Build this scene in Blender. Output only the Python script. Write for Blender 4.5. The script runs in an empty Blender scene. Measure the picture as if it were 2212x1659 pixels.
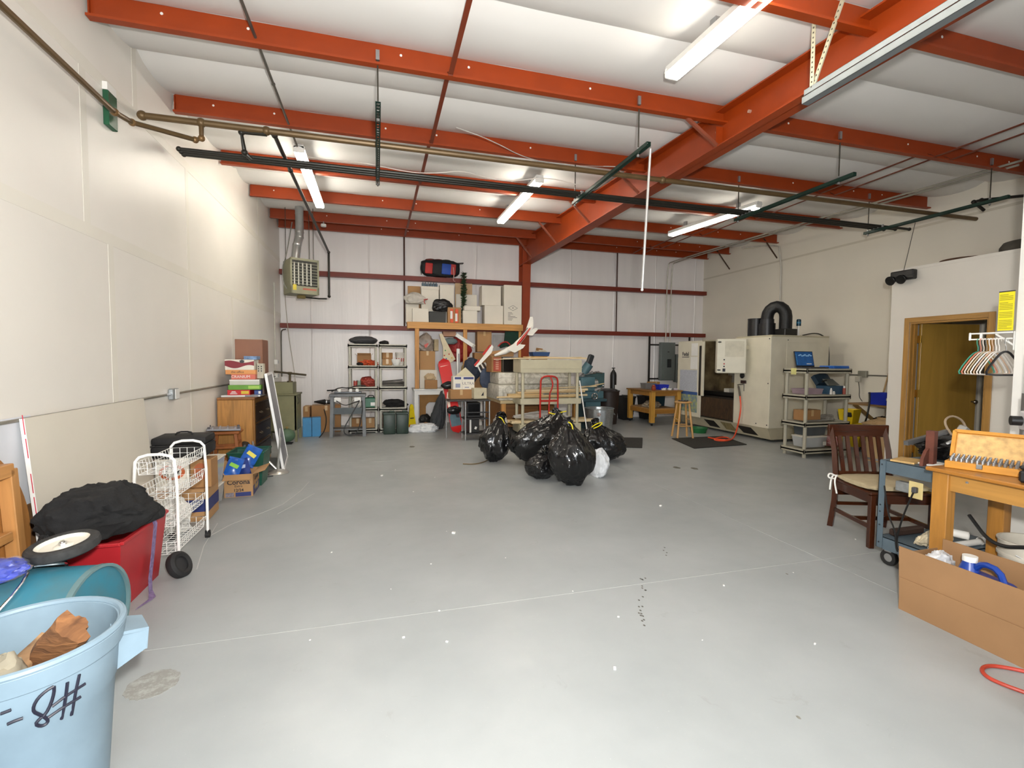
import bpy, bmesh, math, random
from mathutils import Vector, Matrix, noise, Euler
random.seed(7)
PI = math.pi
SC = bpy.context.scene
COL = SC.collection
V = Vector

# ---------------------------------------------------------------- camera
FPX, YAW, PITCH, ROLL, CAMH = 1032.9, 0.27482, 0.05057, 0.007345, 1.5
def cam_axes():
    cy, sy, cp, sp = math.cos(YAW), math.sin(YAW), math.cos(PITCH), math.sin(PITCH)
    F = V((sy*cp, cy*cp, -sp)); r = V((cy, -sy, 0)); u = r.cross(F)
    c, s = math.cos(ROLL), math.sin(ROLL)
    return c*r + s*u, -s*r + c*u, F
AR, AU, AF = cam_axes()
cam_data = bpy.data.cameras.new('camera')
cam_data.sensor_fit = 'HORIZONTAL'; cam_data.sensor_width = 36.0
cam_data.lens = FPX/2212*36.0; cam_data.clip_start = 0.05; cam_data.clip_end = 200
cam = bpy.data.objects.new('camera', cam_data)
cam.matrix_world = Matrix(((AR.x, AU.x, -AF.x, 0), (AR.y, AU.y, -AF.y, 0), (AR.z, AU.z, -AF.z, CAMH), (0, 0, 0, 1)))
COL.objects.link(cam); SC.camera = cam

def at(px, py, X=None, Y=None, Z=None):
    """point on the ray through a photo pixel, on the plane X, Y or Z = const"""
    d = AR*((px-1106)/FPX) - AU*((py-829.5)/FPX) + AF
    o = V((0, 0, CAMH))
    for i, v in enumerate((X, Y, Z)):
        if v is not None:
            return o + d*((v-o[i])/d[i])

# ---------------------------------------------------------------- world, lights, exposure
world = bpy.data.worlds.new('overcast_sky'); SC.world = world; world.use_nodes = True
world.node_tree.nodes['Background'].inputs['Color'].default_value = (0.86, 0.93, 1.0, 1)
world.node_tree.nodes['Background'].inputs['Strength'].default_value = 5.0
def lamp(name, kind, loc, energy, color=(1, 1, 1), rot=(0, 0, 0), size=None, size_y=None):
    l = bpy.data.lights.new(name, kind); l.energy = energy; l.color = color
    if kind == 'AREA':
        if size_y: l.shape = 'RECTANGLE'; l.size = size; l.size_y = size_y
        else: l.shape = 'DISK'; l.size = size
    o = bpy.data.objects.new(name, l); o.location = loc; o.rotation_euler = rot; COL.objects.link(o)
    return o
# daylight enters by the open overhead door behind the photographer
DOOR_X0, DOOR_X1, DOOR_H, FRONT_Y = -1.8, 2.2, 3.35, -4.0
portal = lamp('door_daylight_portal', 'AREA', ((DOOR_X0+DOOR_X1)/2, FRONT_Y, DOOR_H/2), 1.0, rot=(PI/2, 0, 0), size=DOOR_X1-DOOR_X0, size_y=DOOR_H)
portal.data.cycles.is_portal = True
# the photographer's flash, just above and right of the lens
flash = lamp('camera_flash', 'AREA', (0.12, -0.05, 1.78), 170.0, (1.0, 0.97, 0.92), size=0.14)
flash.matrix_world = Matrix.Translation((0.12, -0.05, 1.78)) @ Matrix(((AR.x, AU.x, -AF.x), (AR.y, AU.y, -AF.y), (AR.z, AU.z, -AF.z))).to_4x4() @ Matrix.Rotation(0.12, 4, 'X')
vs = SC.view_settings
vs.view_transform = 'Standard'; vs.look = 'None'; vs.gamma = 1.0; vs.use_curve_mapping = False
vs.exposure = 0.43

# ---------------------------------------------------------------- materials
def lin(h):
    h = h.lstrip('#'); r = [int(h[i:i+2], 16)/255 for i in (0, 2, 4)]
    return tuple((c/12.92 if c <= 0.04045 else ((c+0.055)/1.055)**2.4) for c in r)
MATS = {}
def mat(hexc, rough=0.5, metal=0.0, var=0.10, scale=6.0, bump=0.0, kind='noise', alpha=None, emit=0.0, coat=0.0, trans=0.0, stretch=(1, 1, 1), hex2=None, bscale=None):
    key = (hexc, rough, metal, var, scale, bump, kind, alpha, emit, coat, trans, stretch, hex2, bscale)
    if key in MATS: return MATS[key]
    m = bpy.data.materials.new('surface_' + hexc.lstrip('#') + '_' + kind); m.use_nodes = True
    nt = m.node_tree; N = nt.nodes; L = nt.links; b = N['Principled BSDF']
    c = lin(hexc); c2 = lin(hex2) if hex2 else tuple(x*(1-2.4*var) for x in c)
    tc = N.new('ShaderNodeTexCoord'); mp = N.new('ShaderNodeMapping'); mp.inputs['Scale'].default_value = stretch
    L.new(tc.outputs['Object'], mp.inputs['Vector'])
    if kind == 'wood':
        t = N.new('ShaderNodeTexNoise'); t.inputs['Scale'].default_value = scale; t.inputs['Detail'].default_value = 5; t.inputs['Distortion'].default_value = 1.2
    elif kind == 'speckle':
        t = N.new('ShaderNodeTexNoise'); t.inputs['Scale'].default_value = scale; t.inputs['Detail'].default_value = 8; t.inputs['Roughness'].default_value = 0.75
    elif kind == 'marble':
        t = N.new('ShaderNodeTexNoise'); t.inputs['Scale'].default_value = scale; t.inputs['Detail'].default_value = 6; t.inputs['Distortion'].default_value = 3.0
    else:
        t = N.new('ShaderNodeTexNoise'); t.inputs['Scale'].default_value = scale; t.inputs['Detail'].default_value = 4
    L.new(mp.outputs['Vector'], t.inputs['Vector'])
    rp = N.new('ShaderNodeValToRGB'); e = rp.color_ramp.elements
    lo, hi = {'speckle': (0.45, 0.62), 'marble': (0.38, 0.6), 'wood': (0.3, 0.65)}.get(kind, (0.3, 0.7))
    e[0].position = lo; e[1].position = hi
    e[0].color = (*c2, 1); e[1].color = (*c, 1)
    L.new(t.outputs['Fac'], rp.inputs['Fac']); L.new(rp.outputs['Color'], b.inputs['Base Color'])
    b.inputs['Roughness'].default_value = rough; b.inputs['Metallic'].default_value = metal
    if coat: b.inputs['Coat Weight'].default_value = coat
    if bump:
        t2 = t
        if bscale:
            t2 = N.new('ShaderNodeTexNoise'); t2.inputs['Scale'].default_value = bscale; t2.inputs['Detail'].default_value = 3
            L.new(mp.outputs['Vector'], t2.inputs['Vector'])
        bp = N.new('ShaderNodeBump'); bp.inputs['Strength'].default_value = bump; bp.inputs['Distance'].default_value = 0.02
        L.new(t2.outputs['Fac'], bp.inputs['Height']); L.new(bp.outputs['Normal'], b.inputs['Normal'])
    if alpha is not None: b.inputs['Alpha'].default_value = alpha
    if trans: b.inputs['Transmission Weight'].default_value = trans; b.inputs['IOR'].default_value = 1.2
    if emit:
        b.inputs['Emission Color'].default_value = (*c, 1); b.inputs['Emission Strength'].default_value = emit
    MATS[key] = m
    return m
def wood(h='#c08a4a', rough=0.5, axis='z', var=0.13, scale=5.0):
    st = {'x': (0.25, 3, 3), 'y': (3, 0.25, 3), 'z': (3, 3, 0.25)}[axis]
    return mat(h, rough, var=var, scale=scale, kind='wood', stretch=st)
CARD = mat('#b28a5e', 0.85, var=0.05, scale=3)
CARD2 = mat('#a47a4e', 0.85, var=0.05, scale=3)
WHITEBOX = mat('#e6e0d2', 0.75, var=0.03, scale=3)
RED = mat('#9a3800', 0.5, var=0.07, scale=4)
REDDARK = mat('#7a2a18', 0.5, var=0.08, scale=4)
STEEL = mat('#b9babb', 0.35, 0.85, var=0.06)
GALV = mat('#b6bbbd', 0.38, 0.8, var=0.12, scale=25)
CHROME = mat('#d5d6d8', 0.15, 1.0, var=0.02)
BLACK = mat('#191919', 0.45, var=0.1)
RUBBER = mat('#1d1d1e', 0.7, var=0.1)
WHITE = mat('#ecebe6', 0.5, var=0.03)
WIREWHITE = mat('#f1f0ec', 0.35, var=0.02)
BEIGE = mat('#cfcab4', 0.5, var=0.04)
DKGREEN = mat('#1e3a30', 0.45, var=0.1)
PIPEBLK = mat('#28261f', 0.42, 0.3, var=0.1)
PIPEBRN = mat('#6b5536', 0.42, 0.35, var=0.1)
INK = mat('#1a1a26', 0.6, var=0.02)
INKRED = mat('#b42f2b', 0.5, var=0.02)
INKBLUE = mat('#27336e', 0.5, var=0.02)

# ---------------------------------------------------------------- mesh helpers
class MB:
    def __init__(s): s.bm = bmesh.new()
    def _m(s, c, r): return Matrix.Translation(c) @ Euler(r, 'XYZ').to_matrix().to_4x4()
    def box(s, c, size, r=(0, 0, 0), bev=0.0, seg=1):
        m = s._m(c, r) @ Matrix.Diagonal((size[0], size[1], size[2], 1))
        g = bmesh.ops.create_cube(s.bm, size=1.0, matrix=m)
        if bev > 0:
            es = set(e for v in g['verts'] for e in v.link_edges)
            bmesh.ops.bevel(s.bm, geom=list(es), offset=min(bev, min(size)*0.45), segments=seg, affect='EDGES', profile=0.5)
        return s
    def b2(s, p, q, bev=0.0, seg=1):   # box from two corners
        c = [(a+b)/2 for a, b in zip(p, q)]; z = [abs(a-b) for a, b in zip(p, q)]
        return s.box(c, z, bev=bev, seg=seg)
    def cyl(s, p, q, r, r2=None, n=14, cap=True):
        p, q = V(p), V(q); d = q-p; L = d.length
        m = Matrix.Translation((p+q)/2) @ d.to_track_quat('Z', 'Y').to_matrix().to_4x4()
        bmesh.ops.create_cone(s.bm, cap_ends=cap, cap_tris=False, segments=n, radius1=r, radius2=r if r2 is None else r2, depth=L, matrix=m)
        return s
    def bar(s, p, q, w, t, up=(0, 0, 1), bev=0.0):   # rectangular bar between two points; t along up
        p, q = V(p), V(q); d = q-p; x = d.normalized(); u = V(up); y = u.cross(x)
        if y.length < 1e-5: y = V((1, 0, 0)).cross(x)
        y.normalize(); z = x.cross(y)
        m = Matrix.Translation((p+q)/2) @ Matrix((x, y, z)).transposed().to_4x4() @ Matrix.Diagonal((d.length, w, t, 1))
        g = bmesh.ops.create_cube(s.bm, size=1.0, matrix=m)
        if bev > 0:
            es = set(e for v in g['verts'] for e in v.link_edges)
            bmesh.ops.bevel(s.bm, geom=list(es), offset=bev, segments=1, affect='EDGES')
        return s
    def sph(s, c, r, seg=16, ring=10, rot=(0, 0, 0)):
        if not hasattr(r, '__len__'): r = (r, r, r)
        bmesh.ops.create_uvsphere(s.bm, u_segments=seg, v_segments=ring, radius=1.0, matrix=s._m(c, rot) @ Matrix.Diagonal((*r, 1)))
        return s
    def tube(s, pts, r, n=8, closed=False, smooth=0, cap=True):
        pts = [V(p) for p in pts]
        for _ in range(smooth):
            out = []
            k = len(pts)
            rng = range(k) if closed else range(k-1)
            if not closed: out.append(pts[0])
            for i in rng:
                a, b = pts[i], pts[(i+1) % k]
                out += [a*0.75+b*0.25, a*0.25+b*0.75]
            if not closed: out.append(pts[-1])
            pts = out
        k = len(pts); rings = []; prev = None
        for i in range(k):
            a = pts[i-1] if (i > 0 or closed) else pts[i]
            b = pts[(i+1) % k] if (i < k-1 or closed) else pts[i]
            d = (b-a).normalized() if (b-a).length > 1e-9 else V((0, 0, 1))
            if prev is None:
                u = d.cross(V((0, 0, 1)))
                if u.length < 1e-3: u = d.cross(V((0, 1, 0)))
            else:
                u = prev - d*prev.dot(d)
                if u.length < 1e-6: u = d.orthogonal()
            u.normalize(); prev = u; w = d.cross(u)
            rr = r[i] if hasattr(r, '__len__') else r
            rings.append([s.bm.verts.new(pts[i] + (u*math.cos(t*2*PI/n) + w*math.sin(t*2*PI/n))*rr) for t in range(n)])
        for i in range(k if closed else k-1):
            A, B = rings[i], rings[(i+1) % k]
            for j in range(n):
                try: s.bm.faces.new((A[j], A[(j+1) % n], B[(j+1) % n], B[j]))
                except ValueError: pass
        if cap and not closed:
            s.bm.faces.new(rings[0][::-1]); s.bm.faces.new(rings[-1])
        return s
    def lathe(s, prof, c=(0, 0, 0), n=28, r=(0, 0, 0), wob=None):
        m = s._m(c, r); rings = []
        for (rad, z) in prof:
            if rad < 1e-6: rings.append([s.bm.verts.new(m @ V((0, 0, z)))])
            else:
                rings.append([s.bm.verts.new(m @ V((rad*(1+(wob(t*2*PI/n, z) if wob else 0))*math.cos(t*2*PI/n), rad*(1+(wob(t*2*PI/n, z) if wob else 0))*math.sin(t*2*PI/n), z))) for t in range(n)])
        for A, B in zip(rings, rings[1:]):
            for j in range(n):
                k = (j+1) % n
                if len(A) == 1 and len(B) == 1: break
                if len(A) == 1: s.bm.faces.new((A[0], B[k], B[j]))
                elif len(B) == 1: s.bm.faces.new((A[j], A[k], B[0]))
                else: s.bm.faces.new((A[j], A[k], B[k], B[j]))
        return s
    def prism(s, poly, vec, m=None):   # polygon of 3-d points extruded along vec
        vec = V(vec)
        a = [s.bm.verts.new(m @ V(p) if m else V(p)) for p in poly]
        ve = (m.to_3x3() @ vec) if m else vec
        b = [s.bm.verts.new(v.co + ve) for v in a]
        n = len(a)
        s.bm.faces.new(a[::-1]); s.bm.faces.new(b)
        for i in range(n): s.bm.faces.new((a[i], a[(i+1) % n], b[(i+1) % n], b[i]))
        return s
    def sheet(s, grid, thick=0.0):   # grid[i][j] of points -> surface
        R = [[s.bm.verts.new(V(p)) for p in row] for row in grid]
        fs = []
        for i in range(len(R)-1):
            for j in range(len(R[0])-1):
                fs.append(s.bm.faces.new((R[i][j], R[i][j+1], R[i+1][j+1], R[i+1][j])))
        if thick:
            bmesh.ops.recalc_face_normals(s.bm, faces=fs)
            bmesh.ops.solidify(s.bm, geom=fs, thickness=thick)
        return s
    def blob(s, c, r, amp=0.15, freq=2.0, sub=4, seed=0, ridge=False, flat=True, shape=None, rot=(0, 0, 0)):
        g = bmesh.ops.create_icosphere(s.bm, subdivisions=sub, radius=1.0)
        off = V((seed*7.3, seed*3.1, seed*5.7)); m = s._m(c, rot)
        for v in g['verts']:
            p = v.co.copy(); k = p*freq+off
            d = noise.fractal(k, 1.0, 2.0, 4)
            if ridge:
                d = 0.55*(1-2.6*abs(noise.noise(k*1.0))) + 0.4*(1-2.6*abs(noise.noise(k*2.1+V((3, 1, 2))))) + 0.25*(1-2.6*abs(noise.noise(k*4.6+V((7, 2, 5)))))
                p = p + 0.9*amp*V((noise.noise(k*0.7+V((11, 0, 0))), noise.noise(k*0.7+V((0, 13, 0))), 0.6*noise.noise(k*0.7+V((0, 0, 17)))))*2.0
            p = p*(1+amp*d)
            q = shape(p) if shape else p
            q = V((q.x*r[0], q.y*r[1], q.z*r[2]))
            q = m @ q
            if flat is not None and flat is not False:
                zf = flat if not isinstance(flat, bool) else 0.0
                if q.z < zf: q.z = zf + 0.002
            v.co = q
        return s
    def xform(s, m):
        bmesh.ops.transform(s.bm, matrix=m, verts=s.bm.verts[:]); return s
    def build(s, name, material, parent=None, ang=35, shift=None, label=None):
        me = bpy.data.meshes.new(name)
        bmesh.ops.recalc_face_normals(s.bm, faces=s.bm.faces[:])
        if shift is not None: bmesh.ops.translate(s.bm, vec=-V(shift), verts=s.bm.verts[:])
        s.bm.to_mesh(me); s.bm.free()
        me.materials.append(material)
        if ang:
            me.polygons.foreach_set('use_smooth', [True]*len(me.polygons))
            me.set_sharp_from_angle(angle=math.radians(ang))
        o = bpy.data.objects.new(name, me); COL.objects.link(o)
        if parent is not None: o.parent = parent
        if label: o['label'] = label
        return o

class T:   # a thing: an empty at its base; parts get built under it
    def __init__(s, name, label, cat, loc=(0, 0, 0), rz=0.0, group=None, rot=None):
        o = bpy.data.objects.new(name, None); COL.objects.link(o)
        o.empty_display_size = 0.05
        o.location = loc; o.rotation_euler = rot if rot else (0, 0, rz)
        o['label'] = label; o['category'] = cat
        if group: o['group'] = group
        s.o = o; s.loc = V(loc)
    def p(s, name, mb, m, ang=35, sub=None, label=None):      # part in local coordinates
        return mb.build(name, m, sub if sub is not None else s.o, ang, label=label)
    def w(s, name, mb, m, ang=35, sub=None, label=None):      # part given in world coordinates (unrotated thing)
        return mb.build(name, m, sub if sub is not None else s.o, ang, shift=s.loc, label=label)
def one(name, label, cat, mb, m, loc=None, ang=35, group=None):   # a thing that is one mesh, in world coordinates
    o = mb.build(name, m, None, ang, shift=loc)
    if loc is not None: o.location = loc
    o['label'] = label; o['category'] = cat
    if group: o['group'] = group
    return o
def struct(name, mb, m, ang=35, parent=None):
    o = mb.build(name, m, parent, ang)
    if parent is None: o['kind'] = 'structure'
    return o
def copy_tree(o, parent=None):
    c = o.copy(); COL.objects.link(c); c.parent = parent
    for ch in [x for x in o.children]: copy_tree(ch, c)
    return c
def text(name, s, size, m4, material, parent, ext=0.0006, sx=1.0, bold=0.0):
    cu = bpy.data.curves.new(name, 'FONT'); cu.body = s; cu.size = size; cu.extrude = ext; cu.align_x = 'CENTER'; cu.align_y = 'CENTER'; cu.offset = bold; cu.resolution_u = 2
    tmp = bpy.data.objects.new(name+'_tmp', cu); COL.objects.link(tmp)
    dg = bpy.context.evaluated_depsgraph_get()
    me = bpy.data.meshes.new_from_object(tmp.evaluated_get(dg))
    bpy.data.objects.remove(tmp); bpy.data.curves.remove(cu)
    me.transform(m4 @ Matrix.Diagonal((sx, 1, 1, 1)))
    me.materials.clear(); me.materials.append(material)
    o = bpy.data.objects.new(name, me); COL.objects.link(o); o.parent = parent
    return o
def faceY(x, y, z, rz=0.0):   # text frame on a face that looks towards -Y
    return Matrix.Translation((x, y, z)) @ Matrix.Rotation(rz, 4, 'Z') @ Matrix.Rotation(PI/2, 4, 'X')
def faceX(x, y, z, sgn=1):    # text on a face that looks towards +X (sgn 1) or -X (sgn -1)
    return Matrix.Translation((x, y, z)) @ Matrix.Rotation(sgn*PI/2, 4, 'Z') @ Matrix.Rotation(PI/2, 4, 'X')
def fb(x0, y0, x1, y1, Y, d, z0=None):
    """box whose front face at depth Y fills a photo rectangle -> base centre, size"""
    a = at(x0, (y0+y1)/2, Y=Y); b = at(x1, (y0+y1)/2, Y=Y)
    t = at((x0+x1)/2, y0, Y=Y).z; u = at((x0+x1)/2, y1, Y=Y).z if z0 is None else z0
    return V(((a.x+b.x)/2, Y+d/2, u)), (b.x-a.x, d, t-u)
def carton(name, label, loc, size, rz=0, m=None, tape=True, flaps=0, cat='box', group=None, lid=None):
    """cardboard carton: body, tape, optional open flaps"""
    m = m or CARD
    t = T(name, label, cat, loc, rz, group)
    w, d, h = size
    if flaps:
        k = MB(); th = 0.005
        k.box((0, 0, th/2), (w, d, th)); k.box((-w/2, 0, h/2), (th, d, h)); k.box((w/2, 0, h/2), (th, d, h)); k.box((0, -d/2, h/2), (w, th, h)); k.box((0, d/2, h/2), (w, th, h))
        t.p('body', k, m)
        fl = flaps if flaps is not True else 0.4*min(w, d)
        for (px, py, ax, sg) in ((-w/2, 0, 'y', -1), (w/2, 0, 'y', 1), (0, -d/2, 'x', -1), (0, d/2, 'x', 1)):
            a = random.uniform(0.3, 1.0)
            f = MB()
            if ax == 'y':
                f.box((px+sg*fl/2*math.cos(a), 0, h+fl/2*math.sin(a)), (fl, d*0.98, 0.004), (0, -sg*a, 0))
            else:
                f.box((0, py+sg*fl/2*math.cos(a), h+fl/2*math.sin(a)), (w*0.98, fl, 0.004), (sg*a, 0, 0))
            t.p('flap', f, m)
    else:
        t.p('body', MB().box((0, 0, h/2), (w, d, h), bev=0.006), m)
        if lid:
            t.p('lid', MB().box((0, 0, h-lid/2+0.003), (w+0.012, d+0.012, lid), bev=0.004), m)
        if tape:
            t.p('tape', MB().box((0, 0, h+0.0008), (w*1.002, 0.05, 0.002)).box((0, -d/2-0.0008, h-0.05), (0.05, 0.002, 0.1)), mat('#c2a374', 0.35, var=0.02))
    return t

# ================================================================= the building
XL, XR, YB = -2.0, 8.65, 11.35
def roof(y): return 4.2 + 0.047*(y-5.79)
PURLINS = [11.2, 10.36, 8.85, 7.33, 5.80, 4.28, 2.76, 1.24, -0.28, -1.8, -3.3]

WALLC = mat('#e6e2da', 0.38, var=0.025, scale=1.2, bump=0.02, bscale=60)
WALLR = mat('#e6e0d2', 0.5, var=0.025, scale=1.2, bump=0.02, bscale=60)
LINER = mat('#f2eeec', 0.34, var=0.02, scale=1.0, bump=0.10, bscale=5, stretch=(6, 1, 0.5))
LINERC = mat('#e6e4e1', 0.6, var=0.02, scale=1.0, bump=0.05, bscale=3)
OFFW = mat('#e2ddd4', 0.55, var=0.025, scale=1.5)

def floor_mat():
    m = bpy.data.materials.new('painted_concrete'); m.use_nodes = True
    nt = m.node_tree; N = nt.nodes; L = nt.links; b = N['Principled BSDF']
    tc = N.new('ShaderNodeTexCoord')
    def nz(sc, det, rough=0.5, dist=0.0):
        t = N.new('ShaderNodeTexNoise'); t.inputs['Scale'].default_value = sc; t.inputs['Detail'].default_value = det
        t.inputs['Roughness'].default_value = rough; t.inputs['Distortion'].default_value = dist
        L.new(tc.outputs['Object'], t.inputs['Vector']); return t
    def ramp(t, p0, c0, p1, c1):
        r = N.new('ShaderNodeValToRGB'); e = r.color_ramp.elements
        e[0].position = p0; e[0].color = (*c0, 1); e[1].position = p1; e[1].color = (*c1, 1)
        L.new(t.outputs['Fac'], r.inputs['Fac']); return r
    base = ramp(nz(0.9, 5, 0.6), 0.3, lin('#959a9b'), 0.7, lin('#a4a8a9'))
    grime = ramp(nz(4.0, 8, 0.7, 0.6), 0.63, (0, 0, 0), 0.78, (1, 1, 1))
    specks = ramp(nz(90, 2, 0.5), 0.72, (0, 0, 0), 0.76, (1, 1, 1))
    m1 = N.new('ShaderNodeMix'); m1.data_type = 'RGBA'
    mul = N.new('ShaderNodeMath'); mul.operation = 'MULTIPLY'; mul.inputs[1].default_value = 0.45
    L.new(grime.outputs['Color'], mul.inputs[0]); L.new(mul.outputs[0], m1.inputs['Factor'])
    L.new(base.outputs['Color'], m1.inputs['A']); m1.inputs['B'].default_value = (*lin('#77746c'), 1)
    m2 = N.new('ShaderNodeMix'); m2.data_type = 'RGBA'
    mul2 = N.new('ShaderNodeMath'); mul2.operation = 'MULTIPLY'; mul2.inputs[1].default_value = 0.25
    L.new(specks.outputs['Color'], mul2.inputs[0]); L.new(mul2.outputs[0], m2.inputs['Factor'])
    L.new(m1.outputs['Result'], m2.inputs['A']); m2.inputs['B'].default_value = (*lin('#c9c9c4'), 1)
    L.new(m2.outputs['Result'], b.inputs['Base Color'])
    rr = ramp(nz(2.2, 6, 0.65), 0.3, (0.30,)*3, 0.75, (0.48,)*3)
    L.new(rr.outputs['Color'], b.inputs['Roughness'])
    bp = N.new('ShaderNodeBump'); bp.inputs['Strength'].default_value = 0.12; bp.inputs['Distance'].default_value = 0.01
    L.new(nz(7, 6, 0.6).outputs['Fac'], bp.inputs['Height']); L.new(bp.outputs['Normal'], b.inputs['Normal'])
    return m
FLOORM = floor_mat()
# floor: joint filler below, painted slabs above with open saw-cut joints
fl = struct('floor', MB().box(((XL+XR)/2, (YB+FRONT_Y)/2, -0.052), (XR-XL+0.6, YB-FRONT_Y+0.6, 0.1)), mat('#c4c3bd', 0.8, var=0.04), ang=0)
jx = [XL-0.2, 3.25, XR+0.2]; jy = [FRONT_Y-0.2, 2.79, 7.2, YB+0.2]
for i in range(2):
    for j in range(3):
        k = MB().b2((jx[i]+0.003, jy[j]+0.003, -0.05), (jx[i+1]-0.003, jy[j+1]-0.003, 0.0))
        k.build('floor_slab', FLOORM, fl, 0)
# worn round plug, stains and scuffs on the paint
c = at(330, 1478, Z=0)
k = MB(); n = 40
k.prism([(c.x+0.105*math.cos(a*2*PI/n)*(1+0.04*math.sin(5*a)), c.y+0.105*math.sin(a*2*PI/n)*(1+0.05*math.cos(3*a)), 0.0) for a in range(n)], (0, 0, 0.002))
k.build('floor_plug', mat('#a7a9a6', 0.6, var=0.25, scale=22, kind='speckle', hex2='#8d8d88'), fl, 0)
def splat(pts, rad, m, name='oil_stain', h=0.0012):
    for (x, y) in pts:
        c = at(x, y, Z=0); k = MB(); n = 16; ph = random.random()*9
        k.prism([(c.x+rad*math.cos(a*2*PI/n)*(1+0.35*noise.noise(V((a*0.9, ph, 0)))), c.y+rad*1.5*math.sin(a*2*PI/n)*(1+0.35*noise.noise(V((a*0.9, ph, 3)))), 0) for a in range(n)], (0, 0, h))
        k.build(name, m, fl, 0)
random.seed(11)
splat([(x+random.uniform(-7, 7), y+random.uniform(-14, 14)) for (x, y) in ((1388, 1250), (1386, 1302), (1385, 1338), (1440, 1190), (1384, 1325), (1390, 1278)) for _ in range(4)], 0.0055, mat('#65635c', 0.5, var=0.2, scale=30))
splat([(1500, 1012), (1462, 1010), (890, 965)], 0.045, mat('#6e695c', 0.6, var=0.2, scale=20))
splat([(1700, 1240), (1725, 1550)], 0.007, mat('#838279', 0.6, var=0.2, scale=20))
SCUFF = mat('#c6c7c4', 0.6, var=0.05)
for pts, w in (([(440, 1165), (500, 1132), (560, 1110), (610, 1090), (650, 1060), (668, 1040)], 0.008), ([(600, 1110), (640, 1088), (680, 1065)], 0.006), ([(425, 1230), (440, 1180), (470, 1130)], 0.006)):
    q = [at(x, y, Z=0.0008) for x, y in pts]
    k = MB()
    for a, b in zip(q, q[1:]): k.bar(a, b, w, 0.0012)
    k.build('scuff_mark', SCUFF, fl, 0)
k = MB()
for i in range(26):
    x = random.uniform(620, 1900); y = random.uniform(945, 1400)
    if 1050 < x < 1400 and y < 1070: continue
    c = at(x, y, Z=0); s = random.uniform(0.004, 0.009)
    if c.x > 5.2 or c.y > 8: continue
    k.box((c.x, c.y, s*0.3), (s, s*1.6, s*0.6), (0, 0, random.random()*3))
for (x, y, s) in ((980, 1152, 0.02), (1427, 1093, 0.016), (1328, 1445, 0.012), (825, 1028, 0.02)):
    c = at(x, y, Z=0); k.box((c.x, c.y, s*0.3), (s, s*1.4, s*0.6), (0, 0, random.random()*3))
o = one('foam_crumbs', 'small white foam and paper crumbs scattered over the grey floor', 'debris', k, WHITE, ang=0); o['kind'] = 'stuff'

# walls
wl = struct('wall_left', MB().b2((XL-0.15, FRONT_Y-0.15, 0), (XL, YB+0.15, 4.75)), WALLC, 0)
SEAM = mat('#e3dfd4', 0.45, var=0.02, scale=2)
zl = at(300, 545, X=XL).z; zu = at(500, 457, X=XL).z
for z in (zl, zu): MB().b2((XL, FRONT_Y, z-0.045), (XL+0.0025, YB, z+0.045)).build('joint_tape', SEAM, wl, 0)
for (x, y, z0, z1) in ((241, 600, 0, zl), (405, 480, zl, zu), (405, 480, 0, zl), (500, 600, 0, zl), (180, 250, zl, zu), (560, 600, zl, 4.6), (290, 180, zu, 4.6)):
    yy = at(x, y, X=XL).y
    MB().b2((XL, yy-0.04, z0), (XL+0.002, yy+0.04, z1)).build('joint_tape', SEAM, wl, 0)

wb = struct('wall_back', MB().b2((XL-0.15, YB, 0), (XR+0.15, YB+0.15, 4.8)), LINER, 0)
GZ = [at(605, 703, Y=YB).z, at(605, 588, Y=YB).z]
for z in GZ:
    k = MB()
    prof = [(0, -0.055), (-0.16, -0.055), (-0.16, 0.045), (-0.152, 0.045), (-0.152, -0.045), (-0.008, -0.045), (-0.008, 0.055), (0, 0.055)]
    k.prism([(XL+0.01, YB+y, z+zz) for y, zz in prof], (XR-XL-0.02, 0, 0))
    k.build('wall_girt', REDDARK, wb, 20)
for x0, xx in ((873, 0), (1334, 0)):
    X = at(x0, 540, Y=YB-0.05).x
    MB().cyl((X, YB-0.05, GZ[0]), (X, YB-0.05, 4.4), 0.018, n=8).build('sag_rod', mat('#4a2a1c', 0.5), wb)
for i in range(9):   # vertical laps of the wall blanket
    X = XL+0.6+i*1.22
    k = MB(); g = []
    for t in range(12):
        z = t*0.4; g.append([(X+0.01*math.sin(t*1.7+i), YB-0.001, z), (X+0.02+0.01*math.sin(t*1.7+i), YB-0.014-0.006*math.sin(t*2.3+i), z), (X+0.05+0.012*math.sin(t*1.1+i), YB-0.001, z)])
    k.sheet(g).build('blanket_lap', LINER, wb)
wr = struct('wall_right', MB().b2((XR, FRONT_Y-0.15, 0), (XR+0.15, YB+0.15, 4.75)), WALLR, 0)
zs = at(1700, 560, X=XR).z
MB().b2((XR-0.002, 4.0, zs-0.02), (XR, YB, zs+0.02)).build('joint_tape', mat('#d0c9b8', 0.5, var=0.02), wr, 0)
# front wall with the open overhead door behind the camera
k = MB().b2((XL-0.15, FRONT_Y-0.15, 0), (DOOR_X0, FRONT_Y, 4.75)).b2((DOOR_X1, FRONT_Y-0.15, 0), (XR+0.15, FRONT_Y, 4.75)).b2((DOOR_X0, FRONT_Y-0.15, DOOR_H), (DOOR_X1, FRONT_Y, 4.75))
struct('wall_front', k, WALLC, 0)
# apron outside the door
struct('floor_apron', MB().b2((-9, -12, -0.06), (11, FRONT_Y-0.3, -0.005)), mat('#9c9a94', 0.85, var=0.05, scale=2), 0)

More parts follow.
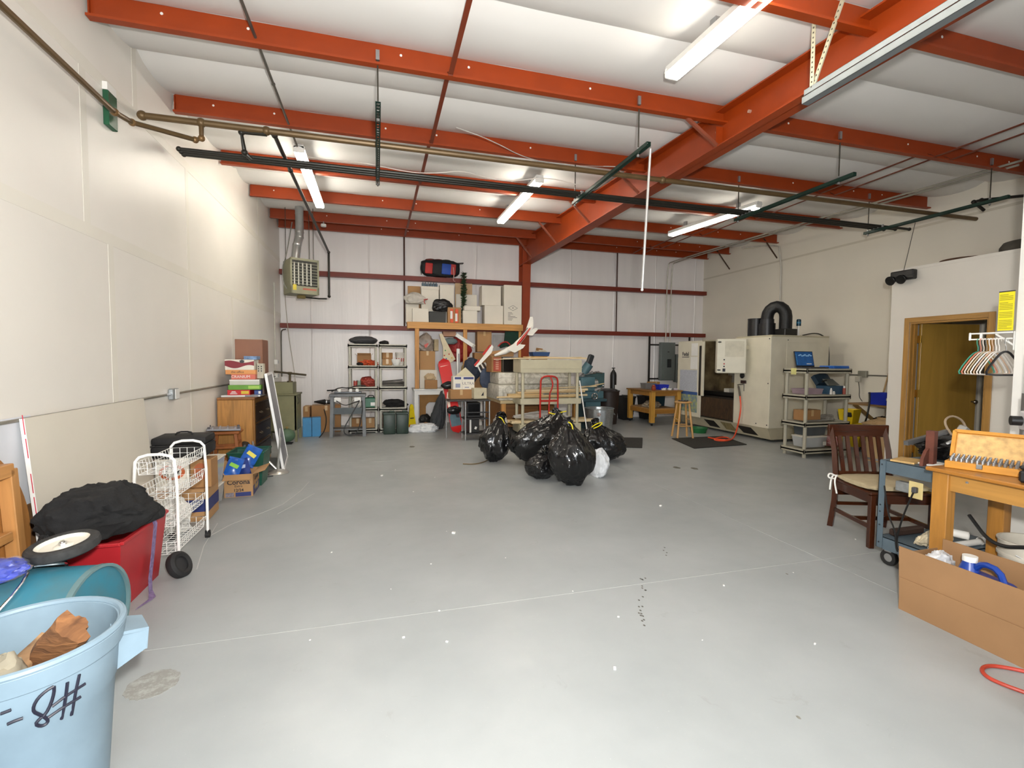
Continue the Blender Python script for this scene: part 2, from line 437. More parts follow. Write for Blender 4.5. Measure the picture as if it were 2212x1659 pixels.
# ceiling: white insulation blanket drooping between the purlins
ys = []
pl = sorted(PURLINS+[FRONT_Y, YB])
for a, b in zip(pl, pl[1:]):
    n = 14
    for i in range(n):
        t = i/n; tt = (t*2) % 1.0
        sag = 0.055*(1-(2*tt-1)**2)*min(1.0, (b-a)/1.5)
        ys.append((a+(b-a)*t, roof(a+(b-a)*t)-0.004-sag+(0.02 if abs(t-0.5) < 1e-6 else 0)))
ys.append((YB, roof(YB)))
grid = [[(XL+(XR-XL)*j/30, y, z+0.008*noise.noise(V((j*0.8, y*2, 0)))) for j in range(31)] for y, z in ys]
ce = struct('ceiling', MB().sheet(grid), LINERC, 24)
MB().b2((XL-0.2, FRONT_Y-0.2, 4.9), (XR+0.2, YB+0.2, 4.95)).build('roof_deck', GALV, ce, 0)

# purlins
ORD = ['red eave purlin along the top of the back wall', 'red roof purlin next to the eave purlin, above the unit heater', 'third red roof purlin counted from the back wall', 'fourth red roof purlin counted from the back wall', 'red roof purlin whose left end meets the wall above the brown gas pipe', 'wide red roof purlin crossing the top of the view', 'red roof purlin overhead, darkest at the top right corner', 'red roof purlin straight above the camera', 'red roof purlin behind the camera']
for i, y in enumerate(PURLINS):
    if y < 1: continue
    z1 = roof(y)-0.005; z0 = z1-0.2
    t = T('roof_purlin', ORD[i], 'purlin', (XL+0.02, y, z0), group='red roof purlins')
    k = MB()
    prof = [(0, 0.2), (0, 0), (-0.065, 0), (-0.065, 0.018), (-0.060, 0.018), (-0.060, 0.005), (-0.005, 0.005), (-0.005, 0.195), (-0.004, 0.195), (0.06, 0.195), (0.06, 0.2)]
    k.prism([(0, yy, zz) for yy, zz in prof], (XR-XL-0.04, 0, 0))
    t.p('beam', k, RED, 20)
    k = MB()
    for s in range(18):
        if s % 3 == 2 or (s in (7, 8, 12)): continue
        k.cyl((0.35+s*0.58+0.1*(i % 2), -0.0065, 0.135), (0.35+s*0.58+0.1*(i % 2), -0.004, 0.135), 0.011, n=8)
    t.p('fastener_row', k, WHITE)['kind'] = 'stuff'
    t.p('end_clip', MB().b2((0, -0.03, 0.02), (0.008, 0.02, 0.18)), RED)
# rafter
RX = 3.45
def raf_bot(y): return 3.63+0.0135*y
RY = [YB-0.35, FRONT_Y+0.05]
t = T('roof_rafter', 'deep red steel roof beam running from the wall column towards the upper right', 'beam', (RX, RY[0], raf_bot(RY[0])))
a, b = RY
k = MB().prism([(RX-0.006, a, raf_bot(a)), (RX-0.006, b, raf_bot(b)), (RX-0.006, b, roof(b)-0.075), (RX-0.006, a, roof(a)-0.075)], (0.012, 0, 0))
t.w('web', k, RED)
for f, h in ((lambda y: raf_bot(y), 0.014), (lambda y: roof(y)-0.089, 0.014)):
    k = MB().prism([(RX-0.1, a, f(a)), (RX-0.1, b, f(b)), (RX-0.1, b, f(b)+h), (RX-0.1, a, f(a)+h)], (0.2, 0, 0))
    t.w('flange', k, RED)
for y in (3.9, 4.35):
    t.w('bolt', MB().cyl((RX-0.03, y, raf_bot(y)+0.2), (RX-0.006, y, raf_bot(y)+0.2), 0.016, n=6), mat('#c9aa98', 0.4, 0.4))
for y in PURLINS[1:6]:
    k = MB().bar((RX-0.45, y-0.02, roof(y)-0.2), (RX-0.09, y-0.02, raf_bot(y)+0.015), 0.03, 0.03)
    t.w('flange_brace', k, mat('#8c4a34', 0.5))
for y in PURLINS[1:7]:
    t.w('gusset', MB().b2((RX-0.09, y-0.004, raf_bot(y)+0.01), (RX-0.008, y+0.004, roof(y)-0.225)), RED) if y in (PURLINS[5],) else None
# column
t = T('steel_column', 'red tapered steel column against the back wall under the roof beam', 'column', (RX, YB-0.2, 0))
k = MB().prism([(RX-0.1, YB-0.18, 0), (RX+0.1, YB-0.18, 0), (RX+0.1, YB-0.36, 4.15), (RX-0.1, YB-0.36, 4.15)], (0, 0.012, 0))
t.w('front_flange', k, RED)
t.w('rear_flange', MB().b2((RX-0.1, YB-0.012, 0), (RX+0.1, YB-0.002, 4.3)), RED)
t.w('web', MB().prism([(RX-0.005, YB-0.16, 0), (RX-0.005, YB-0.35, 4.2), (RX-0.005, YB-0.01, 4.3), (RX-0.005, YB-0.01, 0)], (0.01, 0, 0)), RED)
t.w('base_plate', MB().b2((RX-0.14, YB-0.3, 0), (RX+0.14, YB, 0.015)), RED)
zk = raf_bot(YB-0.4)
t.w('stiffener', MB().b2((RX-0.1, YB-0.35, zk), (RX+0.1, YB-0.01, zk+0.012)), RED)
# flat strap bracing
STRAP = mat('#7a3218', 0.5, var=0.08)
for X, lab in ((0.62, 'red bracing strap running front to back across the purlins left of the beam'), (6.35, 'dark red bracing strap under the right hand ceiling, left one of the pair'), (6.62, 'dark red bracing strap under the right hand ceiling, right one of the pair')):
    k = MB()
    for a, b in zip(PURLINS[:-1], PURLINS[1:]):
        if b < 0: break
        k.bar((X, a-0.02, roof(a)-0.2), (X, b+0.03, roof(b)-0.11), 0.04, 0.006)
        k.bar((X+0.001, b+0.03, roof(b)-0.11), (X+0.001, b-0.08, roof(b)-0.205), 0.04, 0.006)
    one('bracing_strap', lab, 'brace', k, STRAP, loc=(X, 5, 4.1))

# ---------------------------------------------------------------- struts, rods and pipes
SX = [0.02, 2.45, 4.95, 7.38]
SZ = 3.52
labs = ['green slotted strut hanging end-on left of centre', 'green slotted strut hanging beside the red roof beam', 'green slotted strut hanging above the right hand lamp', 'green slotted strut hanging nearest the right wall']
for X, lab in zip(SX, labs):
    t = T('hanging_strut', lab, 'strut', (X, 4.95, SZ), group='green struts carrying the pipes')
    k = MB()
    y0, y1 = -0.9, 0.89
    k.b2((-0.021, y0, -0.02), (-0.018, y1, 0.02)).b2((0.018, y0, -0.02), (0.021, y1, 0.02)).b2((-0.021, y0, -0.02), (-0.012, y1, -0.017)).b2((0.012, y0, -0.02), (0.021, y1, -0.017)).b2((-0.021, y0, 0.017), (-0.009, y1, 0.02)).b2((0.009, y0, 0.017), (0.021, y1, 0.02))
    yy = y0
    while yy < y1-0.02:
        k.b2((-0.009, yy, 0.017), (0.009, yy+0.022, 0.02)); yy += 0.05
    t.p('channel', k, DKGREEN, 20)
    for py in (4.24, 5.785):
        r = t.p('threaded_rod', MB().cyl((0, py-4.95, -0.05), (0, py-4.95, roof(py)-0.1-SZ), 0.007, n=6), mat('#57534a', 0.4, 0.6))
        t.p('nut', MB().cyl((0, py-4.95, -0.045), (0, py-4.95, -0.025), 0.014, n=6).cyl((0, py-4.95, 0.022), (0, py-4.95, 0.04), 0.014, n=6), STEEL)
        t.p('beam_clip', MB().b2((-0.015, py-4.95-0.01, roof(py)-0.16-SZ), (0.015, py-4.95+0.012, roof(py)-0.08-SZ)), STEEL)
PZ = SZ+0.045
def pipe(name, lab, cat, pts, r, m, fittings=(), n=10, smooth=0, base=None, fm=None):
    base = base or pts[0]
    t = T(name, lab, cat, base)
    t.w('run', MB().tube(pts, r, n=n, smooth=smooth), m)
    for f in fittings:
        t.w('fitting', MB().sph(f, r*1.45, 10, 8), fm or m)
    return t
bY = at(275, 248, Z=PZ+0.02).y
gas = pipe('gas_piping', 'long brown gas pipe crossing the hall below the ceiling with its branches', 'pipe', [(XL+0.05, bY, PZ+0.03), (XR-0.25, bY, PZ+0.03)], 0.028, PIPEBRN, [(XL+0.05, bY, PZ+0.03), (-1.5, bY, PZ+0.03), (-0.97, bY, PZ+0.03), (3.2, bY, PZ+0.03)])
def branch(name, pts, r, m, fit, fm=None):
    k = gas.w(name, MB().tube(pts, r, n=10), m)
    for f in fit: gas.w('fitting', MB().sph(f, r*1.45, 10, 8), fm or m, sub=k)
for (px, py, ex, lab) in ((345, 320, 2160, 'uppermost thin black pipe of the bundle on the struts'), (352, 328, 2085, 'middle black pipe of the bundle on the struts'), (362, 337, 2045, 'lowest black pipe of the bundle on the struts')):
    y = {320: 5.575, 328: 5.64, 337: 5.705}[py]
    xe = {2160: 7.95, 2085: 7.75, 2045: 7.6}[ex]
    k = pipe('air_pipe', lab, 'pipe', [(XL+0.12, y, PZ), (xe, y, PZ)], 0.018, PIPEBLK, [(xe, y, PZ), (XL+0.12, y, PZ)])
    for X in SX: k.w('pipe_clamp', MB().b2((X-0.02, y-0.022, PZ-0.02), (X+0.02, y+0.022, PZ+0.026), bev=0.004), STEEL)
yk = bY+0.02
# gas line along the left wall with swing joint to the main
q = [V((-1.88, 0.6, 3.33)), V((-1.88, 4.35, 3.33)), V((-1.88, 4.62, 3.38)), V((-1.55, bY, 3.44)), V((-1.5, bY, 3.46)), V((-1.5, bY, PZ))]
branch('wall_branch', q, 0.02, PIPEBRN, q[1:-1], mat('#8a6b45', 0.35, 0.5))
q = [V((-0.97, bY, PZ)), V((-0.97-0.22, bY+0.05, PZ+0.01)), V((-1.17, bY+0.06, 3.4)), V((-1.12, bY+0.1, 3.36))]
branch('drip_leg', q, 0.02, PIPEBLK, q[1:3])
HY = 9.6
he = at(710, 545, Y=HY); hl = at(708, 640, Y=HY); hh = at(672, 632, Y=HY)
q = [V((-0.95, bY, PZ+0.03)), V((-0.93, bY+0.15, PZ+0.06)), V((-0.93, 6.0, PZ+0.055)), V((he.x, HY, he.z)), V((he.x, HY, hl.z))]
branch('heater_line', q, 0.02, PIPEBLK, q[1:])
# conduit runs
q = [V((-0.9, 0.9, 3.98)), V((-0.9, 6.3, 4.02))]
pipe('ceiling_conduit', 'thin grey conduit running front to back to the left lamp', 'conduit', q, 0.012, mat('#6f6d66', 0.4, 0.5), [q[0].lerp(q[1], 0.5), q[0].lerp(q[1], 0.75)])
CG = mat('#b7b4a8', 0.4, 0.6)
for i, dx in enumerate((0.0, 0.13)):
    X = 7.38+dx
    q = [V((X, YB-0.19, 2.01)), V((X, YB-0.19, 4.0)), V((X, YB-0.35, 4.1)), V((X+0.1, 4.0+i*0.1, 3.94))]
    pipe('feed_conduit', ['grey conduit rising from the breaker panel to the ceiling, left one', 'grey conduit rising from the breaker panel to the ceiling, right one'][i], 'conduit', q, 0.014, CG, smooth=2)
X = at(1688, 560, X=XR-0.05)
q = [V((7.75, 8.9, 4.0)), V((XR-0.1, X.y+0.25, 4.12)), V((XR-0.05, X.y, 4.02)), V((XR-0.05, X.y, 2.2))]
pipe('machine_conduit', 'white conduit bending down the right wall behind the milling machine', 'conduit', q, 0.016, mat('#cfccc4', 0.4, 0.3), smooth=1)
a = at(1405, 322, Y=4.08); b = at(1387, 626, Y=4.08)
t = T('hanging_tube', 'pale metal tube hanging down beside the red roof beam', 'tube', b)
t.w('tube', MB().tube([a, a.lerp(b, 0.5)+V((0.0, 0, 0)), b], 0.012, n=8), mat('#c9c8c6', 0.35, 0.5)); t.w('hook', MB().tube([a, a+V((0, 0, 0.02)), V((SX[1]+0.03, 4.08, SZ+0.03)), V((SX[1], 4.08, SZ+0.022))], 0.004, n=6), STEEL); t.w('end_cap', MB().sph(b, 0.014, 8, 6), mat('#c9c8c6', 0.4))
# right wall pipe stub and valve
q = [V((7.9, 4.6, PZ)), V((7.95, 4.75, PZ+0.16)), V((8.1, 4.75, PZ+0.2)), V((XR-0.02, 4.5, PZ+0.24))]
pipe('pipe_elbow_run', 'black pipe stepping up to the right wall at the end of the bundle', 'pipe', q, 0.02, PIPEBLK, q[1:3])
q = [V((7.75, 4.05, 2.72)), V((7.75, 4.05, 3.1)), V((7.95, 4.05, 3.12)), V((XR-0.02, 4.05, 3.12))]
pipe('office_vent_pipe', 'black pipe elbow standing on the office roof', 'pipe', q, 0.03, PIPEBLK, q[1:2])
# slender stays from right purlin ends
for (x0, y0, x1, y1, Y) in ((1548, 540, 1577, 583, 10.3), (1650, 515, 1680, 560, 8.8)):
    k = MB().bar(at(x0, y0, Y=Y), at(x1, y1, Y=Y+0.05), 0.03, 0.012)
    one('wall_stay', 'short dark steel stay below the right purlin end, %s' % ('farther one' if Y > 9 else 'nearer one'), 'brace', k, mat('#4a3424', 0.5), loc=at(x1, y1, Y=Y+0.05))
# wires
def wire(lab, pts, r=0.005, m=None, name='wire', sm=3, cat='wire'):
    p = [V(x) for x in pts]
    return one(name, lab, cat, MB().tube(p, r, n=6, smooth=sm), m or mat('#c9c4bc', 0.5), loc=p[0])
wire('white cable sagging from the ceiling towards the roof beam', [at(985, 275, Z=4.0), at(1060, 302, Z=3.97), at(1140, 345, Z=3.98), at(1230, 357, Z=4.0), at(1330, 360, Y=5.7)])
wire('white cable looping along the black pipes', [at(655, 337, Z=3.66), at(700, 345, Z=3.62), at(780, 350, Z=3.6), at(880, 372, Z=3.58), at(940, 375, Z=3.55), at(1000, 368, Z=3.6), at(1050, 385, Z=3.58), at(1110, 392, Z=3.56), at(1180, 382, Z=3.6), at(1250, 400, Z=3.6)], m=mat('#d8cfc6', 0.5))

# ---------------------------------------------------------------- fluorescent fixtures
TUBES = [mat('#fff8ea', 0.4, var=0.0, emit=e) for e in (40.0, 41.0, 17.0, 17.5)]
FIXW = mat('#efeee8', 0.4, var=0.02)
FX = [((-0.89, 6.35), (-0.89, 8.6), 'white twin tube lamp at the left, above the gas pipe', 0), ((2.2, 6.45), (2.18, 8.6), 'white twin tube lamp left of the red roof beam', 0), ((5.93, 6.45), (5.63, 8.45), 'white twin tube lamp under the right hand ceiling', 0), ((2.38, 3.62), (2.5, 1.4), 'white twin tube lamp cut off by the top edge of the view', 0)]
for fi, (p, q, lab, _) in enumerate(FX):
    p = V((p[0], p[1], 0)); q = V((q[0], q[1], 0)); L = (q-p).length; m = (p+q)/2; rz = math.atan2(q.y-p.y, q.x-p.x)
    zt = roof(m.y)-0.205 if m.y > 4 else roof(m.y)-0.1
    t = T('tube_lamp', lab, 'lamp', (m.x, m.y, zt-0.11), rz, group='twin tube ceiling lamps')
    k = MB().prism([(-L/2, -0.05, 0.11), (-L/2, 0.05, 0.11), (-L/2, 0.065, 0.05), (-L/2, 0.02, 0.075), (-L/2, -0.02, 0.075), (-L/2, -0.065, 0.05)], (L, 0, 0))
    t.p('housing', k, FIXW)
    for s in (-1, 1):
        t.p('tube', MB().cyl((-L/2+0.04, s*0.042, 0.024), (L/2-0.04, s*0.042, 0.024), 0.019, n=12), TUBES[fi])
        t.p('end_cap', MB().box((s*(L/2-0.015), 0, 0.05), (0.03, 0.13, 0.08), bev=0.01), FIXW)
    for s in (-0.6, 0.6): t.p('mounting_clip', MB().b2((s-0.03, -0.02, 0.11), (s+0.03, 0.02, 0.2)), STEEL)

# ================================================================= left side
def gridwire(mb, pts, r=0.003): mb.tube(pts, r, n=5)
# ---- near grey rubbish can with split logs
TC = V((-1.12, 1.9, 0)); THT = 0.58
def tr(z): return 0.198+0.042*(z/THT)
CANM = mat('#8399a8', 0.5, var=0.05, scale=9)
t = T('trash_can', 'pale blue-grey plastic trash can holding split logs, nearest the camera', 'trash can', TC)
prof = [(0.0, 0.0), (tr(0), 0.0), (tr(0.38), 0.38), (tr(0.385)+0.006, 0.39), (tr(0.51)+0.006, 0.51), (tr(0.515)+0.018, 0.515), (tr(THT)+0.022, THT-0.01), (tr(THT)+0.016, THT), (tr(THT)-0.004, THT-0.006), (tr(0.1)-0.006, 0.02), (0.0, 0.02)]
t.p('body', MB().lathe(prof, n=56), CANM, 30)
t.p('rim', MB().tube([(math.cos(a*2*PI/56)*(tr(THT)+0.012), math.sin(a*2*PI/56)*(tr(THT)+0.012), THT-0.002) for a in range(56)], 0.012, n=8, closed=True), CANM)
for a in (0.55, 0.55+PI):
    k = MB(); c, s = math.cos(a), math.sin(a); m = Matrix.Rotation(a, 4, 'Z')
    R0 = tr(0.47)
    k.prism([(R0, -0.075, 0.515), (R0, 0.075, 0.515), (R0+0.085, 0.06, 0.495), (R0+0.085, -0.06, 0.495)], (0, 0, 0.012), m)
    k.prism([(R0+0.078, -0.06, 0.505), (R0+0.078, 0.06, 0.505), (R0+0.072, 0.055, 0.425), (R0+0.072, -0.055, 0.425)], (0.008, 0, 0), m)
    for yy in (-0.062, 0.055): k.prism([(R0-0.01, yy, 0.51), (R0+0.085, yy, 0.50), (R0+0.075, yy, 0.43), (R0-0.01, yy, 0.39)], (0, 0.007, 0), m)
    t.p('handle', k, CANM)
def on_can(px, py):
    d = (at(px, py, Z=0)-V((0, 0, CAMH))).normalized(); o = V((0, 0, CAMH)); s = 0.4
    while s < 3:
        p = o+d*s
        if p.z < 0.514 and math.hypot(p.x-TC.x, p.y-TC.y) < tr(max(p.z, 0))+(0.008 if p.z > 0.385 else 0.002): return p
        s += 0.0004
    return None
MARK = mat('#1b1b2e', 0.5, var=0.05)
def S(X, Y): return (X/3.53, 1100+Y/3.53)
strokes = [[(410, 1350), (350, 1385), (290, 1440), (255, 1500), (255, 1545), (300, 1565), (350, 1590), (368, 1615), (350, 1640), (310, 1655), (268, 1640), (300, 1600), (350, 1560), (390, 1480), (412, 1400), (412, 1352)], [(605, 1260), (575, 1400), (545, 1570)], [(515, 1320), (500, 1450), (470, 1600)], [(395, 1505), (500, 1425), (650, 1330)], [(365, 1590), (480, 1510), (615, 1430)], [(5, 1560), (45, 1545), (85, 1530)], [(55, 1640), (110, 1615), (175, 1592)]]
for st in strokes:
    pts = [on_can(*S(*q)) for q in st]; pts = [p for p in pts if p]
    if len(pts) > 1: t.w('marker_stroke', MB().tube(pts, 0.0045, n=6, smooth=1), MARK)
BARK = mat('#9a6a42', 0.85, var=0.25, scale=7, bump=0.5, kind='wood', stretch=(1, 1, 4), hex2='#5a3a24')
WOODSPLIT = mat('#c08a5a', 0.8, var=0.2, scale=6, bump=0.3, kind='wood', stretch=(3, 3, 0.5))
def log(lab, base, top, r, seed, m):
    base, top = V(base), V(top); d = top-base
    k = MB(); n = 22; rings = []
    q = d.to_track_quat('Z', 'Y').to_matrix().to_4x4()
    for j in range(11):
        f = j/10
        ring = []
        for i in range(n):
            a = i*2*PI/n; rr = r*(1+0.35*noise.noise(V((math.cos(a)*1.5+seed, math.sin(a)*1.5, f*1.2)))+0.12*noise.noise(V((math.cos(a)*5+seed, math.sin(a)*5, f*1.5))))
            if math.cos(a) > 0.35: rr *= 0.55+0.1*math.sin(i*3)
            ring.append(base+d*f+q.to_3x3() @ V((rr*math.cos(a), rr*math.sin(a), 0.008*noise.noise(V((i, j, seed))))))
        rings.append(ring)
    k.sheet([row+[row[0]] for row in rings])
    bmesh.ops.remove_doubles(k.bm, verts=k.bm.verts[:], dist=0.0005)
    bmesh.ops.holes_fill(k.bm, edges=k.bm.edges[:])
    return one('firewood_log', lab, 'log', k, m, loc=base, ang=50)
log('large orange-brown split log leaning in the grey trash can', at(105, 1440, Z=0.40), at(165, 1350, Z=0.57), 0.06, 3, BARK)
log('weathered split log with a pale hollow lying in the grey trash can', at(20, 1465, Z=0.42), at(105, 1385, Z=0.47), 0.04, 8, mat('#a8845e', 0.85, var=0.3, scale=9, bump=0.5, kind='wood', hex2='#4a382a'))
p0 = at(8, 1455, Z=0.46)
one('paper_sack_scrap', 'crumpled greyish paper sack at the left inside the trash can', 'paper', MB().blob((p0.x, p0.y, 0.45), (0.045, 0.06, 0.07), 0.3, 2.5, 3, 5, flat=False), mat('#a9a28f', 0.8, bump=0.3, scale=12), loc=p0)
one('trash_fill', 'dark wood chips and rubbish filling the grey trash can', 'rubbish', MB().lathe([(0.0, 0.36), (0.12, 0.355), (tr(0.34)-0.012, 0.33), (tr(0.1)-0.02, 0.03), (0, 0.022)], TC, 24, wob=lambda a, z: -0.03+0.03*math.sin(a*5)), mat('#8d7f6c', 0.9, var=0.3, scale=25, bump=0.6), loc=TC)

# ---- round wooden table top on edge against the wall
t = T('round_table_top', 'round brown wooden table top standing on edge against the left wall', 'table top', (-1.90, 2.78, 0.0), rot=(0, -0.05, 0))
WD = wood('#a9743c', 0.5, 'z')
t.p('top', MB().lathe([(0, -0.02), (0.535, -0.02), (0.55, -0.008), (0.55, 0.012), (0.54, 0.02), (0, 0.02)], (0.0, 0, 0.555), 64, (0, PI/2, 0)), WD, 30)
for (y0, y1, z0, z1) in ((-0.36, 0.36, 0.86, 0.93), (-0.36, 0.36, 0.18, 0.25), (-0.38, -0.33, 0.2, 0.9), (0.33, 0.385, 0.2, 0.9), (-0.3, 0.3, 0.53, 0.58)):
    t.p('apron_board', MB().b2((0.021, y0, z0), (0.085, y1, z1), bev=0.004), wood('#c48d52', 0.5, 'y' if y1-y0 > 0.3 else 'z'))
for (y, z) in ((-0.3, 0.8), (0.25, 0.75), (0.3, 0.4), (0.1, 0.95), (0.42, 0.6)):
    t.p('screw_head', MB().sph((0.022, y, z), (0.004, 0.007, 0.007), 8, 6), mat('#d7c8a8', 0.4))

# ---- leaning sheets and boards along the wall
pa = at(52, 905, X=-1.955); pb = at(310, 858, X=-1.965)
y0, y1 = pa.y, pb.y-0.02; zt = pa.z
t = T('leaning_panel', 'large off-white sheet panel with a red marked edge leaning on the left wall', 'panel', (-1.865, (y0+y1)/2, 0))
k = MB().prism([(-0.02, y0-(y0+y1)/2, 0.0), (-0.02, y1-(y0+y1)/2, 0.0), (-0.11, y1-(y0+y1)/2, zt), (-0.11, y0-(y0+y1)/2, zt)], (0.02, 0, 0.0))
t.p('sheet', k, mat('#d8d2c4', 0.5, var=0.03, scale=2))
k = MB().prism([(-0.022, y0-(y0+y1)/2-0.003, 0.0), (0.002, y0-(y0+y1)/2-0.003, 0.0), (-0.088, y0-(y0+y1)/2-0.003, zt+0.001), (-0.112, y0-(y0+y1)/2-0.003, zt+0.001)], (0, 0.003, 0))
e = t.p('edge', k, mat('#f2f0ec', 0.5, var=0.02))
k = MB()
for f in (0.1, 0.3, 0.5, 0.62, 0.8, 0.92):
    k = MB().bar((-0.004-0.09*f, y0-(y0+y1)/2-0.0035, zt*f), (-0.004-0.09*(f+0.1), y0-(y0+y1)/2-0.0035, zt*(f+0.1)), 0.004, 0.002, up=(0, 1, 0))
    t.p('red_mark', k, mat('#d2324a', 0.5), sub=e)
t = T('whiteboard_sheet', 'bluish white board standing behind the leaning panel at the left edge', 'board', (-1.965, 2.9, 0.53))
t.p('board', MB().b2((-0.03, -0.55, 0.1), (-0.022, 0.6, 0.62)), mat('#d9dde4', 0.35, var=0.02)); t.p('ledge', MB().b2((-0.034, -0.55, -0.53), (-0.012, 0.6, 0.1), bev=0.005), wood('#7d5b3c', 0.6, 'y'))

# ---- wall conduit with outlet box
zc = at(375, 851, X=-1.975).z
t = T('wall_conduit', 'thin grey conduit with a steel outlet box along the left wall', 'conduit', (XL+0.02, 5.5, zc))
t.w('tube', MB().tube([(XL+0.014, 1.0, zc), (XL+0.014, 10.9, zc)], 0.011, n=8), mat('#8f8d82', 0.4, 0.5))
ob = at(378, 851, X=-1.97)
b = t.w('outlet_box', MB().b2((XL+0.001, ob.y-0.09, zc-0.055), (XL+0.05, ob.y+0.06, zc+0.055), bev=0.008), GALV)
t.w('cover_plate', MB().b2((XL+0.05, ob.y-0.05, zc-0.05), (XL+0.054, ob.y+0.05, zc+0.05)), WHITE, sub=b)
for s in (-1, 1): t.w('coupling', MB().cyl((XL+0.014, ob.y-0.015+s*0.09, zc), (XL+0.014, ob.y-0.015+s*0.14, zc), 0.016, n=8), STEEL)
# green bracket high on the wall
g0 = at(226, 268, X=XL+0.01); g1 = at(243, 208, X=XL+0.01)
t = T('wall_bracket', 'short green slotted bracket screwed high on the left wall', 'bracket', ((XL+0.02), (g0.y+g1.y)/2, g0.z))
t.w('channel', MB().b2((XL+0.001, g0.y, g0.z), (XL+0.04, g1.y, g0.z+0.26), bev=0.004), mat('#1f5a3c', 0.4)); t.w('washer_plate', MB().b2((XL+0.001, g0.y+0.0, g0.z+0.262), (XL+0.035, g1.y, g0.z+0.32)), WHITE)

# ---- red tote with black cloth, strap
t = T('red_tote', 'red plastic tote with black clothes heaped on top', 'tote', (-1.62, 3.50, 0.0))
w0, d0, w1, d1, H = 0.16, 0.26, 0.20, 0.31, 0.43
pr = lambda x, y, z: (x, y, z)
k = MB()
def frust(k, a, b, c, d, z0, z1, inn=0.006):
    lo = [(-a, -b, z0), (a, -b, z0), (a, b, z0), (-a, b, z0)]; hi = [(-c, -d, z1), (c, -d, z1), (c, d, z1), (-c, d, z1)]
    li = [(x*(1-inn/a), y*(1-inn/b), z0+0.005) for x, y, z in lo]; hi2 = [(x*(1-inn/c), y*(1-inn/d), z1) for x, y, z in hi]
    vs_ = [[k.bm.verts.new(p) for p in ring] for ring in (lo, hi, hi2, li)]
    k.bm.faces.new(vs_[0][::-1]); k.bm.faces.new(vs_[3])
    for A, B in ((0, 1), (1, 2), (2, 3)):
        for i in range(4): k.bm.faces.new((vs_[A][i], vs_[A][(i+1) % 4], vs_[B][(i+1) % 4], vs_[B][i]))
    return k
TOTER = mat('#b3272e', 0.4, var=0.05)
frust(k, w0, d0, w1, d1, 0.0, H); t.p('body', k, TOTER)
k = MB()
for (p, q) in (((-w1, -d1), (w1, -d1)), ((w1, -d1), (w1, d1)), ((w1, d1), (-w1, d1)), ((-w1, d1), (-w1, -d1))): k.bar((p[0], p[1], H), (q[0], q[1], H), 0.03, 0.02, bev=0.004)
t.p('rim', k, TOTER)
CLOTH = mat('#1c1c1d', 0.95, var=0.2, scale=14, bump=0.25, bscale=40)
def heap(name, lab, cat, c, r, seed, m, amp=0.22, sub=5, freq=1.5, flat=True, shape=None, group=None, rot=(0, 0, 0)):
    k = MB().blob(c, r, amp, freq, sub, seed, ridge=True, flat=(c[2]-r[2]*0.35 if flat is True else flat), shape=shape, rot=rot)
    return one(name, lab, cat, k, m, loc=(c[0], c[1], c[2]), ang=60, group=group)
heap('black_jacket', 'black cloth jacket heaped over the red tote', 'clothing', (-1.62, 3.44, 0.53), (0.22, 0.28, 0.19), 4, CLOTH, flat=0.455)
heap('black_trousers', 'black clothes slumped between the tote and the round table top', 'clothing', (-1.70, 3.07, 0.30), (0.08, 0.05, 0.22), 9, CLOTH, flat=0.0)
q = [V((-1.405, 3.56, 0.458)), V((-1.393, 3.56, 0.42)), V((-1.41, 3.55, 0.22)), V((-1.42, 3.53, 0.08)), V((-1.40, 3.48, 0.012)), V((-1.37, 3.40, 0.005)), V((-1.39, 3.28, 0.005))]
k = MB(); g = []
for i, p in enumerate(q): g.append([p+V((0.0, -0.02, 0)), p+V((0.004, 0.02, 0.0))])
one('lanyard_strap', 'purple printed lanyard hanging over the red tote onto the floor', 'strap', k.sheet(g, 0.002), mat('#8c7aa6', 0.6, var=0.25, scale=40), loc=q[-1])
t = T('small_tire', 'small black rubber tire lying beside the red tote', 'tire', (-1.32, 3.72, 0.075), rot=(0.25, PI/2-0.5, 0))
t.p('tire', MB().lathe([(0.05, -0.025), (0.07, -0.032), (0.09, -0.02), (0.095, 0), (0.09, 0.02), (0.07, 0.032), (0.05, 0.025), (0.05, -0.025)], (0, 0, 0), 28), RUBBER)
t.p('hub', MB().lathe([(0, -0.012), (0.05, -0.012), (0.05, 0.012), (0, 0.012)], (0, 0, 0), 20), mat('#2c2c2e', 0.5))

# ---- teal wheeled tank, wheel on top, blue bag
t = T('teal_tank', 'teal painted steel tank on its side with wire handle and knob', 'tank', (-1.60, 2.74, 0.0), rz=-0.12)
TEAL = mat('#2a7f98', 0.5, var=0.14, scale=6, hex2='#49707a')
prof = [(0, -0.20), (0.17, -0.195), (0.225, -0.17), (0.24, -0.1), (0.24, 0.27), (0.23, 0.285), (0.2, 0.29), (0, 0.29)]
t.p('drum', MB().lathe(prof, (0, 0, 0.245), 40, (0, PI/2, 0)), TEAL, 40)
t.p('end_rim', MB().lathe([(0.231, 0.27), (0.245, 0.275), (0.245, 0.3), (0.231, 0.3), (0.231, 0.27)], (0, 0, 0.245), 40, (0, PI/2, 0)), mat('#6f8d91', 0.5))
kn = t.p('knob', MB().lathe([(0, 0.29), (0.035, 0.29), (0.035, 0.33), (0.03, 0.335), (0, 0.335)], (0, -0.03, 0.25), 20, (0, PI/2, 0)), TEAL)
t.p('knob_ring', MB().lathe([(0.036, 0.322), (0.042, 0.322), (0.042, 0.334), (0.036, 0.334), (0.036, 0.322)], (0, -0.03, 0.25), 20, (0, PI/2, 0)), BLACK, sub=kn)
h = [V((-0.14, 0.06, 0.475)), V((-0.14, -0.03, 0.515)), V((0.05, -0.04, 0.52)), V((0.08, -0.14, 0.47)), V((0.02, -0.23, 0.36))]
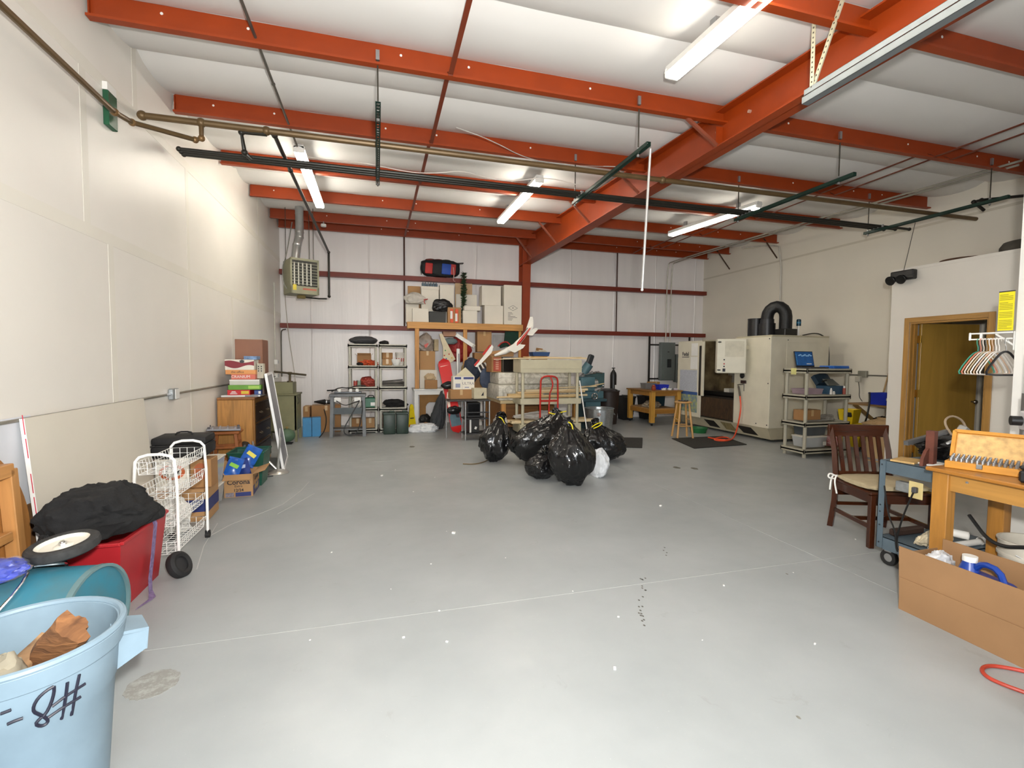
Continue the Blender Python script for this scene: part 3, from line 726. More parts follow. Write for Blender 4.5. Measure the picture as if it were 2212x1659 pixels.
t.p('handle', MB().tube(h, 0.007, n=8, smooth=1), CHROME)
t.p('handle_bracket', MB().tube([V((-0.02, 0.08, 0.475)), V((0.0, 0.0, 0.51)), V((0.12, 0.05, 0.5)), V((0.1, 0.1, 0.475))], 0.007, n=8, smooth=1), CHROME)
t = T('cart_wheel', 'black rubber wheel with white hub lying on the teal tank', 'wheel', (-1.50, 2.84, 0.535), rot=(0.1, -0.08, 0))
t.p('tire', MB().lathe([(0.105, -0.025), (0.13, -0.027), (0.142, -0.018), (0.145, 0), (0.142, 0.018), (0.13, 0.027), (0.105, 0.025), (0.105, -0.025)], (0, 0, 0.027), 40), mat('#3a3a3a', 0.75, var=0.2, scale=30))
t.p('hub', MB().lathe([(0, 0.005), (0.03, 0.006), (0.04, 0.0), (0.09, 0.004), (0.108, 0.02), (0.108, -0.02), (0, -0.02)], (0, 0, 0.03), 36), mat('#ece8da', 0.4, var=0.02))
t.p('axle_nut', MB().cyl((0, 0, 0.03), (0, 0, 0.05), 0.016, n=6).cyl((0, 0, 0.05), (0, 0, 0.056), 0.009, n=10), CHROME)
t = T('blue_bag', 'clear plastic bag of bright blue material on the teal tank', 'bag', (-1.66, 2.64, 0.495))
t.p('contents', MB().blob((0, 0, 0.045), (0.12, 0.085, 0.05), 0.2, 2.5, 4, 12, flat=0.0), mat('#1438c4', 0.4, var=0.2, scale=15, bump=0.3))
t.p('wrapper', MB().blob((0, 0, 0.045), (0.128, 0.093, 0.056), 0.2, 2.5, 4, 12, flat=0.0), mat('#e8ecff', 0.12, alpha=0.10))

# ---- white wire cart
def wire_cart():
    t = T('wire_cart', 'white wire basket cart with four tiers on black casters', 'cart', (-1.50, 4.16, 0), rz=0.0)
    hx, hy = 0.13, 0.30      # half width across X, half length along Y
    for sy in (-1, 1):
        y = sy*hy
        p = [(-hx, y, 0.05), (-hx, y, 0.76), (-hx+0.05, y, 0.82), (hx-0.05, y, 0.82), (hx, y, 0.76), (hx, y, 0.05)]
        t.p('end_frame', MB().tube([V(a) for a in p], 0.0105, n=8, smooth=1), WIREWHITE)
        for sx in (-1, 1):
            c = t.p('caster', MB().cyl((sx*hx-0.016, y, 0.025), (sx*hx+0.016, y, 0.025), 0.025, n=14), RUBBER)
            t.p('caster_fork', MB().box((sx*hx, y, 0.05), (0.04, 0.02, 0.03), bev=0.005), BLACK, sub=c)
    for zi, z in enumerate((0.1, 0.3, 0.5, 0.68)):
        k = MB(); bx, by = hx-0.01, hy-0.012; ht = 0.085
        for zz, f in ((z, 0.86), (z+ht*0.5, 0.93), (z+ht, 1.0)):
            k.tube([(-bx*f, -by, zz), (bx*f, -by, zz), (bx*f, by, zz), (-bx*f, by, zz)], 0.003, n=5, closed=True)
        for i in range(13):
            y = -by+2*by*i/12
            k.tube([(-bx, y, z+ht), (-bx*0.86, y, z), (bx*0.86, y, z), (bx, y, z+ht)], 0.0022, n=4)
        for i in range(5):
            x = -bx*0.86+2*bx*0.86*i/4
            k.tube([(x, -by, z+ht), (x, -by, z), (x, by, z), (x, by, z+ht)], 0.0022, n=4)
        t.p('basket', k, WIREWHITE)
    return t
wire_cart()
# ---- things behind the cart
SHD = 'box'
def printed(t, size, band, zf0, zf1, m):   # coloured print on the two visible faces
    w, d, h = size
    t.p('print', MB().box((0, -d/2-0.001, h*(zf0+zf1)/2), (w*band, 0.002, h*(zf1-zf0))).box((w/2+0.001, 0, h*(zf0+zf1)/2), (0.002, d*band, h*(zf1-zf0))), m)
b1 = carton('beer_carton', 'brown carton with navy print behind the wire cart, bottom of its stack', (-1.73, 5.09, 0), (0.44, 0.36, 0.30), 0.05, tape=False)
printed(b1, (0.44, 0.36, 0.30), 0.98, 0.3, 0.68, INKBLUE)
b2_ = carton('orange_print_box', 'white box with orange and black oval print standing on the navy carton', (-1.80, 5.04, 0.302), (0.26, 0.2, 0.28), 0.1, WHITEBOX, tape=False)
k = MB(); n = 28
k.prism([(0.1*math.cos(a*2*PI/n), -0.1, 0.16+0.07*math.sin(a*2*PI/n)) for a in range(n)], (0, -0.002, 0)); b2_.p('oval_print', k, mat('#e0703c', 0.5))
k = MB().prism([(0.075*math.cos(a*2*PI/n), -0.102, 0.16+0.045*math.sin(a*2*PI/n)) for a in range(n)], (0, -0.001, 0)); b2_.p('oval_centre', k, mat('#f3eee4', 0.5))
k = MB()
for i in range(4): k.bar((-0.05+i*0.03, -0.1045, 0.145), (-0.035+i*0.03, -0.1045, 0.18), 0.012, 0.002, up=(0, 1, 0))
b2_.p('black_lettering', k, INK)['kind'] = 'stuff'
b3 = carton('oval_logo_box', 'brown carton with an orange oval beside the white printed box', (-1.57, 5.06, 0.302), (0.17, 0.2, 0.26), 0.0, CARD2, tape=False)
b3.p('oval_print', MB().prism([(0.055*math.cos(a*2*PI/n), -0.101, 0.15+0.08*math.sin(a*2*PI/n)) for a in range(n)], (0, -0.001, 0)), mat('#b4613a', 0.6))
heap('white_sack', 'white plastic sack slumped on the floor behind the wire cart', 'bag', (-1.70, 4.66, 0.15), (0.13, 0.10, 0.16), 14, mat('#e4e2dc', 0.45, var=0.05, bump=0.2, scale=10), flat=0.0)
t = T('black_case', 'black soft briefcase lying on the boxes behind the wire cart', 'case', (-1.74, 5.10, 0.592), rz=0.06)
CASE = mat('#1b191a', 0.75, var=0.15, scale=30)
t.p('lower_shell', MB().box((0, 0, 0.055), (0.44, 0.34, 0.11), bev=0.025, seg=2), CASE)
t.p('upper_shell', MB().box((0, 0, 0.15), (0.43, 0.33, 0.07), bev=0.02, seg=2), CASE)
t.p('zip', MB().tube([(-0.215, -0.165, 0.112), (0.215, -0.165, 0.112), (0.215, 0.165, 0.112), (-0.215, 0.165, 0.112)], 0.005, n=6, closed=True), mat('#3a393a', 0.4, 0.3))
t.p('carry_handle', MB().tube([V((-0.07, 0.0, 0.185)), V((-0.05, 0, 0.215)), V((0.05, 0, 0.215)), V((0.07, 0, 0.185))], 0.008, n=6, smooth=1), CASE)
def clear_tote(lab, loc, w, d, h, rz=0, content=None):
    t = T('clear_tote', lab, 'tote', loc, rz)
    k = MB(); frust(k, w*0.44, d*0.44, w*0.5, d*0.5, 0, h, 0.004)
    t.p('tub', k, mat('#d9dcdc', 0.2, alpha=0.42, var=0.03))
    t.p('lid', MB().box((0, 0, h+0.008), (w*1.05, d*1.05, 0.018), bev=0.006).box((0, 0, h+0.02), (w*0.85, d*0.85, 0.01), bev=0.004), mat('#d7d2c6', 0.45, var=0.03))
    t.p('contents', MB().blob((0, 0, h*0.3), (w*0.4, d*0.4, h*0.4), 0.15, 2, 3, 3, flat=0.008), content or mat('#b9b6b2', 0.8, var=0.2, scale=14))
    return t
clear_tote('clear plastic tote standing on the floor under another tote', (-1.75, 5.46, 0), 0.38, 0.30, 0.19, content=mat('#8a7fae', 0.7, var=0.3, scale=12))
clear_tote('clear plastic tote with pale lid stacked on another tote beside the beer box', (-1.75, 5.46, 0.222), 0.40, 0.32, 0.25)
# ---- beer box with snack bags
P = at(500, 1078, Z=0)
t = T('corona_box', 'open cardboard beer box holding snack bags, beside the green bin', 'box', (-1.46, 5.90, 0), rz=0.06)
w, d, h = 0.27, 0.40, 0.235
k = MB(); th = 0.005
k.box((0, 0, th/2), (w, d, th)).box((-w/2, 0, h/2), (th, d, h)).box((w/2, 0, h/2), (th, d, h)).box((0, -d/2, h/2), (w, th, h)).box((0, d/2, h/2), (w, th, h))
t.p('body', k, CARD)
t.p('flap', MB().box((0.0, -d/2-0.055, h-0.01), (w*0.98, 0.12, 0.004), (0.3, 0, 0)), CARD)
t.p('flap', MB().box((w/2+0.06, 0, h+0.02), (0.13, d*0.96, 0.004), (0, -0.3, 0)), CARD)
t.p('flap', MB().box((-w/2-0.03, 0, h+0.05), (0.12, d*0.96, 0.004), (0, 1.0, 0)), CARD)
text('lettering', 'Corona', 0.072, faceY(0, -d/2-0.004, h*0.68), INK, t.o, bold=0.0012, sx=0.98)
text('lettering', 'Extra', 0.035, faceY(0, -d/2-0.004, h*0.5), INK, t.o)
text('lettering', '12/24', 0.042, faceY(-0.0, -d/2-0.004, h*0.31), INK, t.o, bold=0.001)
t.p('blue_band', MB().box((0.045, -d/2-0.0035, 0.028), (0.15, 0.002, 0.045)).box((w/2+0.0035, 0, 0.055), (0.002, d*0.9, 0.1)), INKBLUE)
t.p('grey_band', MB().box((-0.085, -d/2-0.0035, 0.028), (0.08, 0.002, 0.045)), mat('#8f8790', 0.6, var=0.2, scale=60))
text('lettering', 'Corona', 0.07, faceX(w/2+0.004, 0.0, h*0.72), INK, t.o, bold=0.001)
k = MB().bar((w/2+0.005, -0.1, 0.06), (w/2+0.005, -0.03, 0.1), 0.03, 0.002, up=(1, 0, 0)).bar((w/2+0.005, 0.0, 0.05), (w/2+0.005, 0.1, 0.085), 0.04, 0.002, up=(1, 0, 0))
t.p('gold_print', k, mat('#c9a24a', 0.5))
def snack(lab, c, rot, m, band, s=1.0):
    t = T('snack_bag', lab, 'bag', c, rot=rot, group='snack bags in the beer box')
    g = []
    for i in range(9):
        row = []
        for j in range(7):
            u, v = i/8*2-1, j/6*2-1
            row.append((u*0.075*s, -0.03*s*(1-u*u)*(1-v*v), v*0.095*s))
        g.append(row)
    g2 = [[(x, -y, z) for x, y, z in row] for row in g]
    k = MB().sheet(g).sheet(g2); bmesh.ops.remove_doubles(k.bm, verts=k.bm.verts[:], dist=0.0005)
    b = t.p('pouch', k, m, 60)
    t.p('seal', MB().box((0, 0, 0.1*s), (0.15*s, 0.003, 0.02*s)).box((0, 0, -0.1*s), (0.15*s, 0.003, 0.02*s)), m)
    t.p('print_band', MB().box((0, -0.031*s, 0.01), (0.09*s, 0.002, 0.04*s), (0, 0.25, 0)), band)
BLU = mat('#1f62c4', 0.25, var=0.2, scale=15)
snack('blue and green snack bag at the front of the beer box', (-1.51, 5.78, 0.31), (-0.5, 0.3, 0.1), BLU, mat('#86c43c', 0.4))
snack('blue snack bag with yellow print leaning at the back of the beer box', (-1.40, 6.02, 0.38), (-0.5, 0.5, 0.15), BLU, mat('#e3d55a', 0.4), 1.1)
snack('dark blue snack bag between the other bags in the beer box', (-1.45, 5.88, 0.27), (-0.6, -0.4, 0.0), mat('#28408e', 0.3, var=0.2, scale=15), mat('#c9d6ee', 0.4), 1.0)
# green bin
t = T('green_bin', 'dark green plastic bin behind the beer box', 'bin', (-1.47, 6.30, 0.0))
k = MB(); frust(k, 0.15, 0.15, 0.19, 0.19, 0, 0.40); t.p('body', k, mat('#14503f', 0.4, var=0.08))
k = MB()
for (p, q) in (((-1, -1), (1, -1)), ((1, -1), (1, 1)), ((1, 1), (-1, 1)), ((-1, 1), (-1, -1))): k.bar((p[0]*0.19, p[1]*0.19, 0.4), (q[0]*0.19, q[1]*0.19, 0.4), 0.025, 0.02, bev=0.004)
t.p('rim', k, mat('#14503f', 0.4, var=0.08))
# floor lamp folded on its round base
L0 = at(600, 1022, Z=0)
t = T('floor_lamp', 'silver adjustable floor lamp folded down beside the leaning white board', 'lamp', (L0.x, L0.y, 0))
SILV = mat('#c4c2bc', 0.3, 0.75, var=0.05)
t.p('base', MB().lathe([(0, 0), (0.135, 0), (0.138, 0.008), (0.12, 0.022), (0.06, 0.045), (0.02, 0.055), (0, 0.056)], n=36), SILV)
a0 = V((-0.02, 0.02, 0.05)); a1 = at(547, 963, Y=L0.y+0.05)-V((L0.x, L0.y, 0)); a2 = at(606, 945, Y=L0.y+0.03)-V((L0.x, L0.y, 0))
t.p('lower_arm', MB().tube([a0, a1], 0.016, n=10), SILV)
t.p('upper_arm', MB().tube([a0+V((0.01, 0, 0)), a2], 0.012, n=10).tube([a0+V((0.03, 0, 0)), a2+V((-0.005, 0, 0.12))], 0.007, n=8), SILV)
t.p('arm_joint', MB().cyl(a1+V((0, -0.02, 0)), a1+V((0, 0.02, 0)), 0.022, n=14), SILV)
t.p('elbow', MB().tube([a1, a1+V((-0.005, 0, 0.06))], 0.012, n=8), SILV)
t.p('lamp_head', MB().lathe([(0, -0.06), (0.03, -0.055), (0.055, -0.02), (0.06, 0.02), (0.045, 0.045), (0, 0.05)], a1+V((-0.1, 0.0, 0.0)), 20, (0.3, 0.4, 0)), BLACK)
wire('thin black lamp cord coiled on the floor by the silver lamp base', [(L0.x-0.05, L0.y-0.1, 0.006), (L0.x-0.2, L0.y-0.14, 0.006), (L0.x-0.28, L0.y-0.2, 0.006), (L0.x-0.12, L0.y-0.22, 0.006), (L0.x-0.02, L0.y-0.18, 0.006)], 0.005, BLACK, 'lamp_cord', cat='cord')

# ---- wooden stool with a grey part on it
def stool_square(loc, rz):
    t = T('wooden_stool', 'brown wooden stool with a grey plastic part on top, beside the dresser', 'stool', loc, rz)
    m = wood('#9c5a28', 0.4, 'z'); H = 0.60
    t.p('seat', MB().box((0, 0, H-0.018), (0.33, 0.25, 0.036), bev=0.008), wood('#9c5a28', 0.4, 'x'))
    for sx in (-1, 1):
        for sy in (-1, 1):
            t.p('leg', MB().bar((sx*0.17, sy*0.12, 0), (sx*0.12, sy*0.09, H-0.036), 0.032, 0.032, up=(0, 1, 0)), m)
    for z, f in ((0.22, 0.155), (0.4, 0.138)):
        for sy in (-1, 1): t.p('rung', MB().bar((-f, sy*(0.075+0.045*(1-z/H)), z), (f, sy*(0.075+0.045*(1-z/H)), z), 0.018, 0.03), m)
        for sx in (-1, 1): t.p('rung', MB().bar((sx*f, -0.1, z+0.05), (sx*f, 0.1, z+0.05), 0.018, 0.03, up=(0, 0, 1)), m)
    return t
stool_square((-1.81, 6.64, 0), 0.05)
t = T('grey_bracket_plate', 'flat grey moulded plastic plate with ribs lying on the wooden stool', 'plate', (-1.83, 6.62, 0.612), rot=(0.0, 0.05, 0.25))
GP = mat('#8f8f95', 0.5, var=0.06)
t.p('plate', MB().box((0, 0, 0.012), (0.36, 0.27, 0.022), bev=0.006), GP)
for i in range(4): t.p('rib', MB().box((-0.12+i*0.08, 0, 0.03), (0.02, 0.2, 0.016), bev=0.003), GP)
for sx in (-1, 1):
    for sy in (-1, 1): t.p('screw_post', MB().cyl((sx*0.155, sy*0.11, 0.02), (sx*0.155, sy*0.11, 0.045), 0.014, n=12), mat('#55555c', 0.5))
# ---- dresser
DX0, DX1, DY0, DY1, DH = XL+0.02, -1.55, 6.9, 7.95, 0.985
t = T('dresser', 'oak dresser with dark carved drawer fronts holding stacked board games', 'dresser', ((DX0+DX1)/2, (DY0+DY1)/2, 0))
OAK = wood('#b9823f', 0.45, 'z', var=0.16, scale=7)
t.w('body', MB().b2((DX0, DY0, 0.0), (DX1-0.02, DY1, DH-0.03), bev=0.004), OAK)
t.w('top', MB().b2((DX0, DY0-0.015, DH-0.03), (DX1+0.01, DY1+0.015, DH), bev=0.006), wood('#8d5a2c', 0.4, 'y'))
DRK = wood('#4c3524', 0.4, 'y', var=0.1)
for (z0, z1) in ((0.06, 0.34), (0.36, 0.62), (0.64, 0.90)):
    dr = t.w('drawer', MB().b2((DX1-0.02, DY0+0.06, z0), (DX1, DY1-0.06, z1), bev=0.005), DRK)
    t.w('drawer_molding', MB().b2((DX1, DY0+0.08, z0+0.02), (DX1+0.006, DY1-0.08, z0+0.03)).b2((DX1, DY0+0.08, z1-0.03), (DX1+0.006, DY1-0.08, z1-0.02)), DRK, sub=dr)
    for y in (DY0+0.32, DY1-0.32): t.w('handle', MB().tube([V((DX1, y-0.05, (z0+z1)/2)), V((DX1+0.03, y-0.04, (z0+z1)/2-0.015)), V((DX1+0.03, y+0.04, (z0+z1)/2-0.015)), V((DX1, y+0.05, (z0+z1)/2))], 0.006, n=6, smooth=1), mat('#b7a487', 0.35, 0.7), sub=dr)
t.w('corner_trim', MB().b2((DX1-0.02, DY0, 0.0), (DX1+0.004, DY0+0.055, DH-0.03), bev=0.006), wood('#9a6a34', 0.45, 'z'))
# board games on the dresser
GY = 7.02
z = DH+0.001
def game(lab, x0, x1, h, d, m, txt=None, tm=None, ts=0.03, side=None, dy=0.0, rz=0.0):
    global z
    a = at(x0, 850, Y=GY).x; b = at(x1, 850, Y=GY).x
    t = T('board_game', lab, 'game box', ((a+b)/2, GY+dy+d/2, z), rz, group='board games on the dresser')
    w = b-a
    t.p('box_base', MB().box((0, 0, h*0.45), (w*0.985, d*0.985, h*0.9)), m)
    l = t.p('lid', MB().box((0, 0, h*0.55), (w, d, h*0.89), bev=0.002), m)
    if side: t.p('side_label', MB().box((w*0.28, -d/2-0.001, h*0.5), (w*0.34, 0.002, h*0.6)), side, sub=l)
    if txt: text('lettering', txt, ts, faceY(-w*0.1, -d/2-0.0025, h*0.52), tm or WHITE, t.o)
    z += h+0.001
    return t, w, d, h
game('white board game box, lowest on the dresser', 477, 562, 0.022, 0.30, WHITE, side=mat('#5d5d66', 0.5))
t_, w_, d_, h_ = game('red board game box with yellow badge at the bottom of the stack', 491, 540, 0.068, 0.27, mat('#c8262c', 0.4, var=0.05), None, None, 0.026, mat('#e0c33a', 0.5))
k = MB()
for i in range(3): k.box((-w_*0.22, -d_/2-0.0015, 0.018+0.015*i), (w_*0.32-0.02*i, 0.002, 0.008))
t_.p('print_lines', k, WHITE)['kind'] = 'stuff'
z -= 0.068; 
game('blue board game box beside the red one at the bottom of the stack', 548, 563, 0.06, 0.26, mat('#35549c', 0.4, var=0.2, scale=20), side=WHITE, dy=0.03); z += 0.009
game('green board game box with red panel, middle of the stack', 493, 564, 0.062, 0.27, mat('#6ea53a', 0.4, var=0.1), None, None, 0.03, mat('#a8cf5c', 0.5))
t_, w_, d_, h_ = game('pale grey-green game box with a white lid edge in the stack', 496, 561, 0.072, 0.27, mat('#c9cbbd', 0.5, var=0.05), None, None, 0.03)
t_.p('lid_edge', MB().box((0, -0.137, 0.06), (w_*1.0, 0.004, 0.014)), WHITE)
game('salmon board game box lettered cranium in the stack', 500, 552, 0.066, 0.26, mat('#d9705c', 0.4, var=0.05), 'CRANIUM', WHITE, 0.05)
game('orange board game box lettered the office in the stack', 488, 553, 0.058, 0.27, mat('#e39a58', 0.4, var=0.05), 'the office', INK, 0.04)
t_, w_, d_, h_ = game('maroon and white curved print game box near the top of the stack', 487, 550, 0.135, 0.25, WHITEBOX)
k = MB(); n = 14
up = [(-w_/2+w_*i/n, -d_/2-0.002, 0.108+0.014*math.sin(i/n*2*PI+0.6)) for i in range(n+1)]
lo = [(-w_/2+w_*i/n, -d_/2-0.002, 0.042+0.022*math.sin(i/n*2*PI+2.6)) for i in range(n+1)]
k.sheet([up, lo], 0.001); t_.p('maroon_wave', k, mat('#8a1f2c', 0.45))
t_.p('badge', MB().prism([(0.0, -d_/2-0.004, 0.12), (0.03, -d_/2-0.004, 0.135), (0.06, -d_/2-0.004, 0.12), (0.05, -d_/2-0.004, 0.09), (0.01, -d_/2-0.004, 0.09)], (0, -0.002, 0)), mat('#3b3b3e', 0.5))
game('small blue and white box on top of the game stack', 528, 556, 0.045, 0.2, mat('#7fa0cc', 0.45, var=0.25, scale=25))
# brown box behind the games
l0, s0 = fb(518, 733, 568, 852, 7.32, 0.36, DH+0.001)
t = T('brown_cabinet_box', 'tall brown laminate box standing on the dresser behind the games', 'box', (l0.x-0.03, l0.y, DH+0.001))
t.p('body', MB().box((0, 0, s0[2]/2), (0.34, 0.36, s0[2]), bev=0.005), mat('#8c5f48', 0.55, var=0.05))
t.p('side_panel', MB().box((0.17, 0, s0[2]/2), (0.006, 0.345, s0[2]*0.97)), mat('#7a4c34', 0.55, var=0.06))
t = T('keypad_box', 'pale box with black dots standing beside the maroon game box', 'box', (at(562, 780, Y=7.12).x, 7.16, DH+0.24))
t.p('body', MB().box((0, 0, 0.1), (0.08, 0.1, 0.2), bev=0.004), mat('#c8c2ae', 0.5))
for i in range(3):
    for j in range(2): t.p('dot', MB().box((-0.02+j*0.035, -0.051, 0.1+i*0.03), (0.012, 0.003, 0.016)), INK)
carton('small_photo_box', 'small dark printed box under the pale dotted box', (at(566, 800, Y=7.12).x, 7.19, DH+0.025), (0.045, 0.12, 0.213), m=mat('#6b5548', 0.6, var=0.4, scale=14), tape=False)
# ---- white leaning board
t0 = at(590, 790, Y=7.5); 
A = at(575, 790, Y=7.4); B = at(592, 1010, Y=7.1); 
t = T('leaning_white_board', 'narrow white framed board leaning against the dresser front', 'board', (-1.29, 7.42, 0), rz=0.12)
k = MB().prism([(0.0, -0.5, 0.0), (0.0, 0.45, 0.0), (-0.19, 0.45, 1.27), (-0.19, -0.5, 1.27)], (0.02, 0, 0))
t.p('panel', k, mat('#9b9ca3', 0.5, var=0.12, scale=5))
for (p, q) in (((0.012, -0.5, 0), (-0.178, -0.5, 1.28)), ((0.012, 0.45, 0), (-0.178, 0.45, 1.28)), ((-0.178, -0.5, 1.28), (-0.178, 0.45, 1.28)), ((0.012, -0.5, 0.012), (0.012, 0.45, 0.012))):
    t.p('frame_rail', MB().bar(p, q, 0.03, 0.032, up=(1, 0, 0.15)), mat('#f0efee', 0.4, var=0.02))

# ================================================================= back left: heater, blaster, shelving
OLIVE = mat('#8b8a72', 0.55, var=0.06, scale=8)
hc = at(650, 590, Y=9.75)
t = T('unit_heater', 'olive grey gas unit heater hanging in the back left corner', 'heater', (hc.x, 9.75, at(650, 636, Y=9.6).z), rz=0.42)
t.p('cabinet', MB().box((0, 0, 0.32), (0.50, 0.46, 0.64), bev=0.015), OLIVE)
fr = t.p('front_frame', MB().box((-0.235, -0.235, 0.32), (0.03, 0.02, 0.64)).box((0.235, -0.235, 0.32), (0.03, 0.02, 0.64)).box((0, -0.235, 0.62), (0.5, 0.02, 0.04)).box((0, -0.235, 0.07), (0.5, 0.02, 0.14)), OLIVE)
t.p('recess', MB().box((0, -0.2315, 0.37), (0.45, 0.006, 0.47)), mat('#30302a', 0.6))
for i in range(8): t.p('louver', MB().box((0, -0.24, 0.18+i*0.053), (0.44, 0.03, 0.004), (0.5, 0, 0)), mat('#a9a897', 0.4))
for i in range(5): t.p('tube_bank', MB().cyl((-0.18+i*0.072, -0.236, 0.16), (-0.18+i*0.072, -0.236, 0.56), 0.012, n=8), mat('#d8d6cc', 0.35, 0.3))
t.p('warning_label', MB().box((-0.18, -0.2465, 0.11), (0.06, 0.002, 0.1)), mat('#c9b63a', 0.5))
t.p('name_plate', MB().box((0.08, -0.2465, 0.09), (0.24, 0.002, 0.03)), mat('#b0604a', 0.5))
t.p('valve', MB().box((0.0, 0.0, -0.03), (0.14, 0.1, 0.06), bev=0.01), mat('#8c7a4a', 0.4, 0.3))
zr = roof(9.75)-0.05-t.loc.z
DUCT = mat('#c3c7c8', 0.3, 0.85, var=0.08)
d = [V((-0.08, 0.05, 0.63)), V((-0.03, 0.1, 0.95)), V((0.02, 0.14, 1.1)), V((0.03, 0.15, 1.2)), V((0.03, 0.15, zr))]
t.p('flue_duct', MB().tube(d, 0.075, n=18), DUCT)
for p in (d[1], d[2], d[3]): t.p('duct_collar', MB().cyl(p-V((0, 0, 0.012)), p+V((0, 0, 0.012)), 0.08, n=18), DUCT)
for (x, y) in ((-0.22, 0.15), (0.2, 0.15), (0.2, -0.1)): t.p('hanger_rod', MB().cyl((x, y, 0.63), (x, y, zr-0.05), 0.006, n=6), mat('#57534a', 0.4, 0.6))
t.p('supply_pipe', MB().tube([V((0.05, 0, -0.03)), V((0.3, -0.05, -0.04)), V((0.42, -0.15, -0.04))], 0.014, n=8), PIPEBLK)
t.p('flex_conduit', MB().tube([V((-0.25, 0.0, 0.1)), V((-0.31, 0.0, 0.2)), V((-0.31, 0.05, 0.5)), V((-0.22, 0.12, 0.7)), V((-0.1, 0.15, zr-0.3))], 0.009, n=6, smooth=2), mat('#8f8f88', 0.4, 0.5))
c = at(690, 475, Z=4.05)
t = T('junction_box', 'small white round junction box under the purlin above the heater', 'box', (c.x, 10.3, roof(10.3)-0.3))
t.p('cover', MB().lathe([(0, 0), (0.05, 0), (0.055, 0.02), (0.05, 0.05), (0, 0.05)], (0, 0, 0), 18), WHITE); t.p('stem', MB().cyl((0, 0, 0.05), (0, 0, 0.1), 0.012, n=8), STEEL)
# drop conduits in the corner with boxes
t = T('corner_conduit', 'white conduit with two outlet boxes in the back left corner', 'conduit', (XL+0.03, 10.6, 1.0))
a = at(593, 610, X=XL+0.03); 
t.w('tube', MB().tube([(XL+0.02, a.y, 1.1), (XL+0.02, a.y, a.z)], 0.012, n=8), mat('#d9d6c8', 0.5))
for y_ in (782, 811):
    zz = at(597, y_, X=XL+0.03).z
    b = t.w('outlet_box', MB().b2((XL+0.001, a.y-0.02, zz-0.05), (XL+0.06, a.y+0.12, zz+0.05), bev=0.008), WHITE); t.w('socket_face', MB().b2((XL+0.06, a.y, zz-0.03), (XL+0.064, a.y+0.1, zz+0.03)), GALV, sub=b)
X = at(608, 760, Y=YB-0.03).x
q = [V((X+0.12, YB-0.2, GZ[0]-0.09)), V((X+0.03, YB-0.12, GZ[0]-0.1)), V((X, YB-0.04, GZ[0]-0.18)), V((X, YB-0.04, 1.1))]
pipe('flex_drop', 'grey flexible conduit curving down the back wall corner', 'conduit', q, 0.012, mat('#6e6a60', 0.5, 0.4), smooth=2)
wire('pale cable hanging from the girt in the back left corner', [at(612, 592, Y=YB-0.165), at(622, 720, Y=YB-0.22), at(636, 800, Y=YB-0.22), at(640, 850, Y=YB-0.22)], 0.007, mat('#b9b0a0', 0.6))

# ---- sandblast cabinet
t = T('blast_cabinet', 'olive green steel blast cabinet on legs in the back left corner', 'cabinet', (-1.66, 9.5, 0))
OL2 = mat('#7c7a58', 0.55, var=0.08, scale=7)
t.p('cabinet', MB().box((0, 0, 0.52), (0.54, 0.5, 0.64), bev=0.01), OL2)
t.p('lid', MB().box((0, 0, 0.85), (0.58, 0.54, 0.03), bev=0.006), mat('#6f6d4c', 0.5))
t.p('upper_hood', MB().prism([(-0.26, -0.2, 0.866), (0.2, -0.2, 0.866), (0.2, 0.2, 0.866), (-0.26, 0.2, 0.866)], (0, 0, 0.2)), OL2)
t.p('hopper', MB().lathe([(0.02, 0.08), (0.34, 0.22)], (0, 0, 0), 4, (0, 0, PI/4)), OL2)
for sx in (-1, 1):
    for sy in (-1, 1): t.p('leg', MB().bar((sx*0.25, sy*0.23, 0), (sx*0.25, sy*0.23, 0.84), 0.04, 0.04, up=(0, 1, 0)), OL2)
t.p('side_rail', MB().tube([V((0.28, -0.2, 0.8)), V((0.3, -0.2, 0.78)), V((0.3, -0.2, 0.72)), V((0.28, -0.2, 0.68))], 0.008, n=6), mat('#55534a', 0.4, 0.5))
t = T('vise_bar', 'steel bar tool lying across the olive blast cabinet', 'tool', (-1.62, 9.4, 1.068))
t.p('stand', MB().cyl((0.1, 0, 0), (0.1, 0, 0.14), 0.02, n=10).cyl((0.1, 0, 0), (0.1, 0, 0.02), 0.05, n=14), mat('#5e5138', 0.5, 0.4))
t.p('bar', MB().cyl((-0.16, 0, 0.19), (0.38, -0.05, 0.13), 0.018, n=10), mat('#4e4432', 0.5, 0.5)); t.p('clamp', MB().box((0.1, 0, 0.16), (0.07, 0.05, 0.05), bev=0.008), mat('#6a5c40', 0.5, 0.4))
gt = at(625, 955, Z=0)
t = T('green_air_tank', 'small round green air tank on the floor in front of the blast cabinet', 'tank', (gt.x-0.02, 9.06, 0.0))
t.p('tank', MB().sph((0, 0, 0.15), (0.15, 0.12, 0.12), 20, 14), mat('#4f6b52', 0.5, var=0.1))
t.p('foot', MB().tube([(-0.1, -0.06, 0.012), (0.1, -0.06, 0.012), (0.1, 0.06, 0.012), (-0.1, 0.06, 0.012)], 0.012, n=6, closed=True), BLACK); t.p('valve', MB().cyl((0.02, -0.02, 0.26), (0.02, -0.02, 0.3), 0.012, n=8).box((0.02, -0.02, 0.3), (0.05, 0.015, 0.015)), mat('#a08850', 0.4, 0.6))
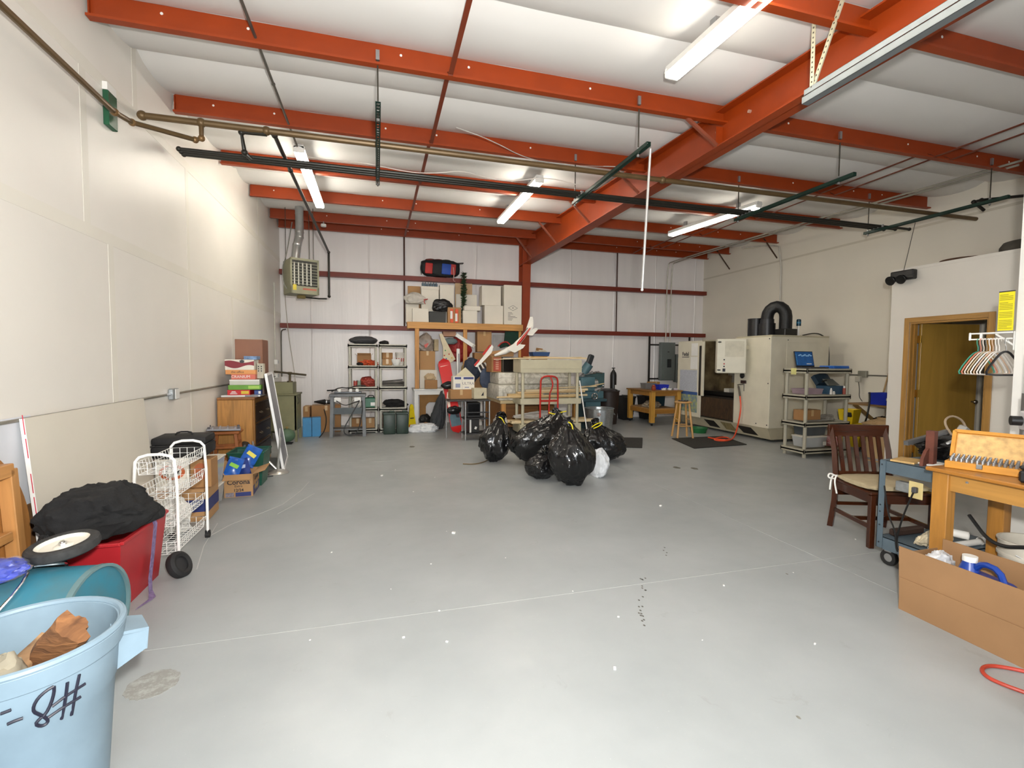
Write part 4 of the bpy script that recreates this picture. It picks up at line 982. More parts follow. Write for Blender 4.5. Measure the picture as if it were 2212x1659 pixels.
# ---- blue box, cartons, power tool
l, s = fb(652, 903, 692, 946, 9.8, 0.2, 0.0)
t = T('blue_box', 'bright blue folded box standing on the floor by the blast cabinet', 'box', l, rz=0.12)
t.p('left_half', MB().box((-s[0]/4, 0, s[2]/2), (s[0]/2-0.006, s[1], s[2]), bev=0.004), mat('#2f84b8', 0.5, var=0.06)); t.p('right_half', MB().box((s[0]/4, 0, s[2]/2), (s[0]/2-0.006, s[1], s[2]*1.02), bev=0.004), mat('#2f84b8', 0.5, var=0.06))
l, s = fb(672, 876, 735, 940, 10.35, 0.35, 0.0)
carton('cardboard_carton', 'plain brown carton behind the blue box under the steel bench', l, s, 0.05, CARD2)
l, s = fb(655, 878, 669, 935, 10.25, 0.3, 0.0)
carton('cardboard_carton', 'narrow tall brown carton between the blast cabinet and the larger carton', l, s, 0, CARD2)
t = T('angle_grinder', 'black power tool with cone guard lying on the cartons by the steel bench', 'tool', (at(695, 880, Y=10.3).x, 10.45, at(695, 878, Y=10.35).z+0.03))
t.p('body', MB().cyl((-0.16, 0, 0.06), (0.05, 0, 0.05), 0.012, 0.06, n=14), BLACK); t.p('motor', MB().cyl((0.05, 0, 0.05), (0.2, 0, 0.05), 0.045, n=14), BLACK); t.p('collar', MB().cyl((0.07, 0, 0.05), (0.09, 0, 0.05), 0.055, n=14), STEEL)
# ---- grey steel tool bench
B0 = at(718, 941, Z=0); B1 = at(788, 938, Z=0)
t = T('steel_bench', 'grey steel tool stand with black cables in front of the plastic shelves', 'stand', ((B0.x+B1.x)/2, 9.78, 0))
W = (B1.x-B0.x)/2; GS = mat('#6d6f70', 0.5, 0.3, var=0.1)
for sx in (-1, 1):
    for sy in (-1, 1): t.p('leg', MB().bar((sx*W, sy*0.17, 0), (sx*(W-0.02), sy*0.14, 0.78), 0.06, 0.05, up=(0, 1, 0)), GS)
t.p('top', MB().box((0, 0, 0.8), (2*W+0.06, 0.38, 0.05), bev=0.006), GS)
t.p('front_brace', MB().box((0, -0.16, 0.5), (2*W, 0.02, 0.12)), mat('#4e5658', 0.5)); t.p('shelf', MB().box((0, 0, 0.14), (2*W, 0.3, 0.02)), GS)
for sx in (-1, 1): t.p('switch_socket', MB().cyl((sx*W*0.6, -0.2, 0.72), (sx*W*0.6, -0.19, 0.72), 0.035, n=16).box((sx*W*0.6, -0.188, 0.72), (0.12, 0.01, 0.08)), WHITE)
for i, q in enumerate(([(-0.2, -0.21, 0.7), (-0.05, -0.24, 0.6), (0.1, -0.25, 0.66), (0.22, -0.21, 0.7)], [(0.22, -0.21, 0.7), (0.05, -0.3, 0.4), (-0.1, -0.32, 0.12), (0.05, -0.34, 0.03), (0.2, -0.32, 0.12), (0.28, -0.24, 0.5), (0.26, -0.2, 0.7)])):
    t.p('cable', MB().tube([V(p) for p in q], 0.009, n=6, smooth=3), BLACK)
k = T('bench_vise_tool', 'white and black chop tool clamped on the grey steel bench', 'tool', ((B0.x+B1.x)/2, 9.76, 0.826))
k.p('bed', MB().box((0, 0, 0.02), (0.5, 0.08, 0.035), bev=0.006), mat('#55575a', 0.4, 0.5))
for x in (-0.15, 0.05, 0.17): k.p('clamp', MB().box((x, -0.02, 0.06), (0.06, 0.1, 0.06), bev=0.008), WHITE)
k.p('arm', MB().tube([V((-0.3, 0, 0.04)), V((-0.15, 0, 0.12)), V((0.02, 0, 0.1)), V((0.2, 0, 0.16)), V((0.33, 0, 0.14))], 0.012, n=6, smooth=1), BLACK)
k.p('handle', MB().cyl((-0.38, -0.03, 0.06), (-0.2, -0.03, 0.07), 0.014, n=8), BLACK)
wire('black power cord hanging from the tool by the blue box to the floor', [at(700, 884, Y=9.75), at(706, 905, Y=9.7), at(702, 930, Y=9.7), (at(690, 945, Z=0.006).x, 9.6, 0.008)], 0.009, BLACK, 'power_cord', cat='cord')

# ---- two plastic shelving units
SHY = 10.02; SHD_ = 0.42
GREYP = mat('#b9b7aa', 0.5, var=0.05)
SHZ = [0.05, 0.47, 0.90, 1.33, 1.76]
def shelving(lab, xa, xb):
    a = at(xa, 840, Y=SHY).x; b = at(xb, 840, Y=SHY).x; w = b-a
    t = T('shelving_unit', lab, 'shelf', ((a+b)/2, SHY+SHD_/2, 0), group='grey plastic shelving units')
    for z in SHZ:
        s = t.p('shelf', MB().box((0, 0, z), (w, SHD_, 0.025)).box((0, -SHD_/2+0.01, z+0.005), (w, 0.02, 0.06)).box((0, SHD_/2-0.01, z+0.005), (w, 0.02, 0.06)).box((-w/2+0.01, 0, z+0.005), (0.02, SHD_, 0.06)).box((w/2-0.01, 0, z+0.005), (0.02, SHD_, 0.06)), GREYP)
    for sx in (-1, 1):
        for sy in (-1, 1):
            t.p('post', MB().cyl((sx*(w/2-0.035), sy*(SHD_/2-0.035), 0), (sx*(w/2-0.035), sy*(SHD_/2-0.035), 1.77), 0.024, n=12), GREYP)
    return t, a, b
s1, xa1, xb1 = shelving('grey plastic five-shelf unit left of its twin, behind the steel bench', 752, 816.5)
s2, xa2, xb2 = shelving('grey plastic five-shelf unit nearest the wooden storage rack', 818.5, 880)
def SZs(i): return SHZ[i]+0.036
def fx(px, Y=SHY+0.15): return at(px, 840, Y=Y).x
heap('rolled_bag', 'dark grey rolled bag lying on top of the left shelving unit', 'bag', (fx(787), SHY+0.2, SZs(4)+0.075), (0.27, 0.13, 0.085), 21, mat('#3a3a3c', 0.8, bump=0.2, scale=20), amp=0.08, flat=SZs(4))
heap('black_bag_flat', 'flat black bag lying on top of the right shelving unit', 'bag', (fx(831), SHY+0.2, SZs(4)+0.03), (0.09, 0.1, 0.045), 22, mat('#222223', 0.7, bump=0.2), amp=0.2, flat=SZs(4))
t_ = carton('open_carton', 'open brown carton with raised flaps on the upper shelf of the left unit', (fx(787), SHY+0.30, SZs(3)), (0.27, 0.14, 0.2), 0.0, CARD2, flaps=0.06)
t_.p('label', MB().box((0.05, -0.113, 0.08), (0.1, 0.002, 0.06)), WHITE)
k = MB()
t = T('orange_straps', 'orange and black straps heaped in front of the open carton', 'strap', (fx(796), SHY+0.12, SZs(3)))
t.p('orange_coil', MB().blob((0.02, 0, 0.04), (0.13, 0.05, 0.055), 0.35, 3.5, 4, 31, ridge=True, flat=0.0), mat('#d0501e', 0.7, var=0.3, scale=25)); t.p('black_coil', MB().blob((-0.14, 0.0, 0.03), (0.08, 0.05, 0.04), 0.3, 3, 3, 32, flat=0.0), BLACK)
carton('small_carton', 'brown carton at the bottom of a pair beside the white bowls', (fx(837), SHY+0.26, SZs(3)), (0.2, 0.18, 0.13), 0, CARD)
carton('small_carton', 'brown carton on top of a pair beside the white bowls', (fx(837), SHY+0.26, SZs(3)+0.132), (0.21, 0.18, 0.13), 0.06, CARD2)
t = T('white_bowl', 'white bowl on the upper shelf of the right unit', 'bowl', (fx(856), SHY+0.10, SZs(3)))
t.p('bowl', MB().lathe([(0, 0), (0.05, 0), (0.06, 0.02), (0.09, 0.07), (0.1, 0.13), (0.094, 0.13), (0.082, 0.07), (0.05, 0.03), (0, 0.03)], n=28), WHITE)
t = T('popcorn_bucket', 'red striped white bucket tipped behind the white bowl', 'bucket', (fx(865), SHY+0.27, SZs(3)))
t.p('bucket', MB().lathe([(0, 0), (0.065, 0), (0.098, 0.27), (0.092, 0.27), (0.06, 0.015), (0, 0.015)], n=28), mat('#e9e5dc', 0.5))
for i in range(10):
    a = i*2*PI/10; k = MB().bar((0.0765*math.cos(a), 0.0765*math.sin(a), 0.08), (0.085*math.cos(a), 0.085*math.sin(a), 0.15), 0.018, 0.004, up=(math.cos(a), math.sin(a), 0)); t.p('stripe', k, INKRED)
heap('red_jacket', 'red padded jacket folded on the middle shelf of the left unit', 'clothing', (fx(795), SHY+0.2, SZs(2)+0.08), (0.12, 0.13, 0.10), 33, mat('#9c3a2c', 0.6, bump=0.2, scale=12), flat=SZs(2))
for (px, m, lab) in ((768, '#b7463c', 'red can on the middle shelf of the left unit'), (776, '#8fa38e', 'green-grey can on the middle shelf of the left unit')):
    t = T('paint_can', lab, 'can', (fx(px), SHY+0.1, SZs(2)))
    t.p('body', MB().cyl((0, 0, 0), (0, 0, 0.12), 0.036, n=18), mat(m, 0.4, var=0.15, scale=30)); t.p('lid', MB().lathe([(0, 0.118), (0.032, 0.118), (0.036, 0.124), (0.036, 0.112), (0, 0.112)], n=18), STEEL)
for i in range(7):
    y = SHY+0.08+i*0.035; zz = SZs(2)+0.02+0.03*(i % 3)
    one('metal_rod', ['grey metal rod in the pile on the middle shelf of the right unit'][0], 'rod', MB().cyl((fx(826), y, zz+0.015), (fx(874)-0.03*(i % 2), y+0.01, zz+0.05*(i % 2)), 0.014, n=8), mat('#6d6a66', 0.5, 0.5, var=0.2), loc=(fx(826), y, zz), group='grey rods on the middle shelf')
t = T('green_toolcase', 'green case with white label on the second shelf of the left unit', 'case', (fx(801), SHY+0.22, SZs(1)))
t.p('case', MB().box((0, 0, 0.1), (0.24, 0.2, 0.2), bev=0.015), mat('#1c6b48', 0.4)); t.p('label', MB().box((0.04, -0.102, 0.07), (0.09, 0.002, 0.07)), WHITE); t.p('handle', MB().tube([V((-0.06, 0, 0.2)), V((-0.05, 0, 0.24)), V((0.05, 0, 0.24)), V((0.06, 0, 0.2))], 0.01, n=6, smooth=1), BLACK)
heap('white_plastic_bag', 'crumpled white plastic bags on the second shelf of the left unit', 'bag', (fx(770), SHY+0.2, SZs(1)+0.07), (0.11, 0.12, 0.09), 41, mat('#dcd9d2', 0.4, bump=0.3, scale=20), flat=SZs(1))
heap('black_garment', 'black garment draped on the second shelf of the right unit', 'clothing', (fx(852), SHY+0.2, SZs(1)+0.06), (0.22, 0.13, 0.08), 42, CLOTH, flat=SZs(1))
carton('cardboard_carton', 'brown carton on the bottom shelf of the left unit', (fx(772), SHY+0.24, SZs(0)), (0.24, 0.22, 0.2), 0, CARD2)
carton('cardboard_carton', 'small brown carton beside another on the bottom shelf of the left unit', (fx(799), SHY+0.24, SZs(0)), (0.18, 0.2, 0.2), 0, CARD)
carton('cardboard_carton', 'dark brown carton behind the two green containers on the bottom shelf', (fx(838), SHY+0.26, SZs(0)), (0.22, 0.2, 0.3), 0, mat('#6a4e36', 0.8))
for px, lab in ((841, 'dark green lidded container on the floor, left of its twin'), (869, 'dark green lidded container on the floor beside the yellow sign')):
    t = T('green_container', lab, 'container', (at(px, 930, Y=9.85).x, 9.84, 0), group='dark green containers on the floor')
    DG = mat('#24362c', 0.45, var=0.08)
    t.p('body', MB().box((0, 0, 0.2), (0.235, 0.2, 0.4), bev=0.02, seg=2), DG); t.p('lid', MB().box((0, 0, 0.415), (0.25, 0.21, 0.04), bev=0.01), DG); t.p('handle', MB().box((0.05, 0, 0.45), (0.1, 0.04, 0.035), bev=0.01), mat('#3b4a40', 0.5))
# yellow floor sign
P = at(890, 926, Z=0)
t = T('floor_sign', 'yellow caution floor sign folded beside the white bench leg', 'sign', (P.x, 10.25, 0), rz=0.5)
t.p('board', MB().prism([(-0.1, 0, 0), (0.1, 0, 0), (0.05, 0.05, 0.52), (0.0, 0.055, 0.55), (-0.03, 0.05, 0.5)], (0, 0.02, 0)), mat('#e8d018', 0.45)); t.p('red_panel', MB().prism([(-0.085, -0.003, 0.02), (0.085, -0.003, 0.02), (0.075, 0.01, 0.12), (-0.08, 0.01, 0.12)], (0, 0.004, 0)), mat('#c0392b', 0.5))
t.p('strokes', MB().box((0.0, 0.022, 0.25), (0.09, 0.004, 0.02), (-0.1, 0, 0)), INK)
P = at(910, 938, Z=0)
heap('white_rag', 'crumpled white plastic sheet on the floor in front of the white bench', 'rag', (P.x+0.12, 9.98, 0.05), (0.23, 0.14, 0.1), 44, mat('#dfe1e2', 0.5, bump=0.3, scale=14), amp=0.3, flat=0.0)
heap('paper_bag_scrap', 'brown crumpled paper on the floor beside the white plastic sheet', 'paper', (at(925, 930, Z=0).x-0.02, 10.32, 0.06), (0.09, 0.08, 0.07), 45, CARD2, amp=0.25, flat=0.0)

# ---- white bench and wooden storage rack against the back wall
RYF = 10.72; RYB = 11.16
bx0 = at(893, 842, Y=RYF-0.05).x; bx1 = bx0+1.55
bz = at(905, 840, Y=RYF-0.05).z
t = T('white_bench', 'white painted wooden bench carrying the storage rack', 'bench', ((bx0+bx1)/2, (RYF+RYB)/2-0.03, 0))
w = bx1-bx0
t.p('top', MB().box((0, 0, bz-0.02), (w, 0.56, 0.04), bev=0.005), WHITE)
t.p('apron', MB().box((0, -0.25, bz-0.085), (w-0.04, 0.03, 0.09)), WHITE)
for sx in (-1, 1):
    for sy in (-1, 1): t.p('leg', MB().box((sx*(w/2-0.06), sy*0.23, bz/2-0.02), (0.09, 0.06, bz-0.04), bev=0.004), WHITE)
pz = at(1000, 712, Y=RYF).z; ptop = at(1000, 698, Y=RYF).z
px0, px1 = at(880, 705, Y=RYF).x, at(1130, 705, Y=RYF).x
t = T('storage_rack', 'pine timber storage rack loaded with boxes against the back wall', 'rack', ((px0+px1)/2, RYF, bz))
PINE = wood('#d29a55', 0.55, 'x')
PINEZ = wood('#cf9550', 0.55, 'z')
t.w('front_beam', MB().b2((px0, RYF, pz), (px1, RYF+0.04, ptop), bev=0.003), PINE)
t.w('deck', MB().b2((px0, RYF+0.042, ptop-0.02), (px1-0.02, RYB, ptop)), wood('#c79a62', 0.6, 'x'))
for X in (px0+0.03, px1-0.05): t.w('end_beam', MB().b2((X-0.02, RYF+0.042, pz), (X+0.02, RYB, ptop-0.021)), PINE)
for x in (901, 1005):
    X = at(x, 770, Y=RYF).x
    t.w('post', MB().b2((X-0.045, RYF+0.001, bz+0.001), (X+0.045, RYF+0.039, pz-0.001), bev=0.003), PINEZ)
X = px1-0.06
t.w('post', MB().b2((X-0.03, RYF+0.042, 0), (X+0.03, RYF+0.08, pz-0.001), bev=0.003), PINEZ)
ZD = ptop+0.001
def shelfbox(lab, x0, y0, x1, Y=RYF+0.03, d=0.2, m=None, z0=None, lid=None, rz=0.0, name='white_carton', cat='box', tape=False):
    l, s = fb(x0, y0, x1, 698, Y, d, ZD if z0 is None else z0)
    return carton(name, lab, l, s, rz, m or WHITEBOX, tape=tape, lid=lid), l, s
_, lA, sA = shelfbox('white carton at the front left end of the rack deck', 891, 666, 926, d=0.16)
_, lB, sB = shelfbox('white carton under the white sack at the back left of the deck', 877, 657, 905, Y=RYF+0.2, d=0.2)
_, lC, sC = shelfbox('brown topped white carton under the water bottles', 910, 619, 948, Y=RYF+0.2, d=0.22, lid=0.07)
_, lD, sD = shelfbox('plain white carton behind the black bag on the rack deck', 950, 615, 981, Y=RYF+0.2, d=0.22)
shelfbox('flat brown cardboard panel standing at the back left of the rack deck', 881, 618, 908, Y=RYF+0.41, d=0.03, m=CARD, name='cardboard_panel', cat='panel')
shelfbox('pale brown cardboard sheet standing behind the green garland', 983, 612, 1020, Y=RYF+0.4, d=0.03, m=mat('#cfb08a', 0.8), name='cardboard_sheet', cat='panel')
shelfbox('white sheet box behind the green garland on the rack deck', 985, 636, 1030, Y=RYF+0.38, d=0.015)
heap('white_sack', 'white plastic sack tied with red ribbon on the rack deck', 'bag', ((lA.x+lB.x)/2-0.06, RYF+0.14, max(ZD+sA[2], ZD+sB[2])+0.10), (0.21, 0.12, 0.13), 51, mat('#cfcabf', 0.5, bump=0.2, scale=10), amp=0.15, flat=max(ZD+sA[2], ZD+sB[2])+0.002)
ct = V((at(917, 650, Y=RYF+0.04).x, RYF+0.045, at(917, 648, Y=RYF+0.05).z))
one('red_ribbon', 'red ribbon tied around the white sack on the rack deck', 'ribbon', MB().tube([ct+V((-0.1, 0.03, 0.03)), ct+V((0, 0, 0)), ct+V((0.1, 0.03, 0.03)), ct+V((0.0, -0.01, 0.01)), ct+V((-0.01, -0.01, -0.05)), ct+V((0.02, -0.01, -0.09))], 0.009, n=6, smooth=2), INKRED, loc=ct)
l, s = fb(927, 673, 964, 698, RYF+0.03, 0.14, ZD)
t = T('grey_crate', 'dark grey plastic crate under the black bag on the rack deck', 'crate', l)
t.p('tub', frust(MB(), s[0]*0.47, 0.062, s[0]*0.49, 0.07, 0, s[2]), mat('#3a3b38', 0.6)); t.p('rim', MB().box((0, 0, s[2]-0.012), (s[0], 0.15, 0.02), bev=0.004), mat('#3a3b38', 0.6))
c = at(965, 658, Y=RYF+0.12)
heap('black_sack', 'black plastic sack on the grey crate on the rack deck', 'bag', (c.x-0.10, RYF+0.10, ZD+s[2]+0.13), (0.22, 0.08, 0.15), 52, mat('#161617', 0.35, bump=0.3, scale=12), amp=0.14, flat=ZD+s[2]+0.012)
l, s = fb(967, 664, 996, 699, RYF+0.02, 0.15, ZD)
t = carton('orange_detergent_box', 'brown carton with orange and white packs at the front of the deck', l, s, 0, CARD, tape=False)
for (dx, m) in ((-0.06, '#e2531f'), (0.05, '#e2531f')):
    b = t.p('orange_pack', MB().box((dx, -s[1]/2-0.012, s[2]*0.45), (0.07, 0.024, s[2]*0.88), bev=0.003), mat(m, 0.45)); t.p('white_label', MB().box((dx-0.01, -s[1]/2-0.0255, s[2]*(0.5 if dx < 0 else 0.35)), (0.05, 0.002, s[2]*0.5)), WHITE, sub=b)
_, lE, sE = shelfbox('white carton at the front of the deck below the flat white box', 1000, 671, 1031, d=0.17)
shelfbox('flat white box lying on a white carton beside the orange packs', 1003, 661, 1038, z0=ZD+sE[2]+0.002, d=0.2)
_, lF, sF = shelfbox('lower white carton of the pair next to the tall diamond marked carton', 1047, 660, 1087, Y=RYF+0.06, d=0.3)
shelfbox('upper white carton of the pair next to the tall diamond marked carton', 1041, 617, 1082, Y=RYF+0.08, d=0.3, z0=ZD+sF[2]+0.002)
cT, lG, sG = shelfbox('tall white carton with a printed diamond at the right end of the deck', 1089, 616, 1127, Y=RYF+0.03, d=0.3)
w, d, h = sG
k = MB()
q = [(-0.11, 0), (0, 0.06), (0.11, 0), (0, -0.06)]
for a, b in zip(q, q[1:]+q[:1]): k.bar((a[0], -d/2-0.001, h*0.42+a[1]), (b[0], -d/2-0.001, h*0.42+b[1]), 0.002, 0.006)
k.cyl((0, -d/2-0.002, h*0.42), (0, -d/2, h*0.42), 0.012, n=8); cT.p('diamond_print', k, INK)['kind'] = 'stuff'
k = MB()
for i, wd in enumerate((0.1, 0.12, 0.06, 0.18, 0.22, 0.12, 0.1)): k.box((-0.12+wd/2, -d/2-0.001, h*0.3-i*0.028), (wd, 0.002, 0.008))
cT.p('small_print', k, mat('#4a463e', 0.6))['kind'] = 'stuff'
# water bottles, duffel, garland
t = T('bottle_pack', 'shrink-wrapped pack of small water bottles on top of a carton', 'bottles', (lC.x-0.0, lC.y, ZD+sC[2]+0.006))
for i in range(6): t.p('bottle', MB().cyl((-0.15+i*0.06, 0, 0), (-0.15+i*0.06, 0, 0.075), 0.028, n=12).cyl((-0.15+i*0.06, 0, 0.075), (-0.15+i*0.06, 0, 0.1), 0.012, n=8), mat('#5d7484', 0.2, var=0.2, scale=20))
cD = at(951, 590, Y=YB-0.14)
gz = GZ[1]+0.057
t = T('duffel_bag', 'black duffel bag with red and blue pockets lying on the upper wall girt', 'bag', (cD.x, YB-0.16, gz))
L = (at(993, 590, Y=YB-0.16)-at(910, 590, Y=YB-0.16)).x/2
DB = mat('#1e2022', 0.7, var=0.15, bump=0.1, scale=15)
t.p('body', MB().blob((0, 0, 0.19), (L, 0.14, 0.2), 0.1, 2.0, 4, 61, flat=0.0, shape=lambda p: V((max(-1, min(1, p.x*1.15)), p.y, max(-0.95, min(0.9, p.z*1.15))))), DB, 60)
for (x, w_, m) in ((-0.62, 0.13, '#c8322e'), (0.28, 0.17, '#1f4fb0'), (0.62, 0.1, '#b83a36')):
    t.p('pocket', MB().box((x*L, -0.12, 0.16), (w_*1.3, 0.05, 0.24), (0.08, 0.06, 0), bev=0.02, seg=2), mat(m, 0.6))
for x in (-0.5, -0.1, 0.3): t.p('top_flap', MB().blob((x*L, 0, 0.36), (0.13, 0.07, 0.04), 0.15, 2, 3, 63, flat=False), mat('#7a3228' if x < 0 else '#4a4c3c', 0.7))
t.p('strap', MB().tube([V((-L*0.98, -0.05, 0.02)), V((-L*1.05, -0.06, 0.2)), V((-L*0.9, -0.06, 0.33)), V((-L*0.6, -0.03, 0.36))], 0.012, n=6, smooth=2), BLACK)
t.p('end_flap', MB().box((L*1.0, 0, 0.33), (0.18, 0.1, 0.02), (0, -0.1, 0)), BLACK)
t.p('hanging_strap', MB().tube([V((L*0.62, -0.17, 0.2)), V((L*0.66, -0.18, 0.0)), V((L*0.6, -0.18, -0.1)), V((L*0.72, -0.18, -0.12))], 0.01, n=6, smooth=2), mat('#c79c94', 0.6))
ga = at(1004, 661, Y=RYF+0.16); gb = at(1003, 588, Y=RYF+0.2)
t = T('garland', 'dark green artificial fir garland standing upright on the rack deck', 'garland', (ga.x, RYF+0.29, ZD))
GRN = mat('#244a22', 0.8, var=0.35, scale=30)
H = gb.z-ZD
t.p('stem', MB().cyl((0, 0, 0), (0, 0, H), 0.02, n=8), mat('#31261a', 0.8))
k = MB()
for i in range(520):
    zz = random.uniform(0.02, H); a = random.random()*2*PI; r0 = 0.015; L_ = random.uniform(0.04, 0.08)
    u = V((math.cos(a), math.sin(a), random.uniform(-0.2, 0.7))).normalized()
    p = V((u.x*r0, u.y*r0, zz)); k.cyl(p, p+u*L_, 0.009, 0.002, n=4)
t.p('needles', k, GRN, 0)['kind'] = 'stuff'

# ================================================================= centre: clutter under the rack, benches, bags
UY = RYF+0.12      # depth of things inside the rack
def fbx(lab, x0, y0, x1, y1, Y, d, m, name='cardboard_carton', rz=0, z0=None, tape=True, cat='box'):
    l, s = fb(x0, y0, x1, y1, Y, d, z0); return carton(name, lab, l, s, rz, m, tape=tape, cat=cat), l, s
zb = bz+0.001
_, l1, sz1 = fbx('white carton standing on the white bench inside the rack', 907, 799, 944, 838, UY, 0.25, WHITEBOX, 'white_carton', z0=zb, tape=False)
_, l2, sz2 = fbx('brown carton on the white carton inside the rack', 907, 758, 940, 798, UY, 0.25, CARD, z0=zb+sz1[2]+0.002)
z2 = zb+sz1[2]+sz2[2]+0.005
t = T('clear_bag', 'clear plastic bag with a red packet on the top carton inside the rack', 'bag', (l2.x-0.05, l2.y, z2))
t.p('bag', MB().blob((0, 0, 0.16), (0.18, 0.12, 0.2), 0.18, 1.8, 4, 71, ridge=True, flat=0.0), mat('#a3968a', 0.35, var=0.2, bump=0.3)); t.p('red_packet', MB().box((0.03, -0.125, 0.12), (0.1, 0.012, 0.07), (0, -0.5, 0)), mat('#c9564a', 0.5))
carton('tan_package', 'tan package beside the clear bag inside the rack', (l2.x+0.2, l2.y+0.02, z2), (0.1, 0.18, 0.26), 0.05, mat('#b7a584', 0.8), tape=False)
_, l3, sz3 = fbx('small open brown carton with crumpled paper on the white bench', 918, 821, 945, 838, RYF-0.15, 0.1, CARD2, z0=zb, tape=False)
heap('crumpled_paper', 'crumpled brown paper in the small carton on the white bench', 'paper', (l3.x-0.02, l3.y, zb+sz3[2]+0.06), (0.1, 0.05, 0.08), 72, mat('#c4ab86', 0.8, bump=0.3), flat=zb+sz3[2]+0.002)
# board with coloured dots, slanting
a = at(950, 722, Y=UY-0.05); b = at(985, 776, Y=UY-0.08)
t = T('dotted_board', 'cream board with coloured dots slanting inside the rack', 'board', (at(965, 787, Y=UY).x, UY-0.05, at(965, 787, Y=UY).z))
q = [at(949, 722, Y=UY-0.06), at(955, 720, Y=UY-0.06), at(984, 776, Y=UY-0.06), at(968, 788, Y=UY-0.06), at(957, 775, Y=UY-0.06), at(957, 750, Y=UY-0.06)]
t.w('board', MB().prism([tuple(p) for p in q], (0, 0.02, 0)), mat('#dccfae', 0.6, var=0.06))
for (x, y, m) in ((962, 757, '#3f9a50'), (970, 765, '#c8452e'), (964, 775, '#2f62b0'), (976, 773, '#e0b030'), (960, 768, '#c8452e')):
    p = at(x, y, Y=UY-0.062); t.w('dot', MB().cyl((p.x, p.y-0.001, p.z), (p.x, p.y+0.002, p.z), 0.016, n=14), mat(m, 0.5))
heap('red_gift_bag', 'red gift bag sagging in the middle of the rack', 'bag', (at(992, 756, Y=UY).x, UY+0.16, at(990, 755, Y=UY).z), (0.26, 0.12, 0.25), 73, mat('#9c2320', 0.6, bump=0.2, scale=8), amp=0.18, flat=False)
heap('teal_bundle', 'grey-teal bundle under the deck of the rack', 'bundle', (at(973, 737, Y=UY).x, UY+0.0, at(973, 737, Y=UY).z), (0.15, 0.06, 0.07), 74, mat('#6d7d7e', 0.8, bump=0.2), amp=0.15, flat=False)
fbx('pinkish carton tucked under the rack deck', 957, 716, 985, 727, UY+0.02, 0.2, mat('#b48a70', 0.8), tape=False)
t = T('white_foam_block', 'white foam strip slanting under the rack deck across the middle post', 'foam', at(1007, 740, Y=RYF-0.03))
t.w('strip', MB().bar(at(985, 723, Y=RYF-0.03), at(1023, 748, Y=RYF-0.03), 0.06, 0.08, up=(0, 0, 1)), WHITE); t.w('end_face', MB().bar(at(1021, 746, Y=RYF-0.032), at(1024, 749, Y=RYF-0.032), 0.064, 0.084, up=(0, 0, 1)), mat('#cfcac0', 0.7))
_, l4, sz4 = fbx('tall brown carton standing inside the right bay of the rack', 1031, 716, 1062, 760, UY, 0.24, CARD)
fbx('brown carton carrying the tall carton inside the right bay of the rack', 1025, 762, 1066, 800, UY, 0.26, CARD2, z0=None)
fbx('brown carton on the white bench at the foot of the right bay', 1012, 801, 1060, 836, UY, 0.26, CARD, z0=zb)
t = T('white_panel', 'white sheet panel standing at the back of the right bay of the rack', 'panel', (at(1078, 740, Y=YB-0.1).x, YB-0.12, 0))
t.p('sheet', MB().box((0, 0, 1.05), (0.3, 0.02, 2.1), bev=0.004), mat('#d8d5d0', 0.6)); t.p('edge_strip', MB().box((-0.151, 0, 1.05), (0.006, 0.024, 2.1)), WHITE)
t = T('christmas_stocking', 'dark green stocking with red trim hanging under the rack deck', 'stocking', at(1105, 716, Y=UY))
q = [(1092, 716), (1120, 716), (1120, 745), (1112, 752), (1095, 748), (1082, 752), (1078, 746), (1090, 738)]
t.w('stocking', MB().prism([tuple(at(x, y, Y=UY-0.06)) for x, y in q], (0, 0.05, 0)), mat('#123a2c', 0.85, var=0.15))
t.w('trim', MB().tube([at(1076, 748, Y=UY-0.07), at(1084, 740, Y=UY-0.07), at(1095, 738, Y=UY-0.07), at(1102, 745, Y=UY-0.07)], 0.016, n=8, smooth=1), INKRED)
# white box fan / tall strip
t = T('white_strip_light', 'upright white plastic strip leaning on the middle post of the rack', 'strip', (at(990, 800, Y=RYF-0.08).x, RYF-0.1, zb), rot=(-0.05, 0.0, 0))
Hs = at(990, 753, Y=RYF-0.1).z-zb
t.p('body', MB().box((0, 0, Hs/2), (0.075, 0.04, Hs), bev=0.012), WHITE); t.p('slot', MB().box((0.01, -0.021, Hs/2), (0.02, 0.003, Hs*0.75)), mat('#77777c', 0.5))
heap('tan_sack', 'tan cloth sack standing beside the white strip', 'bag', (at(1000, 785, Y=RYF-0.06).x+0.02, RYF-0.08, zb+0.22), (0.08, 0.06, 0.3), 75, mat('#a08a58', 0.8, bump=0.2), amp=0.12, flat=zb)
# jeans and striped cloth draped over the stack
heap('blue_jeans', 'dark blue jeans hanging beside the model airplane', 'clothing', (at(1020, 800, Y=10.5).x, 10.5, at(1020, 800, Y=10.5).z), (0.17, 0.1, 0.26), 76, mat('#333a4a', 0.85, bump=0.2, scale=20), amp=0.15, flat=False)
t = T('striped_cloth', 'black and white striped cloth hanging over the marbled slab', 'cloth', at(1044, 802, Y=10.2))
k = MB(); n = 7
for i in range(n):
    a = at(1030+i*4.2, 786-i*0.7, Y=10.2); b = at(1039+i*4.6, 805-i*1.5, Y=10.2); k = MB().bar(a, b, 0.01, 0.03, up=(1, 0, 0)); t.w('stripe', k, BLACK if i % 2 else WHITE)
a = at(1036, 800, Y=10.22); b = at(1054, 835, Y=10.22)
t.w('sleeve', MB().blob(((a.x+b.x)/2+0.02, 10.16, (a.z+b.z)/2), (0.11, 0.05, 0.2), 0.15, 2, 4, 77, ridge=True, flat=False), mat('#4a5468', 0.85, bump=0.2))
